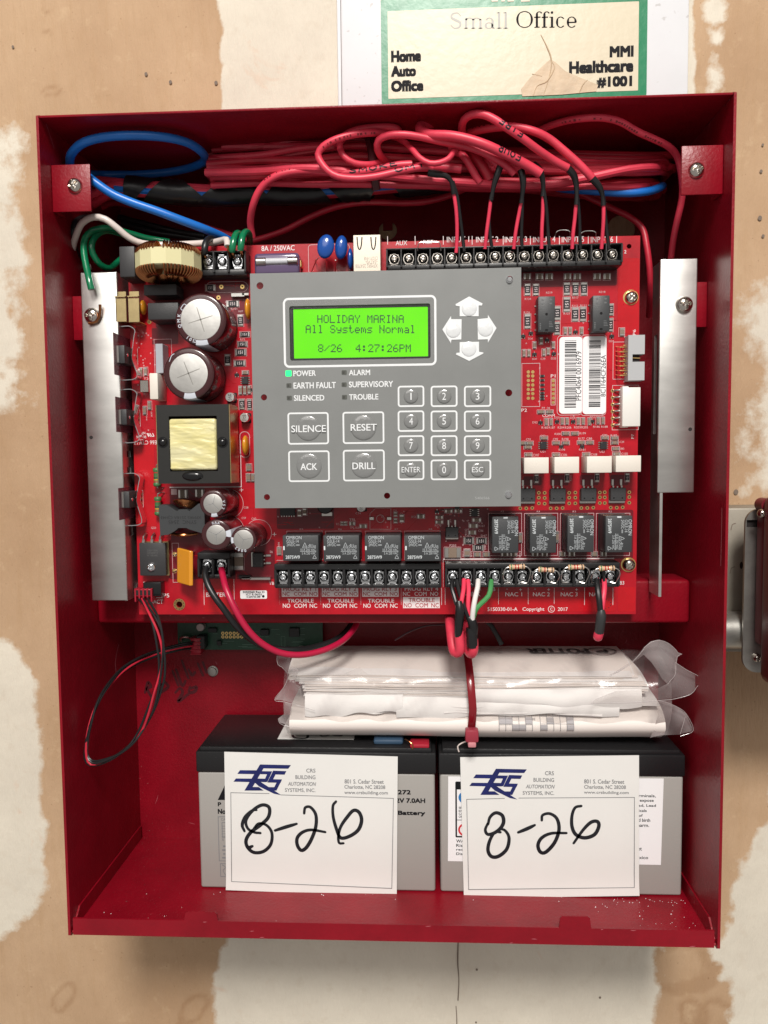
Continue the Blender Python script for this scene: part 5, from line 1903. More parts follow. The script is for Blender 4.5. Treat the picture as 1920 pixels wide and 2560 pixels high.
for c, s, u0, v0, u1, v1 in ((cI, 'R134', 106, 348, 158, 364), (cI, 'R117', 500, 338, 550, 354), (cI, 'R112', 498, 405, 548, 420), (cI, 'R111', 566, 403, 616, 418), (cI, 'R121', 428, 468, 478, 486), (cI, 'R126', 98, 460, 148, 476),
                             (cI, 'R219', 283, 296, 334, 312), (cI, 'R218', 722, 290, 774, 306), (cI, 'D36', 134, 678, 172, 692), (cI, 'D37', 168, 848, 208, 862), (cI, 'C79', 238, 845, 276, 862), (cI, 'D35', 324, 842, 366, 858), (cI, 'D34', 804, 698, 844, 714),
                             (cI, 'R9', 248, 1252, 272, 1268), (cI, 'D8', 290, 1254, 314, 1270), (cI, 'D52', 170, 1372, 212, 1388), (cI, 'D53', 352, 1332, 392, 1348), (cI, 'D54', 484, 1334, 524, 1350), (cI, 'D51', 646, 1330, 686, 1346),
                             (cI, 'R185', 246, 1414, 298, 1432), (cI, 'R187', 305, 1414, 356, 1432), (cI, 'R204', 380, 1414, 434, 1432), (cI, 'R206', 440, 1414, 492, 1432), (cI, 'R203', 516, 1412, 570, 1430), (cI, 'R205', 576, 1412, 630, 1430),
                             (cI, 'R186', 674, 1408, 728, 1424), (cI, 'R188', 740, 1408, 794, 1424), (cI, 'R200', 354, 1468, 404, 1484), (cI, 'R199', 560, 1462, 612, 1480), (cI, 'C91', 116, 1512, 154, 1530), (cI, 'C93', 236, 1484, 276, 1500), (cI, 'C92', 340, 1510, 382, 1528),
                             (cI, 'R198', 414, 1510, 468, 1528), (cI, 'R177', 550, 1506, 602, 1524), (cI, 'C88', 618, 1506, 664, 1524), (cI, 'C90', 748, 1478, 790, 1496), (cI, 'R182', 818, 1480, 872, 1498), (cI, 'C29', 892, 1534, 930, 1550), (cI, 'R180', 878, 1590, 930, 1606),
                             (cI, 'R196', 388, 1598, 440, 1614), (cI, 'R181', 556, 1598, 608, 1614), (cI, 'U21', 236, 1614, 276, 1630), (cI, 'U22', 728, 1616, 768, 1632), (cI, 'C107', 174, 1642, 224, 1662), (cI, 'C106', 406, 1640, 456, 1660), (cI, 'C108', 654, 1638, 706, 1656), (cI, 'C105', 906, 1632, 960, 1650),
                             (cG, 'D5', 1034, 108, 1058, 124), (cG, 'C1', 1086, 134, 1106, 150), (cG, 'C34', 730, 130, 772, 146), (cG, 'R5', 576, 216, 600, 232), (cG, 'R3', 730, 244, 754, 262), (cG, 'D4', 688, 240, 714, 258), (cG, 'R56', 1176, 158, 1216, 176), (cG, 'R170', 1362, 226, 1412, 244), (cG, 'P203', 1480, 386, 1532, 404),
                             (cH, 'R163', 258, 514, 298, 528), (cH, 'C86', 256, 546, 290, 560), (cH, 'D45', 168, 580, 208, 594), (cH, 'D47', 274, 580, 314, 594), (cE, 'C58', 1242, 460, 1274, 474), (cE, 'C59', 1228, 532, 1258, 546), (cE, 'C60', 1296, 536, 1328, 552), (cE, 'Q23', 602, 600, 636, 616), (cE, 'D6', 1424, 766, 1442, 780), (cD, 'R101', 1386, 430, 1436, 446), (cD, 'R73', 1462, 684, 1500, 700),
                             (cD, 'R87', 1448, 452, 1486, 466), (cD, 'T2', 660, 1008, 700, 1026)):
    fine.ctext(c, s, u0, v0, u1, v1, TY)
for c, s, u0, v0, u1, v1 in ((cH, 'RV13', 148, 690, 160, 726), (cH, 'RV5', 205, 690, 217, 726), (cH, 'D48', 294, 652, 308, 680), (cH, 'R162', 166, 540, 180, 580), (cH, 'R201', 868, 182, 880, 220), (cH, 'RV3', 528, 690, 542, 730), (cG, 'R94', 110, 368, 126, 404), (cD, 'R97', 720, 1290, 734, 1330), (cD, 'R93', 680, 1325, 692, 1362)):
    fine.ctext(c, s, u0, v0, u1, v1, TY, rot=3)
for c, u, v in ((cE, 1226, 345), (cE, 1454, 652), (cE, 760, 358)):
    q = c.p(u, v, TY)
    if u == 760:
        fine.rect(q.x - 1.8, q.x + 1.8, q.z - 1.8, q.z + 1.8, TY)
    else:
        silk.rect(q.x - 1.2, q.x + 1.2, q.z - .15, q.z + .15, TY); silk.rect(q.x - .15, q.x + .15, q.z - 1.2, q.z + 1.2, TY - .01)
for c, u, v, r in ((cE, 1140, 440, 104), (cE, 1150, 620, 98), (cE, 1345, 640, 94)):
    q = c.p(u, v, TY); k = r / c.s * .235
    fine.ringdisc(q.x, q.z, k, k + .25, TY, 0, 40)
fine.frame(*cB.box(470, 1138, 760, 1335, TY), .3, TY, 0, 2)
fine.frame(*cD.box(1455, 1455, 1545, 1672, TY), .35, TY, 0, 3)
fine.frame(*cD.box(1170, 215, 1530, 300, TY), .3, TY, 0, 4)
silk.rect(*cE.box(730, 324, 1224, 327, TY), TY); silk.rect(*cE.box(1221, 0, 1224, 325, TY), TY)
silk.rect(*cH.box(20, 740, 1165, 743, TY), TY); silk.rect(*cH.box(20, 742, 23, 930, TY), TY)
silk.build('board_lettering', SILK, board, kind='stuff')
fine.build('fine_board_print', [SILKD, GOLD, DARKHOLE, GOLD], board, kind='stuff')
inkm.build('knockout_lettering', REDINK, board, kind='stuff')

# plug and header for the harness at the lower left corner of the board
b = cE.box(545, 985, 672, 1080, PY - 7)
MB().box(b[0], b[1], PY - 7, PY - .1, b[2], b[3], 0, .4, 2).build('plug_header', BLACKG, board)
mb = MB()
for u in (572, 630):
    q = cE.p(u, 998, PY - 1); mb.lathe([(1.1, PY), (1.0, PY - 1.5), (.4, PY - 2.2)], (q.x, 0, q.z + 1.0), 'y', 14)
mb.build('solder_pin', TIN, board)

# ================================================================== HEAT SINKS
def heat_sink(label, x0, x1, z0, z1, wx, wz0, wz1, wy, scr, hole, slots):
    t = thing('heat_sink', label, 'heat sink', ((x0 + x1) / 2, -83, z0))
    mb = MB().box(x0, x1, -83, -81.4, z0, z1, 0, .9, 3)
    mb.build('front_flange', ALU, t)
    mb = MB()
    prof = [(-82.6, wz0), (-63.6, wz0), (-63.6, wz1), (-82.6, wz1)]
    # web sheet as an outline in (y, z) with cut-outs
    bm_ = MB().prism([(p[0], p[1]) for p in prof], 0, 1.6, 0, holes=[[(a, c_), (b_2, c_), (b_2, d_), (a, d_)] for a, b_2, c_, d_ in slots])
    mb.add([(wx + (v[1] if wx < 0 else -v[1]) * (-1 if wx < 0 else 1) * -1, v[0], v[2]) for v in bm_.v], bm_.f)
    mb.build('web', ALU, t)
    q = at(*scr, -85)
    inst('screw', SCR_BIG[0], t, (q.x, -83, q.z), (0, .4, 0), (1.12, 1.15, 1.12))
    q = at(*hole, -83)
    MB().disc(q.x, q.z, 1.1, -83.06, 0, 16).build('drilled_hole', DARKHOLE, t)
    return t


LX0, LX1, LZ1 = at(200, 683, -83).x, at(291, 683, -83).x, at(250, 680, -83).z
LZ0 = at(250, 1502, -83).z
sl = []
for v in (1135, 1175):
    z = at(315, v, -75).z
    sl.append((-76, -70, z - 1.8, z + 1.8))
z = at(320, 1328, -75).z; sl.append((-76, -70, z - 3, z + 3))
z = at(320, 1470, -75).z; sl.append((-72, -67, z - 2.4, z + 2.4))
LS = heat_sink('tall brushed aluminium heat sink bar on the left, with a green wire under its screw', LX0, LX1, LZ0, LZ1, LX1 - 1.6, LZ0, LZ1, -63, (228, 788), (cD.n(225, 1505)), sl)
for ytop, ybot, (c0, c1), (f0, f1) in ((863, 908, (816, 950), (832, 937)), (1023, 1062, (974, 1107), (992, 1080)), (1229, 1270, (1184, 1314), (1220, 1300))):
    x = LX1 + .25
    za, zb_ = at(300, ytop, -88).z, at(300, ybot, -88).z
    tr3 = MB().box(x + .5, x + 5.0, -88, -72, zb_, za, 0, .4, 2)
    tq = tr3.build('power_transistor', CHIP, LS)
    MB().box(x + .3, x + 1.8, -89, -71, zb_ + .2, za - .2, 0, .2).build('metal_tab', TIN, tq)
    MB().lathe([(1.0, 0), (1.0, .3)], (x + 5.1, -84, (za + zb_) / 2), 'x', 14).build('mould_mark', CHROME, tq)
    fa, fb = at(290, f0, -90).z, at(290, f1, -90).z
    MB().box(x - .02, x + .16, -92, -64, fb, fa).build('mica_film', MICA, LS)
    ca, cb = at(300, c0, -80).z, at(300, c1, -80).z
    pts = [(x, ca), (x + 5.6, ca), (x + 8.6, ca - 2.4), (x + 8.0, ca - 6), (x + 6.4, (za + zb_) / 2 + 1), (x + 6.6, (za + zb_) / 2 - 3), (x + 9.2, cb + 3.4), (x + 7.6, cb + .6), (x + 3, cb), (x, cb)]
    MB().ribbon(pts, -80, -73, .45).build('spring_clip', CHROME, LS)
RX0, RX1, RZ1, RZ0 = at(1651, 648, -83).x, at(1745, 648, -83).x, at(1700, 646, -83).z, at(1700, 1232, -83).z
zlow = at(1640, 1490, -80).z
z1_, z2_ = at(1625, 838, -70).z, at(1625, 1085, -70).z
RS = heat_sink('shorter brushed aluminium heat sink channel on the right of the red board', RX0, RX1, RZ0, RZ1, RX0 + 1.6, zlow, RZ1, -63, (cI.n(1438, 398)), (cI.n(1478, 1437)), [(-74, -68, z2_, z1_)])

# ================================================================== KEYPAD
KY = -97.0
ka, kb = at(621.7, 686, KY), at(1302, 1265.5, KY)
KX0, KX1, KZ0, KZ1 = (ka.x + at(641, 1271, KY).x) / 2, (kb.x + at(1303, 666.5, KY).x) / 2, kb.z, (ka.z + at(1303, 666.5, KY).z) / 2
keypad = thing('keypad', 'grey membrane keypad plate with a lit green display, arrow keys and number keys', 'keypad', ((KX0 + KX1) / 2, KY, KZ0))
win = cK.box(283, 243, 1098, 543, KY)
holes = [circ(q.x, q.z, r, 16) for q, r in ((cK.p(115, 125, KY), 2.0), (cK.p(155, 1343, KY), 1.8), (cK.p(847, 1335, KY), 1.8), (cK.p(1548, 742, KY), 2.0), (cK.p(138, 768, KY), 1.8))]
mb = MB().prism([(KX0, KZ0), (KX1, KZ0), (KX1, KZ1), (KX0, KZ1)], KY, KY + 1.6, 0, holes=holes + [rrect(*win, 1.2, 3)])
o = mb.build('plate', GREY, keypad)
for q in (cK.p(1552, 90, KY), cK.p(1546, 1327, KY)):
    MB().lathe([(2.1, 0), (2.0, -.5), (1.6, -.8), (1.5, -1.6), (1.1, -1.9)], (q.x, KY, q.z), 'y', 18).build('stud', CHROME, keypad)
for px, pz in ((KX0 + 7, KZ1 - 6), (KX1 - 6, KZ1 - 5), (KX1 - 6, KZ0 + 6), (KX0 + 7, KZ0 + 6)):
    MB().lathe([(2.4, PY - .1), (2.4, KY + 3.4)], (px + 3.5 if px < 0 else px - 3, 0, pz), 'y', 6).build('standoff', TIN, keypad)
# the backlight is a little uneven
_nt = SCREEN.node_tree
_tc, _nz, _mx = (_nt.nodes.new(k) for k in ('ShaderNodeTexCoord', 'ShaderNodeTexNoise', 'ShaderNodeMix'))
_mx.data_type = 'RGBA'
_nz.inputs['Scale'].default_value = 28
_nt.links.new(_tc.outputs['Object'], _nz.inputs['Vector'])
_nt.links.new(_nz.outputs['Fac'], _mx.inputs['Factor'])
_mx.inputs['A'].default_value = (0.095, 0.74, 0.001, 1)
_mx.inputs['B'].default_value = (0.20, 0.96, 0.002, 1)
_nt.links.new(_mx.outputs['Result'], _nt.nodes['Principled BSDF'].inputs['Emission Color'])
# display module behind the window
m2 = MB().box(win[0] - 3, win[1] + 3, KY + 2.2, KY + 9, win[2] - 6, win[3] + 6, 0, .4)
lcd = m2.build('display', LCDEDGE, keypad)
scr = cK.box(307, 262, 1084, 532, KY + 2.1)
MB().prism(rrect(*scr, .4, 2), KY + 2.08, KY + 2.2).build('screen', SCREEN, lcd)
bz = MB().frame(win[0] - .2, win[1] + .2, win[2] - .2, win[3] + .2, 1.6, KY + 1.75, 0)
bz.build('bezel', LCDEDGE, lcd)
DOT = {
 'H': '1111111 0001000 0001000 0001000 1111111', 'O': '0111110 1000001 1000001 1000001 0111110', 'L': '1111111 0000001 0000001 0000001 0000001',
 'I': '0000000 1000001 1111111 1000001 0000000', 'D': '1111111 1000001 1000001 0100010 0011100', 'A': '0111111 1001000 1001000 1001000 0111111',
 'Y': '1100000 0010000 0001111 0010000 1100000', 'M': '1111111 0100000 0011000 0100000 1111111', 'R': '1111111 1001000 1001100 1001010 0110001',
 'N': '1111111 0010000 0001000 0000100 1111111', 'S': '0110010 1001001 1001001 1001001 0100110', 'P': '1111111 1001000 1001000 1001000 0110000',
 'l': '0000000 1000001 1111111 0000001 0000000', 'y': '0011000 0000101 0000101 0000101 0011110', 's': '0001001 0010101 0010101 0010101 0010010',
 't': '0010000 1111110 0010001 0000001 0000010', 'e': '0001110 0010101 0010101 0010101 0001100', 'm': '0011111 0010000 0001110 0010000 0001111',
 'o': '0001110 0010001 0010001 0010001 0001110', 'r': '0011111 0001000 0010000 0010000 0001000', 'a': '0000010 0010101 0010101 0010101 0001111',
 '8': '0110110 1001001 1001001 1001001 0110110', '/': '0000010 0000100 0001000 0010000 0100000', '2': '0100001 1000011 1000101 1001001 0110001',
 '6': '0011110 0101001 1001001 1001001 0000110', '4': '0001100 0010100 0100100 1111111 0000100', ':': '0000000 0110110 0110110 0000000 0000000',
 '7': '1000000 1000111 1001000 1010000 1100000'}
mb = MB()
LY = KY + 2.02
for s, u0, v0, v1, pitch in (('HOLIDAY MARINA', 445, 294, 340, 36.0), ('All Systems Normal', 378, 352, 399, 35.4), ('8/26  4:27:26PM', 450, 463, 508, 36.0)):
    dp, dv = pitch / 6.0, (v1 - v0) / 7.0
    for i, ch in enumerate(s):
        if ch == ' ':
            continue
        for cx, colbits in enumerate(DOT[ch].split()):
            for ry, bit in enumerate(colbits):
                if bit == '1':
                    mb.rect(*cK.box(u0 + i * pitch + cx * dp, v0 + ry * dv, u0 + i * pitch + (cx + 1.02) * dp, v0 + (ry + 1.0) * dv, LY), LY)
mb.build('display_text', LCDINK, lcd)


def window_material():
    m = bpy.data.materials.new('clear_window_film')
    m.use_nodes = True
    nt = m.node_tree
    for n in list(nt.nodes):
        nt.nodes.remove(n)
    out, tr, gl, mx = (nt.nodes.new(k) for k in ('ShaderNodeOutputMaterial', 'ShaderNodeBsdfTransparent', 'ShaderNodeBsdfGlossy', 'ShaderNodeMixShader'))
    gl.inputs['Roughness'].default_value = 0.08
    mx.inputs['Fac'].default_value = 0.035
    nt.links.new(tr.outputs[0], mx.inputs[1]); nt.links.new(gl.outputs[0], mx.inputs[2]); nt.links.new(mx.outputs[0], out.inputs[0])
    return m


KP = KY - .06
MB().prism(rrect(win[0] - 4, win[1] + 3.5, win[2] - 3.5, win[3] + 4.5, 2, 4), KY - .05, KY - .02).build('clear_window', window_material(), keypad)
g = cK.box(246, 196, 1133, 584, KP)
MB().frame(*g, 1.25, KP - .03, 0, 3.2, 6).build('window_border', WHITEP, keypad)
pr = MB()
arrows = [([(1320, 187), (1398, 228), (1393, 241), (1375, 240), (1375, 302), (1265, 302), (1265, 245), (1243, 242), (1241, 232)], (1320, 258)),
          ([(1265, 450), (1377, 448), (1377, 506), (1403, 510), (1401, 517), (1320, 560), (1243, 522), (1247, 512), (1265, 511)], (1318, 490)),
          ([(1165, 378), (1215, 300), (1217, 318), (1277, 318), (1275, 436), (1218, 438), (1215, 458)], (1228, 382)),
          ([(1368, 318), (1427, 312), (1428, 293), (1478, 370), (1428, 455), (1427, 435), (1370, 437)], (1414, 375))]
for poly, (u, v) in arrows:
    ob = MB().prism([(p.x, p.z) for p in cK.pts(poly, KP)], KY - .3, KY - .02)
    a = ob.build('arrow_key', WHITEP, keypad, smooth=0)
    a.modifiers.new('b', 'BEVEL').width = .0002
    q = cK.p(u, v, KY)
    MB().dome(q.x, q.z, 4.3, KY - .28, .75, 0, 30, 6).build('blister', DOMEW, a, smooth=60)
led = MB()
for s, (lu, lv), (u0, v0, u1, v1) in (('POWER', (280, 630), (307, 614, 437, 645)), ('EARTH FAULT', (282, 700), (308, 683, 553, 715)), ('SILENCED', (284, 772), (310, 756, 486, 787)),
                                     ('ALARM', (600, 625), (627, 610, 750, 640)), ('SUPERVISORY', (600, 695), (627, 677, 882, 708)), ('TROUBLE', (602, 767), (628, 750, 797, 781))):
    b = cK.box(lu - 15, lv - 13, lu + 15, lv + 13, KP)
    on = s == 'POWER'
    if on:
        b = cK.box(lu - 18, lv - 17, lu + 17, lv + 17, KP)
    ob = MB().prism(rrect(*b, .5, 3), KY - .12, KY - .02)
    ob.build('power_light' if on else 'indicator_window', LEDON if on else LEDOFF, keypad)
    if not on:
        MB().box(b[0] + .5, b[1] - 1.2, KY - .16, KY - .1, b[2] + .5, b[3] - .6).build('indicator_window', mat('led_die', (.05, .05, .045), .3), keypad)
    MB().ctext(cK, s, u0, v0, u1, v1, KP, bold=.016).build('lettering', WHITEP, keypad)


def key(name, b, txt, tb, cen, r, bold=0.0, h=.75):
    x0, x1, z0, z1 = cK.box(*b, KP)
    fr = MB().frame(x0, x1, z0, z1, .95, KP, 0, 1.7, 5)
    k = fr.build(name, WHITEP, keypad)
    q = cK.p(*cen, KY)
    # embossed blister over the key, flat crowned
    m_ = MB().lathe([(r, 0), (r * .97, -h * .35), (r * .86, -h * .75), (r * .6, -h * .95), (.02, -h)], (q.x, KY - .02, q.z), 'y', 40)
    m_.build('blister', DOME, k, smooth=60)
    ux, uz = cK.p(tb[0], tb[1], KY), cK.p(tb[2], tb[3], KY)
    MB().ctext(cK, txt, *tb, KY - h - .1, bold=bold).build('lettering', WHITEP, k)


for txt, b, tb, cen in (('SILENCE', (273, 856, 513, 1038), (295, 930, 495, 968), (393, 945)), ('RESET', (590, 852, 832, 1034), (637, 922, 788, 960), (711, 942)),
                        ('ACK', (277, 1076, 518, 1254), (348, 1148, 445, 1187), (398, 1163)), ('DRILL', (592, 1071, 835, 1250), (647, 1144, 780, 1182), (713, 1160))):
    key('function_key', b, txt, tb, cen, 7.4, .012)
cols, rows = ((908, 1062), (1098, 1253), (1290, 1447)), ((702, 822), (845, 965), (988, 1105), (1127, 1244))
for i, ch in enumerate(('1', '2', '3', '4', '5', '6', '7', '8', '9', 'ENTER', '0', 'ESC')):
    (u0, u1), (v0, v1) = cols[i % 3], rows[i // 3]
    cu, cv = (u0 + u1) / 2, (v0 + v1) / 2
    hw = {1: 3.5 if ch == '1' else 11, 5: 54, 3: 32}[len(ch)]
    key('number_key' if len(ch) == 1 else 'entry_key', (u0, v0, u1, v1), ch, (cu - hw, cv - (20 if len(ch) == 1 else 16), cu + hw, cv + (20 if len(ch) == 1 else 14)), (cu, cv), 4.2)
MB().ctext(cK, '5406566', 1354, 1341, 1437, 1355, KP).build('lettering', mat('faint_plate_print', (.34, .35, .35), .5), keypad)

# ================================================================== BATTERIES
BF = -67.0                                 # front faces
ZB, ZG, ZT = FLOOR + .2, -154.4, -139.6


def battery(label, x0, x1, lidx=0):
    t = thing('battery', label, 'battery', ((x0 + x1) / 2, -34, FLOOR), 'sealed batteries on the cabinet floor')
    MB().box(x0 + .8, x1 - .8, BF + .9, -2.5, ZB, ZG, 0, 1.6, 3).build('case', BATGREY, t)
    mb = MB().box(x0, x1, BF, -2, ZG - .2, ZT - 1.2, 0, 1.1, 2)
    l_ = mb.build('lid', BATBLK, t)
    mb = MB().box(x0 + 2.2, x1 - 2.6, BF + 1.2, -3, ZT - 2, ZT + 1.6, 0, 1.2, 2)
    mb.build('lid_rim', BATBLK, t)
    return t


bxl = (cM.p(72, 150, BF).x, cM.p(1583, 150, BF).x)
bat1 = battery('grey and black battery on the left, a blue terminal boot on its lid', *bxl)
bxr = (cN.p(42, 300, BF).x, cN.p(1592, 300, BF).x)
bat2 = battery('grey and black battery on the right, a white warning label on its case', *bxr)
BPY = BF + .75
mb = MB()
mb.ctext(cM, 'PE1272', 1262, 388, 1425, 418, BPY, bold=.03)
mb.ctext(cM, '12V 7.0AH', 1316, 440, 1516, 472, BPY, bold=.03)
mb.ctext(cM, 'Battery', 1344, 519, 1516, 556, BPY, bold=.03)
mb.build('lettering', INK, bat1)
mb = MB()
mb.ctext(cM, 'P', 212, 466, 234, 492, BPY, bold=.03)
mb.ctext(cM, 'No', 212, 508, 262, 540, BPY, bold=.03)
mb.prism([(p.x, p.z) for p in cM.pts([(212, 452), (262, 348), (272, 452)], BPY)], BPY, BPY)
mb.build('lettering', INK, bat1)
mb = MB()
for b in ((212, 555, 300, 838), (236, 592, 300, 690), (226, 850, 300, 936)):
    mb.frame(*cM.box(*b, BPY), .45, BPY)
mb.ctext(cM, 'CA', 232, 566, 262, 582, BPY - .01); mb.ctext(cM, 'S', 238, 694, 250, 708, BPY - .01)
for k in range(5):
    mb.rect(*cM.box(236, 615 + k * 16, 262, 618 + k * 16, BPY - .02), BPY - .02)
for k, (a, e_) in enumerate(((245, 262), (240, 262), (246, 260), (240, 262))):
    mb.rect(*cM.box(a, 738 + k * 24, e_, 748 + k * 24, BPY - .02), BPY - .02)
mb.stroke([(p.x, p.z) for p in cM.pts([(240, 860), (262, 875), (245, 895), (262, 925)], BPY)], .5, BPY - .02)
mb.build('rating_table', DIRT, bat1)
# warning label of the right battery
lb = MB().prism([(p.x, p.z) for p in cN.pts([(102, 304), (1456, 318), (1438, 860), (100, 836)], BPY)], BPY - .1, BPY + .1).build('warning_label', LABEL, bat2)
LW = BPY - .16
mb, ml = MB(), MB()
for s, u0, v0, u1, v1 in (('terminals,', 1268, 416, 1406, 438), ('not expose', 1255, 448, 1393, 470), ('lead, Lead', 1275, 478, 1407, 498), ('chemicals', 1232, 509, 1349, 528), ('State of', 1230, 540, 1324, 558),
                         ('and birth', 1272, 568, 1371, 590), ('harm.', 1292, 600, 1364, 622), ('not', 1282, 750, 1318, 770), ('Mexico', 1262, 803, 1358, 824), ('WARNING', 152, 700, 292, 722), ('Risk of', 152, 728, 252, 748),
                         ('recycle', 152, 756, 252, 776), ('Distributed', 152, 782, 292, 800), ('SEALED', 168, 494, 232, 508), ('EXPLOSIVE', 168, 514, 262, 528), ('CAN', 168, 532, 206, 546), ('OR', 168, 550, 192, 564)):
    (mb if u0 > 600 else ml).ctext(cN, s, u0, v0, u1, v1, LW, bold=.012)
mb.build('lettering', INK, lb)
ml.build('lettering', INK, lb)
mb = MB().frame(*cN.box(146, 336, 330, 690, LW), 1.0, LW, 0, .8, 3)
mb.rect(*cN.box(150, 338, 330, 388, LW - .02), LW - .02); mb.rect(*cN.box(150, 576, 330, 582, LW - .02), LW - .02)
mb.build('symbol_frame', INK, lb)
q = cN.p(205, 437, LW); MB().disc(q.x, q.z, 3.9, LW - .03, 0, 30).build('blue_symbol', mat('blue_symbol_ink', (.02, .16, .42), .5), lb)
q = cN.p(206, 640, LW); MB().ringdisc(q.x, q.z, 3.0, 4.2, LW - .03, 0, 30).build('red_symbol', mat('red_symbol_ink', (.55, .02, .03), .5), lb)
# blue boot and red post on the left battery, wire at the tie
a = cP.p(815, 905, -52); e_ = cP.p(1110, 930, -60)
mb = MB().box(a.x, e_.x - 6, -62, -46, ZT + 1.6, ZT + 6.6, 0, 1.2, 2)
MB().box(a.x, e_.x - 5, -61, -46, ZT + 1.5, ZT + 5.2, 0, 1.6, 2).build('terminal_boot', BLUETERM, bat1)
a = cP.box(1075, 930, 1255, 985, BF + 2)
MB().box(a[0] + 2, a[1], BF + 1.0, BF + 12, ZT + 1.5, ZT + 4.0, 0, .8, 2).build('red_terminal_base', REDPL, bat1)
q = cP.p(1108, 935, BF + 2)
MB().tube([(q.x - 4, -60, ZT + 5), (q.x - 1, BF + 2, ZT + 5.4), (q.x + 1.2, BF + 1, ZT + 3.4), (q.x + 1, BF + .9, ZT + 1)], .5, 8).build('clip_wire', COPPER, bat1)
q = cP.p(1490, 930, BF + 2)
MB().tube([(q.x + 8, -60, ZT + 5), (q.x + 2, BF + 1, ZT + 5.2), (q.x - .8, BF + .8, ZT + 3), (q.x, BF + .7, ZT - .4)], .45, 8).build('clip_wire', CABLEW, bat2)


# ---- the three tag cards
def stylus(c, y, strokes, w, m, parent, name='handwriting'):
    mb = MB()
    for i, st in enumerate(strokes):
        ww = [w * .75, w, w * 1.08, w, w * .7]
        mb.stroke([(p.x, p.z) for p in c.pts(st, y)], ww, y - .004 * i, 0, .7)
    return mb.build(name, m, parent)


def logo(mb, c, du, dv, k, y):
    polys = [[(478, 229), (672, 233), (655, 256), (463, 253)], [(463, 253), (500, 253), (418, 393), (380, 393)],
             [(352, 265), (462, 266), (450, 290), (335, 288)], [(326, 317), (434, 318), (424, 340), (311, 337)],
             [(486, 271), (552, 272), (544, 291), (476, 290)], [(530, 272), (554, 272), (524, 338), (501, 337)], [(450, 317), (528, 319), (518, 340), (438, 338)],
             [(440, 338), (482, 339), (612, 422), (566, 413), (470, 366)], [(394, 370), (470, 371), (500, 393), (380, 393)],
             [(560, 268), (643, 271), (632, 293), (549, 291)], [(549, 291), (575, 292), (560, 322), (534, 321)], [(534, 321), (616, 323), (607, 344), (524, 342)],
             [(592, 323), (616, 323), (581, 393), (556, 393)], [(520, 371), (590, 372), (580, 393), (545, 393)]]
    for i, p in enumerate(polys):
        mb.prism([(q.x, q.z) for q in c.pts([((u - 253) * k + du, (v - 150) * k + dv) for u, v in p], y)], y - .003 * i, y - .003 * i)


def card(label, c, quad, lines, frame, y0, hand, logo_at, curl=1.2):
    P = c.pts(quad, y0)
    t = thing('tag_card', label, 'card', tuple(P[3]), 'white service tags with a handwritten date')
    n, mrow = 10, 14
    vs = []
    for dy in (0, .3):
        for j in range(mrow + 1):
            w = j / mrow
            for i in range(n + 1):
                u = i / n
                top = P[0].lerp(P[1], u); bot = P[3].lerp(P[2], u)
                q = top.lerp(bot, w)
                vs.append((q.x, y0 + dy - curl * max(0, (w - .86) / .14) ** 1.6, q.z))
    fs, k = [], (n + 1) * (mrow + 1)
    for o in (0, k):
        for j in range(mrow):
            for i in range(n):
                a = o + j * (n + 1) + i
                fs.append((a, a + 1, a + n + 2, a + n + 1))
    rim = [i for i in range(n + 1)] + [j * (n + 1) + n for j in range(1, mrow + 1)] + [mrow * (n + 1) + i for i in range(n - 1, -1, -1)] + [j * (n + 1) for j in range(mrow - 1, 0, -1)]
    fs += [(rim[i], rim[(i + 1) % len(rim)], k + rim[(i + 1) % len(rim)], k + rim[i]) for i in range(len(rim))]
    MB().add(vs, fs).build('card', CARD, t)
    y = y0 - .12
    mb = MB()
    for a, e_ in zip(frame, frame[1:]):
        p, q = c.p(*a, y), c.p(*e_, y)
        mb.stroke([(p.x, p.z), (q.x, q.z)], .38, y)
    zt_, zb_ = (P[0].z + P[1].z) / 2, (P[2].z + P[3].z) / 2
    mb.v = [(a, b - curl * max(0, ((zt_ - c_) / (zt_ - zb_) - .86) / .14) ** 1.6 - .04 - .22 * max(0, ((zt_ - c_) / (zt_ - zb_) - .8) / .2), c_) for a, b, c_ in mb.v]
    mb.build('ruled_border', DIRT, t)
    mb = MB()
    for s, b, m, sh in lines:
        mb.ctext(c, s, *b, y, m, shear=sh, bold=.008)
    mb.build('lettering', [DIRT, DIRT], t)
    mb = MB()
    logo(mb, c, *logo_at, y)
    mb.build('emblem', NAVY, t)
    stylus(c, y - .02, hand, 2.2, MARKER, t)
    return t


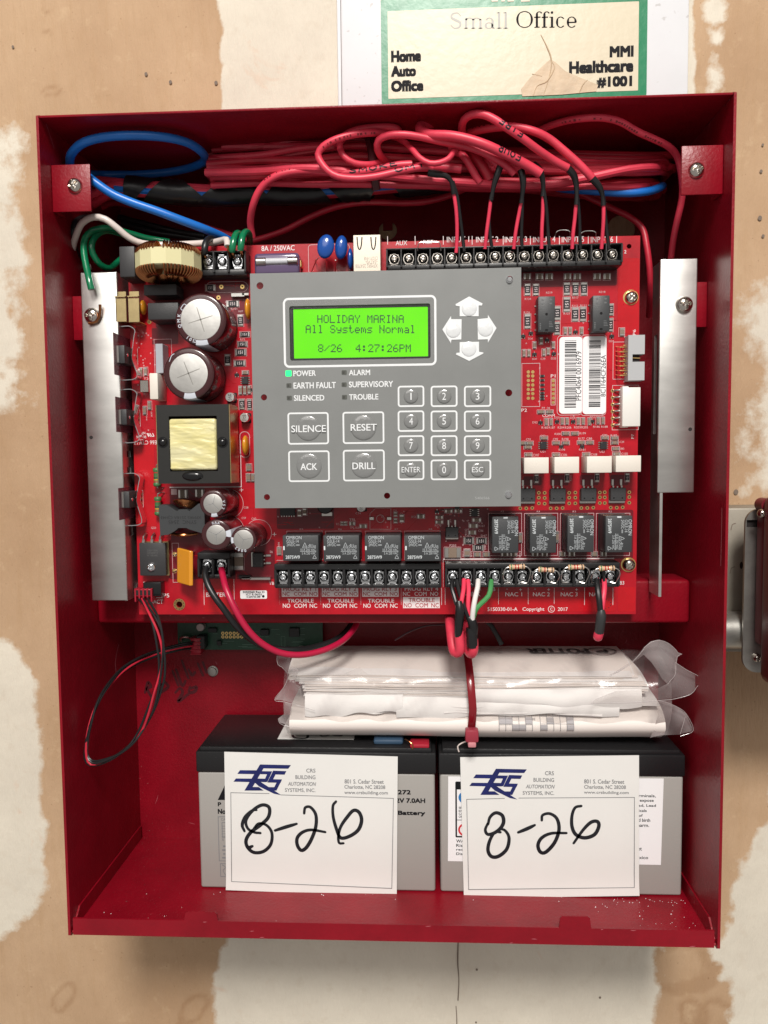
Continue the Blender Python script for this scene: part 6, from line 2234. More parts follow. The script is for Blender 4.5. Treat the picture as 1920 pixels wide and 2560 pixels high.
hand1 = [[(480, 660), (440, 655), (400, 630), (390, 580), (430, 520), (490, 484), (535, 500), (530, 560), (480, 610), (420, 655), (390, 705), (400, 750), (440, 782), (500, 775), (545, 730), (552, 660), (520, 612), (470, 600), (440, 630)],
         [(380, 648), (366, 610), (385, 560), (430, 518), (455, 515)], [(430, 742), (405, 752), (395, 735)], [(572, 644), (640, 622), (708, 602)],
         [(755, 536), (762, 500), (795, 498), (828, 545), (828, 620), (800, 700), (765, 755), (735, 768), (712, 735), (712, 690), (745, 655), (800, 640), (888, 654)],
         [(955, 462), (936, 490), (938, 560), (960, 640), (985, 690), (1040, 680), (1095, 640), (1116, 580), (1100, 530), (1065, 518), (1025, 560), (985, 620), (970, 680), (975, 722), (1002, 724)]]
t1 = card('white tag with 8-26 in marker on the front of the left battery', cM, [(253, 150), (1343, 180), (1337, 1052), (266, 1012)],
          [('CRS', (768, 255, 826, 280), 0, 0), ('BUILDING', (700, 296, 826, 322), 0, 0), ('AUTOMATION', (655, 338, 828, 364), 0, .03), ('SYSTEMS, INC.', (634, 378, 826, 406), 0, 0),
           ('801 S. Cedar Street', (1009, 322, 1255, 351), 0, 0), ('Charlotte, NC 28208', (1008, 358, 1265, 387), 0, 0), ('www.crsbuilding.com', (1007, 394, 1281, 424), 0, 0)],
          [(535, 412), (294, 406), (300, 962), (1306, 1003), (1316, 442), (606, 420)], BF - .75, hand1, (253, 150, 1.0))
hand2 = [[(352, 605), (365, 560), (400, 533), (440, 548), (450, 590), (430, 630), (390, 660), (350, 668), (335, 640), (350, 600)], [(430, 655), (395, 655), (362, 710), (352, 770), (375, 808), (420, 805), (470, 760), (484, 690), (460, 645), (425, 632)],
         [(542, 656), (600, 632), (646, 610)], [(690, 580), (695, 548), (740, 538), (785, 570), (798, 640), (770, 720), (715, 780), (680, 778), (666, 735), (690, 690), (750, 662), (845, 660)],
         [(938, 490), (900, 500), (880, 550), (880, 620), (905, 670), (960, 690), (1020, 670), (1048, 620), (1040, 588), (1000, 592), (950, 640), (890, 724)]]
t2 = card('white tag with 8-26 in marker, over the warning label of the right battery', cN, [(177, 184), (1301, 172), (1301, 1048), (200, 1062)],
          [('CRS', (710, 271, 766, 297), 0, 0), ('BUILDING', (638, 313, 767, 339), 0, 0), ('AUTOMATION', (592, 355, 769, 381), 0, .03), ('SYSTEMS, INC.', (570, 396, 768, 424), 0, 0),
           ('801 S. Cedar Street', (956, 322, 1208, 351), 0, 0), ('Charlotte, NC 28208', (956, 358, 1218, 387), 0, 0), ('www.crsbuilding.com', (955, 394, 1236, 421), 0, 0)],
          [(455, 442), (218, 448), (230, 1010), (1270, 1000), (1272, 436), (545, 440)], BF - .75, hand2, (177, 177, 1.0))
# third tag lying on the lid of the left battery, half under the paper bundle
ZC = ZT + 1.75


def on_top(px, py, z):
    d = CAM_M @ Vector(((px - 960) / FPX, 1.0, -(py - 1280) / FPX))
    return CAM_POS + d * ((z - CAM_POS.z) / d.z)


Q = [on_top(*cP.n(u, v), ZC) for u, v in ((45, 918), (655, 912))]
w3 = Vector((Q[1].x, Q[1].y, ZC))
t3 = thing('tag_card', 'small white tag lying flat on the left battery, half hidden under the paper bundle', 'card', tuple(Q[0]), 'white service tags with a handwritten date')
mb = MB().box(Q[0].x, Q[1].x, Q[0].y, Q[0].y + 42, ZC, ZC + .3)
mb.build('card', CARD, t3)
mb = MB()
for st in ([(230, 860), (170, 870), (180, 905), (270, 910), (280, 880), (200, 862)], [(290, 875), (240, 850), (170, 850)], [(330, 868), (370, 862)], [(385, 862), (400, 850), (390, 890), (440, 890), (470, 868)], [(480, 852), (490, 885), (550, 890), (555, 870), (500, 880)]):
    P = [on_top(*cP.n(u, v), ZC + .4) for u, v in st]
    mb.tube([(p.x, p.y, ZC + .32) for p in P], .9, 6, step=1.2)
mb.v = [(a, b, min(c_, ZC + .45)) for a, b, c_ in mb.v]
mb.v = [(a, b, max(c_, ZC + .31)) for a, b, c_ in mb.v]
mb.build('handwriting', MARKER, t3)

# ================================================================== THE BUNDLE OF PAPERS IN A BAG
bun = thing('paper_bundle', 'thick bundle of white folded papers in a clear plastic bag lying on the two batteries', 'papers', (45, -40, ZT + 1.6))
PX0, PX1 = at(745, 1700, -66).x, at(1632, 1700, -66).x
rp = random.Random(17)
ZTOP, ZLOW = -86.0, -118.0


def sheet(name, z, x0, x1, yf, droop, wav, th, m, yb=-11.0, nx_=36, ny_=10, seed=0, ends=None):
    """one sheet: flat at the back, sagging over its front edge"""
    vs = []
    rs_ = random.Random(seed)
    ph = [rs_.uniform(0, 6.28) for _ in range(4)]
    for dz in (0, -th):
        for j in range(ny_ + 1):
            w = j / ny_
            for i in range(nx_ + 1):
                u = i / nx_
                f = math.sin(u * 5 + ph[0]) * .5 + math.sin(u * 11 + ph[1]) * .3 + math.sin(u * 23 + ph[2]) * .2
                y = yb + (yf - yb) * w + wav * f * w * .8
                zz = z - droop * w ** 3 + dz + wav * .8 * f * w * w + math.sin(u * 8 + ph[3]) * .3 * w
                vs.append((x0 + (x1 - x0) * u, y, zz))
    k = (nx_ + 1) * (ny_ + 1)
    fs = []
    for o in (0, k):
        for j in range(ny_):
            for i in range(nx_):
                a = o + j * (nx_ + 1) + i
                fs.append((a, a + 1, a + nx_ + 2, a + nx_ + 1))
    rim = [i for i in range(nx_ + 1)] + [j * (nx_ + 1) + nx_ for j in range(1, ny_ + 1)] + [ny_ * (nx_ + 1) + i for i in range(nx_ - 1, -1, -1)] + [j * (nx_ + 1) for j in range(ny_ - 1, 0, -1)]
    fs += [(rim[i], rim[(i + 1) % len(rim)], k + rim[(i + 1) % len(rim)], k + rim[i]) for i in range(len(rim))]
    return MB().add(vs, fs).build(name, m, bun, smooth=50)


N_SH = 26
for i in range(N_SH):
    q = i / (N_SH - 1)
    z = ZTOP - 20 * q
    x0 = PX0 - 8 + 7.5 * q + rp.uniform(-2.2, 2.2) + (6 if i > 8 else 0)
    x1 = PX1 - 10 + 8 * math.sin(q * 3.1) + rp.uniform(-2.2, 2.2)
    yf = -53 - 8 * q ** .7 + rp.uniform(-.9, .9)
    sheet('sheet', z, x0, x1, yf, 7 - 5 * q, .55 + .5 * q, .55, PAPER if i % 3 else PAPER2, seed=i)
# loose torn sheets bulging over the front
for i, (xa, xb, z, dr, yf, wav) in enumerate(((PX0 + 8, PX0 + 68, -106.0, 8.5, -65, 1.5), (PX0 + 6, PX0 + 200, -107.5, 5.5, -65, 1.5), (PX0 + 92, PX0 + 190, -108, 7.5, -66, 1.3), (PX0 + 70, PX0 + 226, -106, 4.5, -64.5, 1.5))):
    sheet('loose_sheet', z, xa, xb, yf, dr, wav, .5, PAPER, seed=60 + i)
def draped(xa, xb, ztop, zbot, y0, seed):
    """a loose sheet hanging crumpled over the front edges of the stack"""
    rs_ = random.Random(seed)
    nx_, nz_ = 44, 12
    ph = [rs_.uniform(0, 6.28) for _ in range(5)]
    vs = []
    for dy in (0, .35):
        for j in range(nz_ + 1):
            w = j / nz_
            for i in range(nx_ + 1):
                u = i / nx_
                x = xa + (xb - xa) * u
                f = math.sin(u * 7 + ph[0] + w) * .5 + math.sin(u * 17 + ph[1] + 2 * w) * .28 + math.sin(u * 29 + ph[2]) * .12
                zb_ = zbot + 1.6 * math.sin(u * 5 + ph[3]) + .7 * math.sin(u * 19 + ph[4])
                vs.append((x, y0 + dy - 2.6 * math.sin(w * 2.2) - 1.5 * f * w, ztop + (zb_ - ztop) * w + .5 * f))
    k = (nx_ + 1) * (nz_ + 1)
    fs = []
    for o_ in (0, k):
        for j in range(nz_):
            for i in range(nx_):
                q = o_ + j * (nx_ + 1) + i
                fs.append((q, q + 1, q + nx_ + 2, q + nx_ + 1))
    rim = [i for i in range(nx_ + 1)] + [j * (nx_ + 1) + nx_ for j in range(1, nz_ + 1)] + [nz_ * (nx_ + 1) + i for i in range(nx_ - 1, -1, -1)] + [j * (nx_ + 1) for j in range(nz_ - 1, 0, -1)]
    fs += [(rim[i], rim[(i + 1) % len(rim)], k + rim[(i + 1) % len(rim)], k + rim[i]) for i in range(len(rim))]
    return MB().add(vs, fs).build('loose_sheet', PAPERW, bun, smooth=60)


PAPERW = mat('bright_white_paper', (0.84, 0.83, 0.82), 0.55, bump=0.15, bscale=60)
draped(PX0 + 4, PX0 + 66, -104.5, -116.5, -63.6, 3)
draped(PX0 + 62, PX1 - 20, -106.0, -117.5, -63.2, 8)
draped(PX0 + 110, PX1 - 6, -100.5, -110.5, -63.0, 12)
# folded booklet rolled underneath
RZ0, RZ1, RYF = -136.8, -112.5, -67.0


def roll_y(z):
    q = (z - (RZ0 + RZ1) / 2) / ((RZ1 - RZ0) / 2)
    return -46 - (-(RYF) - 46) * max(0, 1 - abs(q) ** 2.1) ** (1 / 2.1) + 6 * max(0, -q)


mb = MB()
nz_, nx_ = 22, 40
vs = []
for k in range(nz_ + 1):
    a = -math.pi / 2 + math.pi * k / nz_
    z = (RZ0 + RZ1) / 2 + (RZ1 - RZ0) / 2 * math.copysign(abs(math.sin(a)) ** .8, math.sin(a))
    y = roll_y(z)
    for i in range(nx_ + 1):
        x = PX0 - 6 + (PX1 - PX0 + 14) * i / nx_
        vs.append((x, y + .15 * math.sin(i * .5 + k * .3), z + .4 * math.sin(i * .2)))
for k, y in ((nz_, -14), ):
    pass
fs = [(k * (nx_ + 1) + i, k * (nx_ + 1) + i + 1, (k + 1) * (nx_ + 1) + i + 1, (k + 1) * (nx_ + 1) + i) for k in range(nz_) for i in range(nx_)]
base = len(vs)
for z in (RZ1, RZ0):
    for i in range(nx_ + 1):
        vs.append((PX0 - 6 + (PX1 - PX0 + 14) * i / nx_, -14, z + .4 * math.sin(i * .2)))
top = nz_ * (nx_ + 1)
fs += [(top + i, top + i + 1, base + i + 1, base + i) for i in range(nx_)]
fs += [(i, i + 1, base + nx_ + 1 + i + 1, base + nx_ + 1 + i) for i in range(nx_)]
for i in (0, nx_):
    fs.append(tuple(k * (nx_ + 1) + i for k in range(nz_ + 1)) + (base + i, base + nx_ + 1 + i))
bk = MB().add(vs, fs).build('folded_booklet', PAPER2, bun, smooth=60)
# the printed chart on the booklet
ink_, g1 = MB(), MB()


def on_roll(u, v):
    q = cQ.p(u, v, -67.2)
    return q.x, q.z


def conf(mb_, u0, v0, u1, v1, m=0, lift=.35):
    n = max(1, int(abs(v1 - v0) / 10))
    for k in range(n):
        x0, za = on_roll(u0, v0 + (v1 - v0) * k / n)
        x1, zb2 = on_roll(u1, v0 + (v1 - v0) * (k + 1) / n)
        ya, yb2 = roll_y(min(RZ1 - .3, max(RZ0 + .3, za))) - lift - .5, roll_y(min(RZ1 - .3, max(RZ0 + .3, zb2))) - lift - .5
        mb_.add([(x0, ya, za), (x1, ya, za), (x1, yb2, zb2), (x0, yb2, zb2)], [(0, 1, 2, 3)], m)


for g, (u0, ncol, extra) in enumerate(((186, 5, ''), (472, 5, ''))):
    for cidx in range(ncol + 1):
        conf(ink_, u0 + 46 * cidx, 575, u0 + 46 * cidx + 3, 740)
    for r in range(4):
        conf(ink_, u0, 608 + 42 * r - 4 * g, u0 + 46 * ncol, 611 + 42 * r - 4 * g)
    for cidx, r in rp.sample([(a, b) for a in range(ncol) for b in range(4)], 9):
        conf(g1, u0 + 46 * cidx + 3, 570 + 42 * r, u0 + 46 * cidx + 46, 606 + 42 * r, 0, .3)
ink_.build('chart_lines', DIRT, bk)
g1.build('chart_shading', mat('grey_chart_shading', (.36, .34, .35), .6), bk)
mb = MB()
for s, (u0, v0, u1, v1) in (('6', (706, 578, 718, 592)), ('5', (706, 628, 718, 642)), ('21', (418, 606, 440, 622)), ('20', (418, 654, 440, 670))):
    x0, za = on_roll(u0, v1); x1, zb2 = on_roll(u1, v0)
    mb.text(s, x0, x1, za, zb2, roll_y((za + zb2) / 2) - 1.0, rot=2)
mb.build('lettering', DIRT, bk)


def top_pt(px, py):
    return on_top(px, py, ZTOP + .4)


# upside-down heading printed on the top sheet
mb = MB()
a, e_ = top_pt(*cQ.n(376, 182)), top_pt(*cQ.n(805, 182))
g = MB().text('POTTER', 0, 1, 0, 1, 0, rot=2, bold=.01)
mb.add([(a.x + p[0] * (e_.x - a.x), -19 - 13 * (1 - p[2]), ZTOP + .45) for p in g.v], g.f)
q = top_pt(*cQ.n(900, 190))
n = 36
ring_v = [(q.x + r * 1.15 * math.cos(2 * math.pi * k / n), -25.5 + r * math.sin(2 * math.pi * k / n), ZTOP + .45) for r in (7.4, 8.8) for k in range(n)]
mb.add(ring_v, [(k, (k + 1) % n, n + (k + 1) % n, n + k) for k in range(n)])
g = MB().text('P', 0, 1, 0, 1, 0, rot=2, bold=.02)
mb.add([(q.x - 4 + p[0] * 8, -29.5 + 8 * p[2], ZTOP + .45) for p in g.v], g.f)
mb.build('lettering', mat('grey_brown_print', (.16, .13, .13), .6), bun)

# ---- the plastic bag
def bag_mesh():
    n, mseg = 84, 56
    cy, cz = -38.0, (ZTOP + RZ0) / 2 + .6
    ry, rz = 31.0, (ZTOP - RZ0) / 2 + 2.2
    xs_ = [PX0 - 9 + (PX1 - PX0 + 20) * i / n for i in range(n + 1)]
    vs, film = [], []
    rn = np.random.RandomState(4)
    A = [(rn.uniform(.03, .5), rn.randint(1, 9), rn.uniform(0, 6.28), rn.uniform(.2, .9)) for _ in range(16)]
    for i, x in enumerate(xs_):
        e = min(1.0, min(i, n - i) / 5.0)
        for k in range(mseg):
            a = 2 * math.pi * k / mseg + math.pi / 2
            ca, sa = math.cos(a), math.sin(a)
            w = sum(h * math.sin(fx * x * .6 + fk * a + p) for fx, fk, p, h in A) * .28
            rr_ = (abs(ca) ** 2.6 + abs(sa) ** 2.6) ** (-1 / 2.6)
            pinch = math.exp(-((x - TIEX) / 7) ** 2) * .9
            y = cy + (ry + w - pinch) * rr_ * ca
            z = cz + (rz + w * .7 - pinch) * rr_ * sa
            y += 6.5 * max(0, -sa)
            if a > math.pi and z < RZ0 - .8:
                z = RZ0 - .8
            vs.append((x, y, z))
            film.append(.12 + .12 * max(0, math.sin(w * 2.5 + x * .12)) ** 2 + (.16 if (z < RZ1 + 6 and e < 1) else 0))
    fs = [(i * mseg + k, i * mseg + (k + 1) % mseg, (i + 1) * mseg + (k + 1) % mseg, (i + 1) * mseg + k) for i in range(n) for k in range(mseg)]
    return vs, fs, film


TIEX = at(1180, 1700, -74).x
vs, fs, film = bag_mesh()


def flap(c, outline, ybase, bulge, tone):
    """a loose fold of film: outline in crop units with depth running from ybase, curved across"""
    global vs, fs, film
    P = c.pts(outline, ybase)
    bm_ = MB().prism([(p.x, p.z) for p in P], 0, 0)
    bm = bmesh.new()
    vv = [bm.verts.new((p[0], 0, p[2])) for p in bm_.v]
    for f in bm_.f:
        try:
            bm.faces.new([vv[i] for i in f])
        except Exception:
            pass
    for _ in range(3):
        bmesh.ops.subdivide_edges(bm, edges=list(bm.edges), cuts=1, use_grid_fill=True)
        bmesh.ops.triangulate(bm, faces=list(bm.faces))
    xs_ = [v.co.x for v in bm.verts]; zs_ = [v.co.z for v in bm.verts]
    xa, xb, za, zb3 = min(xs_), max(xs_), min(zs_), max(zs_)
    k = len(vs)
    bm.verts.index_update()
    for v in bm.verts:
        u, w = (v.co.x - xa) / (xb - xa), (v.co.z - za) / (zb3 - za)
        y = ybase + bulge * (math.sin(math.pi * u) * .6 + math.sin(5 * w + 3 * u) * .35 + math.sin(11 * u - 7 * w) * .12)
        vs.append((v.co.x, y, v.co.z))
        film.append(tone * (.8 + .35 * math.sin(7 * u + 4 * w)))
    for f in bm.faces:
        fs.append(tuple(v.index + k for v in f.verts))
    bm.free()


flap(cQ, [(940, 360), (1000, 330), (1080, 280), (1150, 215), (1190, 165), (1240, 125), (1300, 113), (1360, 135), (1410, 180), (1425, 200), (1452, 208), (1420, 225), (1410, 290), (1405, 350), (1390, 385), (1352, 416), (1320, 385), (1280, 320), (1240, 265), (1190, 215), (1150, 245), (1080, 300), (1010, 345)], -70, 2.5, .42)
flap(cQ, [(1405, 265), (1480, 315), (1585, 378), (1550, 440), (1512, 485), (1400, 518), (1280, 530), (1100, 545), (820, 548), (860, 520), (1000, 470), (1150, 465), (1290, 445), (1345, 415), (1390, 385), (1405, 340)], -72, 2.5, .30)
flap(cQ, [(1282, 530), (1340, 540), (1420, 575), (1480, 620), (1530, 735), (1440, 775), (1330, 778), (1230, 788), (1262, 740), (1284, 640)], -68, 3, .40)
flap(cP, [(150, 330), (140, 270), (60, 245), (38, 262), (48, 325), (80, 345), (125, 400), (120, 450), (90, 510), (20, 605), (100, 622), (240, 660), (340, 690), (300, 640), (235, 560), (225, 500), (185, 480), (210, 370)], -64, 2.5, .5)
flap(cP, [(100, 622), (150, 640), (152, 800), (240, 825), (120, 815), (60, 790), (50, 755), (95, 720)], -65, 2, .55)
flap(cP, [(560, 400), (700, 345), (760, 400), (1000, 420), (1120, 425), (1160, 440), (1420, 425), (1560, 470), (1560, 560), (1300, 550), (1140, 530), (1010, 490), (860, 520), (760, 470)], -69, 2, .2)
mb = MB().add(vs, fs)
bag = mb.build('plastic_bag', FILM, bun, smooth=80, fix=False)
at_film = bag.data.attributes.new('film', 'FLOAT', 'POINT')
at_film.data.foreach_set('value', np.array(film, np.float32))
# heat sealed edges and bright creases of the film
EDGE = mat('film_edge', (.40, .35, .35), .25, coat=.6)
mb = MB()
for c, ln, y in ((cQ, [(1405, 265), (1480, 315), (1585, 378), (1550, 440), (1512, 485), (1400, 518), (1280, 530)], -77), (cQ, [(1282, 530), (1340, 540), (1420, 575), (1480, 620), (1530, 735), (1440, 775)], -71.5),
                 (cQ, [(1190, 165), (1240, 125), (1300, 113), (1360, 135), (1410, 180), (1425, 200), (1452, 208), (1420, 225), (1410, 290), (1405, 350), (1352, 416)], -76), (cQ, [(950, 362), (1080, 285), (1150, 220), (1190, 170)], -76),
                 (cP, [(140, 270), (60, 245), (38, 262), (48, 325), (80, 345), (125, 400), (120, 450), (90, 510), (20, 605), (100, 622), (240, 660), (340, 690)], -69), (cP, [(50, 755), (60, 790), (120, 815), (240, 825)], -70),
                 (cQ, [(1440, 760), (1475, 640)], -73.5), (cQ, [(820, 548), (1100, 545), (1280, 530)], -77)):
    mb.tube([tuple(p) for p in c.pts(ln, y)], .15, 5, step=2)
o = mb.build('bag_edge', EDGE, bun)
o['kind'] = 'stuff'

# ---- the cable tie round the bundle
tie = thing('cable_tie', 'dark red nylon cable tie strapped vertically round the paper bundle', 'cable tie', (TIEX, -42, (ZTOP + RZ0) / 2))
cy, cz = -39.0, (ZTOP + RZ0) / 2 + .6
ry, rz = 33.2, (ZTOP - RZ0) / 2 + 3.4
xt, xm, xb_ = cP.p(1578, 290, -77).x, cP.p(1605, 520, -77).x, cP.p(1588, 835, -77).x
pts = []
for k in range(72):
    a = 2 * math.pi * k / 72
    rr_ = (abs(math.cos(a)) ** 2.5 + abs(math.sin(a)) ** 2.5) ** (-1 / 2.5)
    pts.append((cy - ry * rr_ * math.cos(a) + 6.5 * max(0, -math.sin(a)), max(RZ0 - .2, cz + rz * rr_ * math.sin(a))))
vs2, fs2 = [], []
for k, (y, z) in enumerate(pts):
    w = (z - (cz - rz)) / (2 * rz)
    xc = xb_ + (xm - xb_) * min(1, 2 * w) + (xt - xm) * max(0, 2 * w - 1)
    a, b = pts[k - 1], pts[(k + 1) % 72]
    tx, tz = b[0] - a[0], b[1] - a[1]
    L = math.hypot(tx, tz); ny_, nz2 = -tz / L, tx / L
    if (y - cy) * ny_ + (z - cz) * nz2 < 0:
        ny_, nz2 = -ny_, -nz2
    for dx, h in ((-2.4, 0), (-2.4, .9), (-1.9, 1.3), (1.9, 1.3), (2.4, .9), (2.4, 0)):
        vs2.append((xc + dx, y + ny_ * h, z + nz2 * h))
for k in range(72):
    for j in range(6):
        fs2.append((k * 6 + j, k * 6 + (j + 1) % 6, ((k + 1) % 72) * 6 + (j + 1) % 6, ((k + 1) % 72) * 6 + j))
MB().add(vs2, fs2).build('strap', TIE, tie, smooth=50)
q = cP.p(1590, 880, -76)
MB().box(q.x - 4.0, q.x + 4.2, -81, -74.5, q.z - 3.6, q.z + 4.4, 0, 1.2, 2).build('head', TIEH, tie)
MB().box(q.x - 2.4, q.x + 2.6, -81.6, -77, q.z - 6.4, q.z - 3.2, 0, .8, 2).build('tail', mat('pale_red_nylon', (.55, .22, .24), .3), tie)

# ================================================================== CABLES
def cable(label, path, r, m, cat='cable', name='cable', group=None, n=12):
    """one plain cable or wire: a single mesh"""
    P = [Vector(p) for p in path]
    o = MB().tube(P, r, n).build(name, m)
    return tag(o, label, cat, group)


def rebase(o):
    """put a single mesh thing's origin at its middle"""
    me = o.data
    c = sum((v.co for v in me.vertices), Vector()) / len(me.vertices)
    me.transform(Matrix.Translation(-c))
    o.location = o.location + c
    return o


PEN = {'S': [[(.9, .85), (.5, 1), (.1, .8), (.3, .55), (.8, .4), (.85, .12), (.4, 0), (.05, .15)]], 'M': [[(0, 0), (.1, 1), (.5, .35), (.9, 1), (1, 0)]],
       'O': [[(.5, 1), (.1, .8), (.05, .3), (.45, 0), (.9, .2), (.95, .7), (.5, 1)]], 'K': [[(.1, 1), (.1, 0)], [(.9, 1), (.15, .5), (.95, 0)]],
       'E': [[(.9, 1), (.1, 1), (.1, 0), (.9, 0)], [(.1, .5), (.7, .5)]], 'F': [[(.95, 1), (.1, 1), (.1, 0)], [(.1, .52), (.75, .52)]], 'U': [[(.08, 1), (.1, .25), (.5, 0), (.9, .25), (.92, 1)]],
       'R': [[(.1, 0), (.1, 1), (.7, .95), (.85, .7), (.6, .5), (.15, .48), (.95, 0)]], 'I': [[(.5, 1), (.5, 0)]], '1': [[(.3, .8), (.55, 1), (.55, 0)]]}


def letters_on(path, r, s, t0, t1, h, m, parent, name='handwriting', flip=False, pen=.75):
    """marker lettering drawn on the room side of a cable between two fractions of its length"""
    P = smooth_path(path, .4)
    L = [0]
    for a, b in zip(P, P[1:]):
        L.append(L[-1] + (b - a).length)
    tot = L[-1]

    def place(d, w):
        j = min(range(len(L)), key=lambda q: abs(L[q] - d))
        t = (P[min(j + 1, len(P) - 1)] - P[max(j - 1, 0)]).normalized()
        f = Vector((0, -1, .35)); f = (f - t * f.dot(t)).normalized()
        sd = f.cross(t)
        if sd.z < 0:
            sd = -sd
        a = w / r
        return P[j] + t * (d - L[j]) + f * ((r + .05) * math.cos(a)) + sd * ((r + .05) * math.sin(a))
    n = len(s)
    span = (t1 - t0) * tot
    mb = MB()
    for i, ch in enumerate(s):
        for st in PEN[ch]:
            pts = []
            for (u0, w0), (u1, w1) in zip(st, st[1:]):
                k = max(2, int(math.hypot((u1 - u0) * span / n, (w1 - w0) * h) / .35))
                for q in range(k):
                    pts.append((u0 + (u1 - u0) * q / k, w0 + (w1 - w0) * q / k))
            pts.append(st[-1])
            Q = [((i + .12 + .76 * u) / n, w) for u, w in pts]
            if flip:
                Q = [(1 - u, 1 - w) for u, w in Q]
            xy = [(t0 * tot + span * u, (w - .5) * h) for u, w in Q]
            vs = []
            for k, (d, w) in enumerate(xy):
                a, b = xy[max(k - 1, 0)], xy[min(k + 1, len(xy) - 1)]
                dx, dy = b[0] - a[0], b[1] - a[1]
                ll = math.hypot(dx, dy) or 1
                nx_, ny_ = -dy / ll * pen / 2, dx / ll * pen / 2
                vs += [tuple(place(d + nx_, w + ny_)), tuple(place(d - nx_, w - ny_))]
            mb.add(vs, [(2 * k, 2 * k + 1, 2 * k + 3, 2 * k + 2) for k in range(len(xy) - 1)])
    return mb.build(name, m, parent)


def legend(path, r, t0, t1, parent, m, seed=1, off=.5):
    """the small printed legend along a cable jacket"""
    P = smooth_path(path, .8)
    rs_ = random.Random(seed)
    mb = MB()
    n = len(P)
    i = int(t0 * n)
    while i < int(t1 * n) - 2:
        p = P[i]; t = (P[i + 1] - P[i]).normalized()
        f = Vector((0, -1, 0)); f = (f - t * f.dot(t)).normalized(); sd = f.cross(t)
        if rs_.random() < .75:
            c = p + f * (r + .05) * math.cos(off) + sd * (r + .05) * math.sin(off)
            nrm = (f * math.cos(off) + sd * math.sin(off)); up_ = (sd * math.cos(off) - f * math.sin(off))
            a_, b_2 = t * rs_.uniform(.25, .7), up_ * rs_.uniform(.3, .6)
            mb.add([tuple(c - a_ - b_2), tuple(c + a_ - b_2), tuple(c + a_ + b_2), tuple(c - a_ + b_2)], [(0, 1, 2, 3)])
        i += rs_.randint(2, 3)
    if mb.v:
        mb.build('jacket_print', m, parent)


PRINT = mat('jacket_legend', (.16, .006, .012), .5)
PRINTB = mat('blue_jacket_legend', (.004, .02, .08), .5)


def red_cable(label, path, r=3.0, m=None, text=None, shrink=None, red=None, black=None, legend_at=None, group=None, sr=2.0):
    """jacket, heat shrink sleeve and the two conductors that reach the screws"""
    P = [Vector(p) for p in path]
    mid = P[len(P) // 2]
    t = thing('red_cable', label, 'cable', tuple(mid), group)
    r *= .68
    MB().tube(P, r, 14).build('jacket', m or CABLER, t)
    if text:
        letters_on(P, r, *text, MARKER, t, flip=text[0] in ('FOUR', 'FIRE'))
    if legend_at:
        legend(P, r, *legend_at, t, PRINT, seed=len(label))
    if shrink:
        MB().tube(shrink, [sr, sr, sr * .8, sr * .6, 1.5], 10).build('shrink_sleeve', TAPE, t)
    if red:
        MB().tube(red, 1.05, 10).build('red_conductor', WIRER, t)
    if black:
        MB().tube(black, 1.05, 10).build('black_conductor', CABLEK, t)
    return t


def W_(c, pts, y=None):
    return [tuple(p) for p in c.pts(pts, y)]


# --- the coil of spare cable laid across the back: closed loops, one part each
coil = thing('cable_coil', 'coil of spare red cable with one blue strand across the back of the cabinet', 'cable coil', tuple(at(1100, 420, -50)))
rc = random.Random(8)
loops = [  # (x left, x right, front v left/mid/right) in the photograph's displayed pixels /.8641, front depth, colour
    ((532, 376), (900, 345), (1400, 392), (1660, 396), -70, CABLED), ((524, 398), (900, 372), (1400, 410), (1668, 412), -76, CABLED), ((520, 420), (900, 402), (1400, 428), (1655, 428), -78, CABLER),
    ((528, 442), (900, 430), (1380, 452), (1640, 420), -80, CABLED), ((545, 452), (900, 452), (1350, 470), (1630, 455), -74, CABLED), ((575, 390), (950, 390), (1400, 440), (1640, 470), -66, CABLED),
    ((560, 412), (960, 420), (1420, 462), (1620, 480), -64, CABLED), ((535, 362), (940, 360), (1350, 380), (1600, 400), -60, CABLED)]
many = list(loops)
for k in range(13):
    a, b, c_, d_, y, m = loops[k % len(loops)]
    j = lambda p, q=13: (p[0] + rc.uniform(-26, 26), p[1] + rc.uniform(-q, q))
    many.append((j(a), j(b, 20), j(c_, 16), j(d_, 14), y + rc.uniform(-6, 14), rc.choice([CABLED, CABLED, CABLER])))
for i, (a, b, c_, d_, y, m) in enumerate(many):
    ez = lambda: rc.uniform(-11, 11)
    f = [at(a[0], a[1], y + 6), at(a[0] * .66 + b[0] * .34, a[1] * .66 + b[1] * .34 + ez(), y + rc.uniform(-4, 4)), at(a[0] * .36 + b[0] * .64, a[1] * .36 + b[1] * .64 + ez(), y + rc.uniform(-5, 3)), at(b[0], b[1] + ez(), y - 3), at((b[0] + c_[0]) / 2, (b[1] + c_[1]) / 2 + ez(), y + rc.uniform(-4, 4)), at(c_[0], c_[1], y), at(d_[0] - 70, d_[1] + 2, y + 1), at(d_[0], d_[1], y + 12)]
    back = [Vector((p.x + rc.uniform(-4, 4), rc.uniform(-26, -10), p.z + rc.uniform(-3, 3))) for p in (at(d_[0] - 20, d_[1], -30), at(c_[0], c_[1], -24), at(b[0], b[1], -24), at(a[0] + 40, a[1], -26))]
    ring_ = f + back + [f[0] + Vector((1, 1, 0))]
    MB().tube(ring_, rc.uniform(1.85, 2.35), 10, step=4).build('loop', m, coil)
bl_ = [at(1330, 452, -40), at(1400, 470, -60), at(1470, 476, -72), at(1560, 482, -74), at(1620, 478, -72), at(1655, 466, -62), at(1640, 466, -45), at(1560, 470, -35)]
MB().tube([tuple(p) for p in bl_], 2.4, 12).build('blue_loop', CABLEB, coil, label='bright blue strand among the red ones')
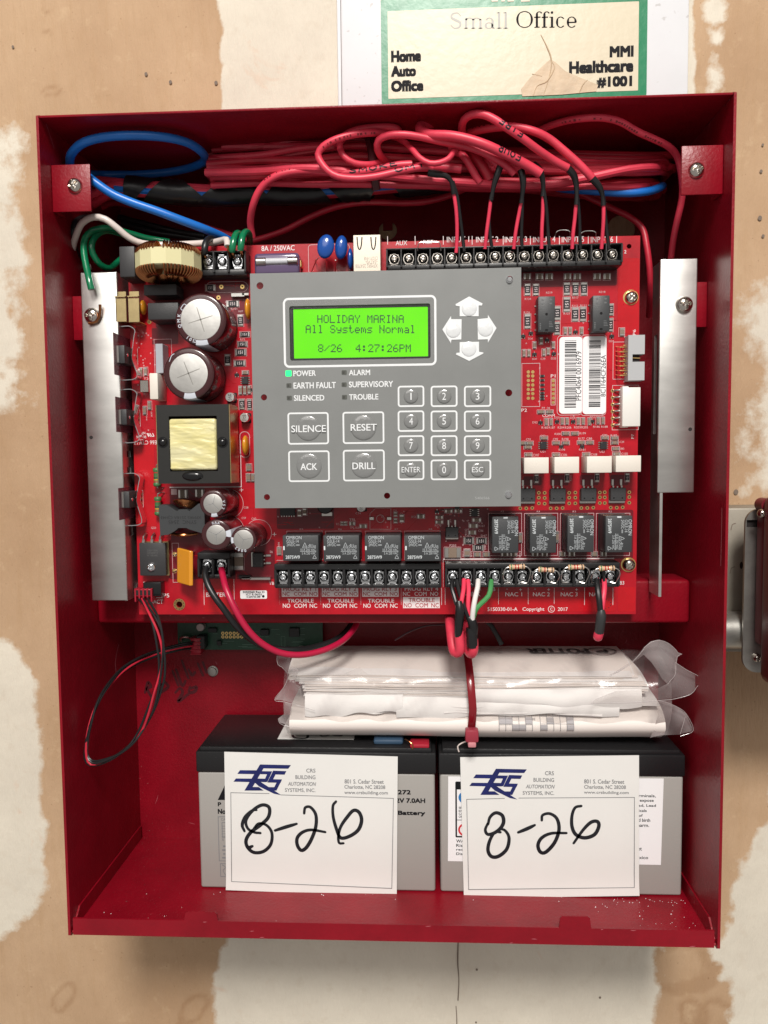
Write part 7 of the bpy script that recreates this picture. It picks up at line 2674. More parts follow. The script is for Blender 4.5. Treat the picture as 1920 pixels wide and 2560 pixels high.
# red-black band holding the coil, left of centre
q = at(934, 420, -70)
MB().tube([(q.x - 2, -82, q.z + 14), (q.x, -86, q.z + 4), (q.x + 1, -86, q.z - 6), (q.x + 2, -80, q.z - 16)], 2.6, 8).build('tie_band', mat('maroon_tie_band', (.06, .004, .008), .4), coil)

# --- the taped bundle below the coil
tb = thing('taped_bundle', 'bundle of red and blue cables wrapped in black tape, low across the back', 'cable bundle', tuple(at(800, 470, -55)))
path = [at(*cA.n(590, 745), -62), at(*cA.n(800, 762), -62), at(*cA.n(1050, 780), -62), at(*cA.n(1300, 790), -60), at(*cB.n(100, 775), -58), at(*cB.n(400, 780), -56), at(*cB.n(700, 760), -55), at(*cB.n(1000, 735), -54), at(*cB.n(1350, 700), -50), at(*cB.n(1640, 660), -46)]
P = smooth_path([tuple(p) for p in path], 1.5)
for k, (dy, dz, m) in enumerate(((-2.2, 2.6, CABLER), (-2.2, -2.8, CABLED), (2, 0, CABLED), (-3.4, .2, CABLER), (-3.6, -1.6, CABLEB))):
    off = Vector((-14 if k < 4 else 40, dy, dz))
    MB().tube([tuple(p + Vector((0, dy, dz))) for p in P[::6]] if k == 4 else [tuple(Vector(P[0]) + Vector((-13 - 3 * k, 4 + dy, dz + (3 if k == 0 else -6))))] + [tuple(p + Vector((0, dy, dz))) for p in P[::6]], 2.5 if k < 4 else 2.4, 10).build('strand', m, tb)


def tape_sleeve(i0, i1, s0, s1, r=7.7):
    """a wrap of tape whose ends are cut on the slant"""
    fr = path_frames(P)
    n = 16
    vs = []
    cnt = max(4, (i1 - i0) // 2)
    for j in range(cnt + 1):
        for k in range(n):
            th = 2 * math.pi * k / n
            sl = s0 + (s1 - s0) * j / cnt
            q = i0 + (i1 - i0) * j / cnt + sl * math.sin(th)
            q = min(len(P) - 1.01, max(0, q))
            a = int(q); f = q - a
            p0, t, A, B = fr[a]
            p = Vector(P[a]).lerp(Vector(P[a + 1]), f)
            rr_ = r + .35 * math.sin(j * 1.7 + k)
            vs.append(tuple(p + A * rr_ * .86 * math.cos(th) + B * rr_ * math.sin(th)))
    fs = [(j * n + k, j * n + (k + 1) % n, (j + 1) * n + (k + 1) % n, (j + 1) * n + k) for j in range(cnt) for k in range(n)]
    MB().add(vs, fs).build('tape_wrap', TAPE, tb, smooth=50)


NP = len(P)
for i0, i1, s0, s1 in ((0.03, .095, 0, -5), (.115, .225, -5, 6), (.262, .40, -6, 6), (.43, .56, -4, 4), (.585, .72, 5, -4), (.745, .99, 4, 2)):
    tape_sleeve(int(i0 * NP), int(i1 * NP), s0, s1)

# --- blue cable: a ring in the upper left corner, then down behind the board
ring_ = W_(cA, [(262, 600, -84), (268, 520, -92), (345, 440, -98), (480, 398, -100), (640, 384, -101), (800, 385, -100), (960, 402, -96), (1090, 440, -88), (1180, 505, -76), (1190, 560, -62), (1100, 605, -52), (940, 638, -48), (760, 652, -48), (600, 655, -48), (480, 655, -52),
                (400, 652, -62), (340, 640, -74), (330, 636, -86), (362, 650, -93), (440, 710, -94), (560, 790, -92), (700, 850, -90), (860, 905, -87), (1020, 965, -83), (1180, 1025, -76), (1300, 1075, -66), (1390, 1125, -56)])
bc = MB().tube(ring_, 2.5, 14).build('blue_cable', CABLEB)
tag(bc, 'thick blue cable looped in the upper left corner of the cabinet', 'cable')
legend(ring_[1:9], 2.5, .1, .9, bc, PRINTB, 5, .9)

# --- red cables in front
red_cable('red cable with SMOKE written on it, curving down at its left end',
          W_(cB, [(85, 1085, -66), (72, 980, -72), (92, 860, -80), (140, 755, -84), (220, 680, -87), (330, 640, -88), (480, 628, -88), (640, 640, -88), (800, 640, -90), (950, 618, -92), (1080, 590, -93), (1190, 582, -93)]), 3.1,
          text=('SMOKE', .70, .94, 2.9), legend_at=(.3, .6))
t = red_cable('red cable in a wide open loop, wired to the leftmost input screws',
              W_(cB, [(1090, 398, -84), (1010, 372, -92), (900, 366, -98), (780, 378, -101), (660, 412, -102), (575, 460, -101), (540, 515, -100), (560, 570, -100), (610, 630, -100), (680, 668, -100), (800, 680, -100), (930, 668, -99), (1060, 640, -98), (1180, 615, -97), (1280, 600, -96), (1330, 612, -95)]), 2.9,
              text=('OM1', .82, .97, 2.8), legend_at=(.08, .42), shrink=W_(cB, [(1300, 640, -95), (1360, 650, -95), (1420, 660, -95), (1460, 700, -94), (1480, 790, -92)]),
              red=W_(cB, [(1475, 770, -92), (1492, 880, -90), (1500, 1000, -87), (1499, 1120, -84), (1494, 1195, -83)]),
              black=W_(cB, [(1470, 700, -94), (1500, 800, -91), (1520, 940, -88), (1538, 1080, -84), (1550, 1185, -83)]))
red_cable('red cable curling up at the centre, wired to the third input pair',
          W_(cB, [(1030, 575, -80), (985, 540, -88), (950, 480, -94), (960, 415, -98), (1030, 382, -101), (1140, 378, -102), (1260, 396, -101), (1390, 425, -100), (1500, 445, -99), (1600, 470, -98), (1720, 520, -97), (1830, 585, -96), (1898, 650, -95)]), 3.0, legend_at=(.55, .8),
          shrink=W_(cC, [(360, 535, -95), (372, 580, -95), (374, 630, -94), (368, 690, -92), (364, 730, -91)]), red=W_(cC, [(366, 715, -91), (348, 800, -88), (330, 900, -86), (318, 1000, -83)]), black=W_(cC, [(370, 700, -91), (368, 800, -88), (364, 900, -85), (368, 1000, -83)]))
red_cable('fat red cable slanting down to the right with FOUR written on it',
          W_(cB, [(1390, 312, -78), (1320, 300, -86), (1255, 310, -92), (1245, 350, -97), (1320, 378, -101), (1450, 385, -104), (1570, 408, -105), (1700, 450, -105), (1830, 510, -103), (1930, 560, -101), (2010, 605, -99), (2080, 650, -98)]), 3.9,
          text=('FOUR', .72, .86, 3.6), shrink=W_(cC, [(432, 500, -96), (468, 530, -96), (488, 580, -94), (494, 640, -92), (492, 690, -91)]), red=W_(cC, [(492, 672, -91), (490, 780, -88), (485, 880, -86), (483, 1000, -83)]), black=W_(cC, [(498, 660, -92), (512, 760, -89), (520, 880, -85), (530, 1000, -83)]))
red_cable('red cable arching highest of all, marked FIRE in black',
          W_(cC, [(20, 350, -88), (10, 290, -96), (25, 235, -102), (75, 203, -106), (140, 205, -108), (215, 240, -109), (290, 292, -109), (370, 345, -107), (450, 405, -104), (530, 460, -100), (600, 502, -98), (640, 522, -97)]), 3.2,
          text=('FIRE', .44, .62, 2.9), shrink=W_(cC, [(640, 525, -96), (672, 560, -95), (688, 610, -93), (692, 680, -92), (690, 740, -91)]), red=W_(cC, [(688, 725, -91), (680, 820, -88), (670, 910, -86), (664, 1000, -83)]), black=W_(cC, [(696, 700, -91), (706, 800, -88), (710, 900, -85), (713, 1000, -83)]))
red_cable('red cable passing under the high arch to the rightmost input screws',
          W_(cC, [(-20, 350, -80), (60, 312, -90), (180, 285, -97), (320, 278, -101), (440, 305, -102), (530, 350, -100), (610, 415, -99), (690, 485, -98), (750, 545, -97), (782, 582, -96)]), 3.3,
          shrink=W_(cC, [(772, 575, -96), (805, 605, -95), (832, 645, -94), (846, 690, -92), (850, 745, -91)]), red=W_(cC, [(851, 735, -91), (850, 820, -89), (845, 910, -86), (838, 1000, -83)]), black=W_(cC, [(848, 690, -92), (858, 780, -88), (868, 880, -85), (882, 1000, -83)]), legend_at=(.1, .4))
red_cable('short red cable ending in a black sleeve above the second input terminals',
          W_(cC, [(-60, 395, -88), (60, 395, -93), (130, 420, -94), (190, 470, -93), (228, 512, -93)]), 3.0,
          shrink=W_(cC, [(238, 512, -94), (222, 560, -94), (204, 610, -93), (194, 660, -92), (184, 712, -91)]), red=W_(cC, [(184, 700, -91), (170, 810, -88), (158, 900, -86), (148, 1000, -83)]), black=W_(cC, [(190, 690, -92), (172, 790, -87), (176, 900, -85), (190, 1000, -83)]))
c8 = W_(cC, [(470, 300, -84), (540, 268, -90), (640, 240, -96), (740, 226, -100), (850, 224, -101), (950, 248, -100), (1050, 305, -96), (1150, 350, -92), (1230, 390, -88), (1285, 450, -82), (1312, 560, -76), (1318, 660, -72), (1308, 740, -68), (1285, 840, -64), (1265, 940, -60), (1252, 1040, -56), (1240, 1120, -54)])
o = MB().tube(c8, 1.95, 14).build('red_cable', CABLER)
tag(o, 'long red cable arching at upper right and dropping behind the right mounting tab', 'cable')
legend(c8[:9], 1.95, .2, .95, o, PRINT, 9, -.7)
for lab, c, pts, r, m in (
        ('dark red cable sagging low across the back over the keyhole', cB, [(60, 1120, -40), (200, 1080, -42), (330, 1030, -44), (480, 950, -46), (640, 885, -48), (800, 852, -50), (950, 845, -50), (1120, 852, -50), (1280, 842, -49), (1430, 805, -47), (1560, 750, -44), (1700, 690, -40)], 2.8, CABLED),
        ('red cable forming a small U shaped loop at the centre of the bunch', cB, [(1080, 400, -80), (1140, 430, -90), (1190, 480, -97), (1245, 540, -100), (1310, 575, -101), (1380, 572, -101), (1440, 545, -100), (1475, 500, -98), (1510, 440, -90)], 2.3, CABLER),
        ('red cable making a tight inner bend inside the wide loop at the left', cB, [(1000, 560, -84), (900, 585, -90), (790, 575, -93), (720, 530, -94), (690, 470, -93), (695, 430, -90), (720, 400, -84)], 2.6, CABLER),
        ('red cable hooped over the top of the bunch at the left of centre', cB, [(1085, 395, -84), (1098, 350, -90), (1060, 328, -93), (960, 325, -94), (850, 336, -94), (760, 362, -92), (700, 400, -88), (660, 450, -80)], 2.8, CABLER),
        ('stub of red cable cut square and pointing right, below the U shaped loop', cB, [(1000, 640, -82), (1150, 610, -88), (1300, 600, -90), (1430, 606, -90), (1530, 614, -90)], 3.6, CABLER),
        ('red cable stub pointing down between the sleeves at the centre', cC, [(-40, 420, -86), (20, 450, -90), (60, 510, -90), (95, 570, -89), (118, 605, -88)], 3.0, CABLER),
        ('wide red cable stub angled down beside the second input sleeve', cC, [(60, 420, -84), (110, 480, -87), (150, 540, -87), (178, 590, -86)], 4.4, CABLED),
        ('dark red cable behind the input wires curving down to the right edge of the board', cC, [(420, 640, -40), (560, 640, -42), (680, 660, -44), (800, 715, -46), (920, 770, -48), (1010, 815, -50), (1080, 880, -52), (1105, 980, -54), (1122, 1110, -54), (1128, 1250, -50), (1120, 1400, -36)], 2.8, CABLED),
        ('dark red cable hidden under the tape bundle at the left, running to the board', cA, [(430, 905, -30), (560, 850, -34), (700, 870, -36), (900, 920, -38), (1100, 985, -40), (1300, 1050, -42), (1500, 1110, -44)], 2.8, CABLED),
        ('dull red cable at the far left behind the mounting tab', cA, [(400, 880, -50), (470, 830, -54), (560, 800, -56), (640, 790, -54)], 3.2, CABLED),
        ('short red cable end showing beside the left mounting tab', cA, [(400, 790, -55), (450, 740, -58), (520, 710, -60), (590, 700, -60)], 3.0, CABLED)):
    o = MB().tube(W_(c, pts), r * .70, 12).build('red_cable', m)
    tag(o, lab, 'cable')
for lab, c, pts, r, m in (
        ('upper of two dark wires crossing the shadow behind the copper choke', cA, [(600, 950, -30), (800, 1000, -32), (1000, 1050, -34), (1200, 1080, -38)], 2.0, CABLEK),
        ('lower of two dark wires crossing the shadow behind the copper choke', cA, [(620, 990, -30), (850, 1055, -32), (1050, 1085, -34), (1250, 1120, -38)], 2.0, CABLEK),
        ('white wire bowing over the top left corner of the board', cA, [(410, 1290, -60), (345, 1302, -62), (290, 1290, -66), (272, 1230, -70), (285, 1150, -76), (310, 1060, -82), (350, 985, -88), (425, 948, -92), (505, 962, -92), (585, 1020, -90), (670, 1090, -86), (760, 1128, -82), (900, 1140, -78), (1080, 1134, -76), (1240, 1124, -78), (1310, 1110, -82), (1345, 1105, -86), (1352, 1150, -88)], 1.9, CABLEW),
        ('black wire curved round the white wire at the far left', cA, [(330, 1240, -66), (305, 1200, -70), (285, 1120, -75), (282, 1050, -78), (300, 990, -76), (335, 960, -68), (380, 950, -56)], 2.0, CABLEK),
        ('black wire bent over into the first of three screws at the upper left', cA, [(1262, 1130, -62), (1258, 1100, -72), (1225, 1098, -82), (1200, 1130, -87), (1193, 1180, -88), (1192, 1195, -87)], 2.0, CABLEK),
        ('green wire rising from the left heat sink screw and looping back', cA, [(412, 1448, -88), (398, 1392, -88), (385, 1330, -86), (368, 1250, -84), (358, 1170, -82), (366, 1095, -80), (410, 1045, -78), (480, 1025, -74), (560, 1030, -68), (680, 1062, -60), (800, 1095, -54), (950, 1120, -50)], 2.0, CABLEG),
        ('green wire loop to the right of the first green wire, dipping low', cA, [(640, 1215, -56), (590, 1262, -62), (535, 1302, -68), (470, 1275, -74), (420, 1200, -78), (414, 1130, -78), (450, 1070, -74), (520, 1042, -68), (620, 1065, -60), (760, 1110, -54), (880, 1130, -50)], 2.0, CABLEG),
        ('left one of two green wires bent into the last of three screws', cA, [(1440, 1110, -62), (1438, 1068, -74), (1415, 1062, -82), (1396, 1100, -87), (1386, 1160, -88), (1385, 1180, -87)], 2.0, CABLEG),
        ('right one of two green wires bent into the last of three screws', cA, [(1505, 1130, -60), (1502, 1070, -72), (1480, 1050, -80), (1456, 1078, -86), (1446, 1140, -88), (1442, 1172, -87)], 2.0, CABLEG)):
    o = MB().tube(W_(c, pts), r, 12).build('wire', m)
    tag(o, lab, 'wire')
    if 'three screws' in lab or 'white wire bowing' in lab:
        e_ = Vector(W_(c, pts)[-1])
        MB().tube([tuple(e_ + Vector((0, 0, .5))), (e_.x + .2, e_.y + .8, e_.z - 2), (e_.x + .2, -83.5, MZ + 1.5)], .8, 8).build('bare_end', COPPER, o)
    if 'heat sink screw' in lab:
        q = at(228, 788, -85)
        MB().tube([(q.x + 6, -86, q.z + 6), (q.x + 5.4, -85.2, q.z + 1), (q.x + 3, -84.6, q.z - 3.5), (q.x - 2, -84.4, q.z - 4.6)], .9, 8).build('bare_end', COPPER, o)

# --- thin bare staples that stand over the upper terminals
for k, (c, u0, u1, v0, v1) in enumerate(((cC, 562, 652, 925, 890), (cC, 710, 805, 928, 895), (cB, 1228, 1388, 1180, 1120))):
    a, b = c.p(u0, v0, -84), c.p(u1, v0, -84)
    top_ = c.p((u0 + u1) / 2, v1, -86)
    o = MB().tube([tuple(a), (a.x + .5, -86, top_.z - 1), (a.x + 2.5, -86, top_.z), (b.x - 2.5, -86, top_.z), (b.x - .5, -86, top_.z - 1), tuple(b)], .28, 6).build('wire_link', TIN)
    tag(o, ('thin bare wire link standing behind the fifth input wires', 'thin bare wire link standing behind the sixth input wires', 'thin bare wire bent over the two REF terminals')[k], 'wire')

# --- battery leads
for lab, pts, m, r in (('thick black battery lead drooping from the battery terminal under the board', W_(cE, [(985, 885, -84), (975, 930, -88), (1000, 1010, -92), (1050, 1095, -94), (1110, 1175, -94), (1180, 1270, -92), (1260, 1350, -88), (1350, 1410, -82), (1460, 1442, -76), (1600, 1450, -70), (1740, 1430, -60), (1880, 1380, -50), (1960, 1310, -40), (2010, 1230, -32)]), CABLEK, 2.0),
                       ('thick crimson battery lead drooping from the battery terminal under the board', W_(cE, [(1088, 890, -84), (1098, 940, -88), (1118, 1020, -94), (1150, 1100, -97), (1200, 1200, -98), (1270, 1310, -97), (1360, 1400, -94), (1470, 1462, -90), (1580, 1485, -86), (1700, 1478, -80), (1830, 1440, -72), (1930, 1385, -62), (2000, 1310, -50), (2040, 1230, -38)]), PINKR, 1.95)):
    o = MB().tube(pts, r, 14, step=2).build('battery_lead', m)
    tag(o, lab, 'wire')

# --- harness of four thin wires with red plugs at both ends
hn = thing('wire_harness', 'hanging loop of thin black and red wires with red plugs at both ends', 'wire harness', tuple(at(260, 1750, -80)))
base = W_(cJ, [(545, -10, -80), (575, 40, -88), (620, 120, -94), (655, 210, -97), (675, 320, -98), (678, 430, -98), (665, 540, -98), (640, 640, -97), (600, 770, -95), (545, 890, -92), (470, 990, -94), (370, 1070, -94), (260, 1120, -94), (190, 1130, -94), (155, 1080, -93), (155, 980, -92), (175, 880, -90), (220, 740, -84), (290, 620, -74),
               (390, 500, -60), (500, 425, -48), (620, 375, -34), (740, 340, -27), (840, 318, -22), (885, 312, -18)])
for k, (m, nm) in enumerate(((CABLEK, 'black_wire'), (WIRER, 'red_wire'), (CABLEK, 'black_wire'), (CABLEK, 'black_wire'))):
    pp = []
    for i, p in enumerate(base):
        e = (k - 1.5)
        q = i / (len(base) - 1)
        sp = 1.5 if 0 < i < len(base) - 1 else 2.2
        pp.append((p[0] + e * sp * (.9 if i < 12 else .35) + .6 * math.sin(i * 1.3 + k * 2), p[1] + .7 * math.cos(i + k * 1.7), p[2] + e * (1.2 if i >= 9 else .2) * (1.2 if i > 14 else .8)))
    MB().tube(pp, .72, 8, step=3).build(nm, m if nm[0] == 'b' else CABLED, hn)
b = cE.box(495, 1030, 608, 1108, -79)
mb = MB()
pl = MB().box(b[0], b[1], -79.5, -73, b[2] + 2.4, b[3], 0, .5, 2).build('plug', REDPL, hn)
mb = MB()
for k in range(5):
    x = b[0] + (b[1] - b[0]) * k / 4
    MB().box(x - .45, x + .45, -80.2, -73, b[2] - .8, b[3] + .4, 0, .2).build('rib', REDPL, pl)
for k in range(4):
    x = b[0] + (b[1] - b[0]) * (k + .5) / 4
    MB().box(x - .75, x + .75, -79.7, -79.2, b[2] + 3.2, b[2] + 6.4).build('contact', DARKHOLE, pl)
b = cJ.box(878, 265, 950, 370, -16)
pl = MB().box(b[0], b[1], -17, -6, b[2], b[3], 0, .5, 2).build('plug', REDPL, hn)
for k in range(5):
    z = b[2] + (b[3] - b[2]) * k / 4
    MB().box(b[0] - .3, b[1] + .2, -17.8, -8, z - .4, z + .4, 0, .2).build('rib', REDPL, pl)

# --- link wires in the lower terminal strip, with their cable ends
lk = thing('link_cable', 'folded red cable left of a pair, its red and black wires in the lower terminals', 'cable', tuple(cH.p(120, 1100, -90)))
for pts, m, nm in ((W_(cH, [(85, 880, -83), (78, 930, -87), (95, 990, -90), (112, 1050, -92)]), CABLEK, 'black_wire'), (W_(cH, [(112, 885, -83), (125, 950, -87), (150, 1030, -91), (175, 1100, -92), (195, 1150, -91)]), CABLEK, 'black_wire'),
                   (W_(cH, [(160, 880, -83), (158, 940, -88), (150, 990, -91), (140, 1045, -92)]), WIRER, 'red_wire'), (W_(cH, [(188, 885, -83), (192, 950, -88), (188, 1040, -91), (190, 1120, -91), (200, 1160, -91)]), WIRER, 'red_wire')):
    MB().tube(pts, 1.3, 10).build(nm, m, lk)
MB().tube(W_(cH, [(125, 1025, -92), (132, 1080, -93), (130, 1140, -92), (124, 1220, -90), (122, 1270, -88)]), [2.0, 2.8, 2.7, 2.4, 2.2], 12).build('shrink_sleeve', TAPE, lk)
MB().tube(W_(cP, [(1490, 60, -88), (1495, 130, -88), (1500, 190, -88), (1490, 225, -87), (1455, 225, -85), (1440, 170, -82), (1430, 90, -78), (1420, 0, -70), (1415, -60, -60)]), 3.0, 12).build('jacket', CABLER, lk)
ab = thing('data_cable', 'folded red cable with a white and a green wire at its sleeved end', 'cable', tuple(cH.p(220, 1150, -90)))
MB().tube(W_(cH, [(255, 885, -83), (252, 930, -88), (236, 1000, -92), (222, 1080, -93), (216, 1150, -92)]), 1.5, 10).build('white_wire', mat('clean_white_wire', (.74, .72, .70), .35), ab)
MB().tube(W_(cH, [(342, 888, -83), (340, 930, -87), (325, 990, -90), (275, 1040, -91), (240, 1080, -92), (224, 1130, -91)]), 1.5, 10).build('green_wire', CABLEG2, ab)
MB().tube(W_(cH, [(190, 1130, -91), (214, 1160, -91), (222, 1200, -90), (222, 1260, -89), (225, 1320, -88)]), [2.0, 2.9, 2.9, 2.5, 2.3], 12).build('shrink_sleeve', TAPE, ab)
MB().tube(W_(cP, [(1590, 30, -89), (1595, 100, -89), (1600, 180, -88)]), 3.3, 12).build('shrink_sleeve', TAPE, ab)
MB().tube(W_(cP, [(1605, 120, -88), (1608, 200, -88), (1595, 238, -86), (1565, 215, -82), (1555, 130, -76), (1550, 40, -66), (1548, -40, -55)]), 2.9, 12).build('jacket', CABLER, ab)
n4 = thing('red_cable', 'short red cable with a grey sleeve hanging from the lowest right terminals', 'cable', tuple(cH.p(1070, 1100, -88)), None)
MB().tube(W_(cH, [(1050, 885, -83), (1058, 950, -88), (1066, 1020, -90), (1074, 1090, -90)]), 1.9, 10).build('black_wire', CABLEK, n4)
MB().tube(W_(cH, [(1098, 880, -82), (1100, 940, -86), (1092, 1010, -89), (1082, 1085, -90)]), 1.5, 10).build('red_wire', WIRER, n4)
MB().tube(W_(cH, [(1078, 1080, -90), (1078, 1120, -90), (1070, 1190, -88), (1062, 1250, -85)]), [1.9, 3.0, 2.9, 2.8], 12).build('shrink_sleeve', mat('grey_tape', (.035, .037, .038), .4), n4)
MB().tube(W_(cH, [(1065, 1230, -86), (1058, 1256, -85), (1056, 1264, -84)]), 2.9, 12).build('jacket', WIRER, n4)
for lab, c, pts, r, m in (('thin black wire in the shadow above the paper bundle, right of the U bends', cQ, [(-60, -90, -40), (100, -20, -40), (150, 40, -40), (205, 140, -40)], 1.6, CABLEK),
                          ('thin dark wire curving in the shadow above the paper bundle, left of the U bends', cP, [(980, 130, -30), (1100, 60, -30), (1230, 15, -30), (1380, 5, -30)], .6, mat('dusty_wire', (.07, .02, .03), .5))):
    o = MB().tube(W_(c, pts), r, 8).build('wire', m)
    tag(o, lab, 'wire')

# --- four striped end-of-line resistors
for i, ((u, v), tilt, lab) in enumerate((((515, 795), .05, 'leftmost of the striped tan resistors, nearest the green wire'), ((710, 815), -.05, 'second striped tan resistor from the left, sitting lowest of the four'),
                                      ((910, 797), .02, 'third striped tan resistor from the left, above two empty screws'), ((1115, 805), .02, 'rightmost of the striped tan resistors, above the hanging grey sleeve'))):
    q = cH.p(u, v, -88)
    t = thing('resistor', lab, 'resistor', tuple(q), 'striped resistors on the lower right terminals')
    L = 110 / 2.676 * .2355
    prof = [(.6, -L / 2), (1.5, -L / 2 + .4), (1.75, -L / 2 + 1.3), (1.6, -L / 2 + 2.2), (1.35, -L / 2 + 2.8), (1.35, L / 2 - 2.8), (1.6, L / 2 - 2.2), (1.75, L / 2 - 1.3), (1.5, L / 2 - .4), (.6, L / 2)]
    R = Matrix.Rotation(-tilt, 3, 'Y')
    mb = MB().lathe(prof, (0, 0, 0), 'x', 16)
    mb.v = [tuple(R @ Vector(p) + q) for p in mb.v]
    bd = mb.build('body', TAN, t, smooth=60)
    for k, (h, m) in enumerate(((-L / 2 + 1.5, BAND_G), (-.9, BAND_R), (.7, BAND_R if i != 1 else BAND_K), (L / 2 - 1.6, BAND_K))):
        rr_ = 1.78 if k in (0, 3) else 1.38
        mb = MB().lathe([(rr_, h - .35), (rr_, h + .35)], (0, 0, 0), 'x', 16)
        mb.v = [tuple(R @ Vector(p) + q) for p in mb.v]
        mb.build('colour_band', m, bd)
    s0, s1 = LOWX[4 + 2 * i], LOWX[5 + 2 * i]
    dxl = R @ Vector((-L / 2, 0, 0)) + q
    dxr = R @ Vector((L / 2, 0, 0)) + q
    MB().tube([tuple(dxl), (dxl.x - 1.6, q.y, dxl.z - .6), (dxl.x - 3.0, q.y + .8, dxl.z - 3.2), (s0 - 3.3, -84.5, LOWZ - 1), (s0 - 2.4, -83.2, LOWZ - 3.4), (s0 + .5, -82.6, LOWZ - 3.2)], .36, 8, step=1).build('lead', TIN, t)
    MB().tube([tuple(dxr), (dxr.x + 1.8, q.y, dxr.z - .8), (dxr.x + 3.2, q.y + .8, dxr.z - 3.6), (s1 + 3.2, -84.5, LOWZ - 1.5), (s1 + 2.4, -83.2, LOWZ - 3.6), (s1 - .5, -82.6, LOWZ - 3.2)], .36, 8, step=1).build('lead', TIN, t)

# ================================================================== THE GREEN BOARD ON THE BACK PANEL
GY = -9.0
b = cJ.box(782, 100, 1790, 345, GY)
gb = thing('green_circuit_board', 'dim green circuit board on the back of the cabinet below the red board', 'circuit board', ((b[0] + b[1]) / 2, GY, b[2]))
MB().box(b[0], b[1], GY, GY + 1.6, b[2], b[3] + 12).build('substrate', GPCB, gb)
for dx in (4, b[1] - b[0] - 4):
    MB().lathe([(2, GY + 1.6), (2, -.05)], (b[0] + dx, 0, b[2] + 5), 'y', 10).build('standoff', WHITEPL, gb)
q = cJ.p(940, 190, GY - 5)
MB().lathe([(2.9, GY), (2.9, GY - 4.6), (2.5, GY - 5)], (q.x, 0, q.z), 'y', 22).build('small_capacitor', mat('dull_can', (.42, .36, .35), .45, .5), gb)
mb = MB()
for r in range(2):
    for k in range(6):
        q = cJ.p(1098 + 26 * k, 230 + 25 * r, GY - .1)
        mb.ringdisc(q.x, q.z, .55, 1.15, GY - .1, 0, 12)
mb.build('pin_pads', GOLD, gb, kind='stuff')
mb = MB()
gl_ = mat('green_board_print', (.10, .20, .15), .5)
rg_ = random.Random(2)
for k in range(26):
    q = cJ.p(rg_.uniform(1010, 1640), rg_.uniform(150, 330), GY)
    w = rg_.uniform(1, 9)
    mb.rect(q.x, q.x + w, q.z, q.z + .3, GY - .1 - .003 * k)
mb.frame(*cJ.box(1500, 250, 1530, 320, GY), .3, GY - .2)
mb.build('board_print', gl_, gb, kind='stuff')
for u, v, w, h, m in ((1000, 190, 60, 30, BLACK), (1062, 278, 30, 30, BLACK), (1360, 200, 60, 40, BLACK), (1560, 190, 70, 60, BLACK), (1530, 320, 30, 14, TIN)):
    c_ = cJ.box(u, v, u + w, v + h, GY)
    MB().box(c_[0], c_[1], GY - 2.4, GY - .05, c_[2], c_[3], 0, .2).build('chip', m, gb)
q = cJ.p(845, 270, GY - 2)
MB().tube([(q.x - 4, GY - .2, q.z - 2), (q.x - 3.5, GY - 4, q.z + 1), (q.x, GY - 5, q.z + 2.4), (q.x + 3, GY - 3, q.z + 1), (q.x + 4, GY - .2, q.z - 1)], .8, 8).build('wire_loop', TIN, gb)
b = cJ.box(925, 240, 985, 330, GY - 4)
MB().box(b[0], b[1], GY - 8, GY - .1, b[2], b[3], 0, .4).build('socket', BLACK, gb)

# ================================================================== FIXTURES ON THE WALL TO THE RIGHT
jb = thing('junction_box', 'beige grey steel box on the wall behind the right edge of the cabinet', 'electrical box', tuple(cS.p(560, 900, -2)))
b = cS.box(440, 276, 900, 1880, -34)
MB().box(b[0] - 1, b[1] + 26, -34, 0.4, b[2] + 12, b[3], 0, 1.4, 2).build('shell', BOXG, jb)
q = cS.p(606, 843, -34.2)
MB().disc(q.x, q.z, 1.0, -34.15, 0, 14, 2.4).build('slot', DARKHOLE, jb)
mb = MB()
for u, v, m_ in ((540, 440, 0), (530, 870, 0)):
    q = cS.p(u, v, -34.2)
    mb.stroke([(q.x + .6, q.z + .8), (q.x - 1.4, q.z), (q.x - 2.2, q.z - 3.4)], .5, -34.15)
o = mb.build('knockout_scribe', GAPC, jb)
o['kind'] = 'stuff'
cf = thing('conduit_fitting', 'round zinc conduit fitting between the cabinet side and the grey box', 'conduit fitting', tuple(cS.p(540, 1480, -40)))
q = cS.p(540, 1482, -46)
ro = (cS.p(540, 1230, -46).z - cS.p(540, 1738, -46).z) / 2
ZINC = mat('dull_zinc', (.34, .33, .31), .38, .75, var=.2, vscale=80)
ro *= 1.42
MB().lathe([(ro * .7, HX + .1)] + [(ro * math.sqrt(max(.05, 1 - (max(0, h - 2) / 13) ** 2)), HX + .4 + h) for h in (0, 1, 2, 4, 6, 8, 10, 11.5, 12.6)], (0, -40, q.z), 'x', 40).build('locknut', ZINC, cf, smooth=40)
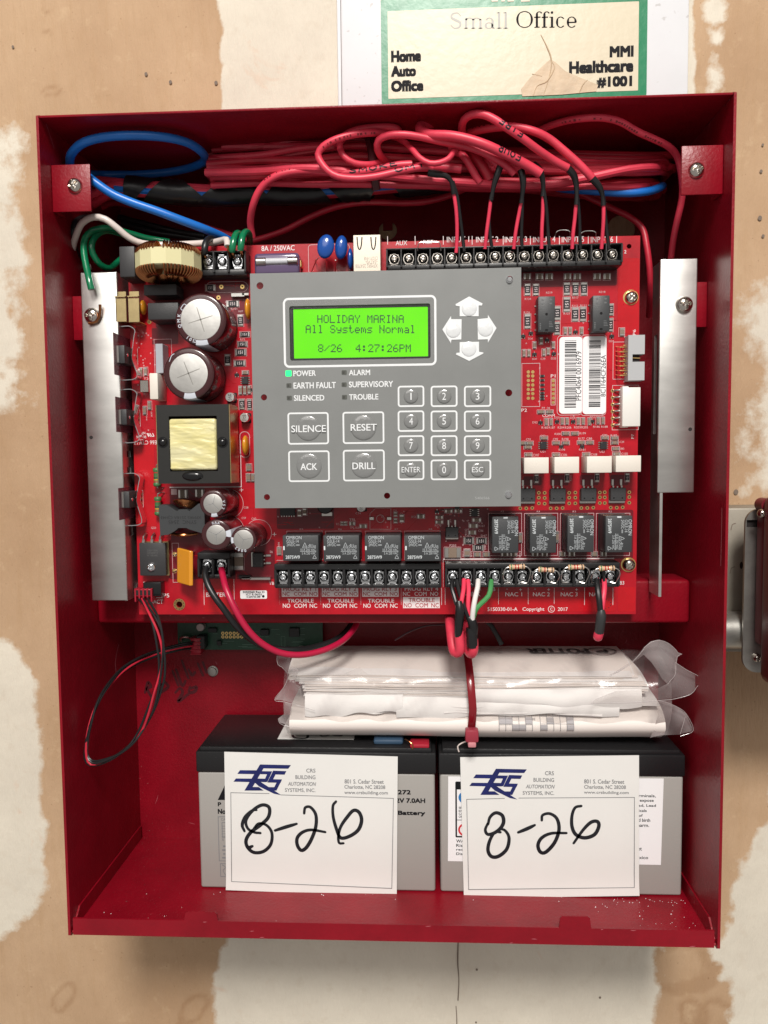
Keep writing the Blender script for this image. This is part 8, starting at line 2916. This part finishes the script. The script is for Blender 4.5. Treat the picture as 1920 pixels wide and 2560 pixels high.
MB().lathe([(ro * .5, HX + 12), (ro * .5, HX + 40)], (0, -46, q.z), 'x', 24).build('nipple', GALV, cf)
al = thing('wall_alarm', 'dark red alarm appliance on a bright steel plate at the right edge of the photo', 'alarm', tuple(cS.p(780, 1100, -60)))
PLY = -62.0
x0 = cS.p(634, 1000, PLY).x
zt, zb = cS.p(700, 282, PLY).z, cS.p(700, 1900, PLY).z
x1 = x0 + 92
slot = cS.box(660, 395, 900, 466, PLY)
mb = MB().prism(rrect(x0, x1, zb, zt, 9.0, 8), PLY, PLY + 2, 0, holes=[[(slot[0], slot[2]), (slot[1], slot[2]), (slot[1], slot[3]), (slot[0], slot[3])]])
pl = mb.build('mounting_plate', GALV, al)
MB().box(slot[0] + 1, slot[1] + 2, PLY + 2.1, PLY + 4, slot[2] - 2, slot[3] + 2).build('slot_backing', DARKHOLE, al)
MB().box(x0 + 15, x1 - 8, PLY + 4.2, -34.4, zb + 14, zt - 8, 0, 1).build('back_box', BOXG, al)
dx0 = cS.p(772, 1000, PLY - 8).x
MB().box(dx0 + 1, x1 - 6, PLY - 14, PLY - .1, cS.p(800, 1640, PLY - 8).z, cS.p(800, 250, PLY - 8).z, 0, 3.0, 3).build('housing', DKRED, al)
MB().box(cS.p(838, 400, PLY - 18).x, x1 - 14, PLY - 34, PLY - 13, cS.p(840, 2000, PLY - 18).z, cS.p(840, 150, PLY - 18).z, 0, 5.0, 3).build('horn_cover', DKRED, al)
MB().lathe([(4.2, 0), (4.2, 10)], (cS.p(822, 245, PLY - 8).x + 1, PLY - 13, cS.p(822, 245, PLY - 8).z), 'y', 20).build('screw_boss', DKRED, al)
for u, v in ((822, 332), (772, 1765)):
    q = cS.p(u, v, PLY - 16 if v < 1000 else PLY - 3)
    inst('screw', SCR_BIG[1], al, (q.x, PLY - (14.5 if v < 1000 else .1), q.z), (0, .3, 0), (.62, .8, .62) if v < 1000 else (.66, 1.1, .66))
for o in list(COL.objects):
    if o.type == 'MESH' and o.parent is None and o.get('category'):
        rebase(o)
        for ch in o.children:
            ch.matrix_parent_inverse = Matrix.Translation(-o.location)
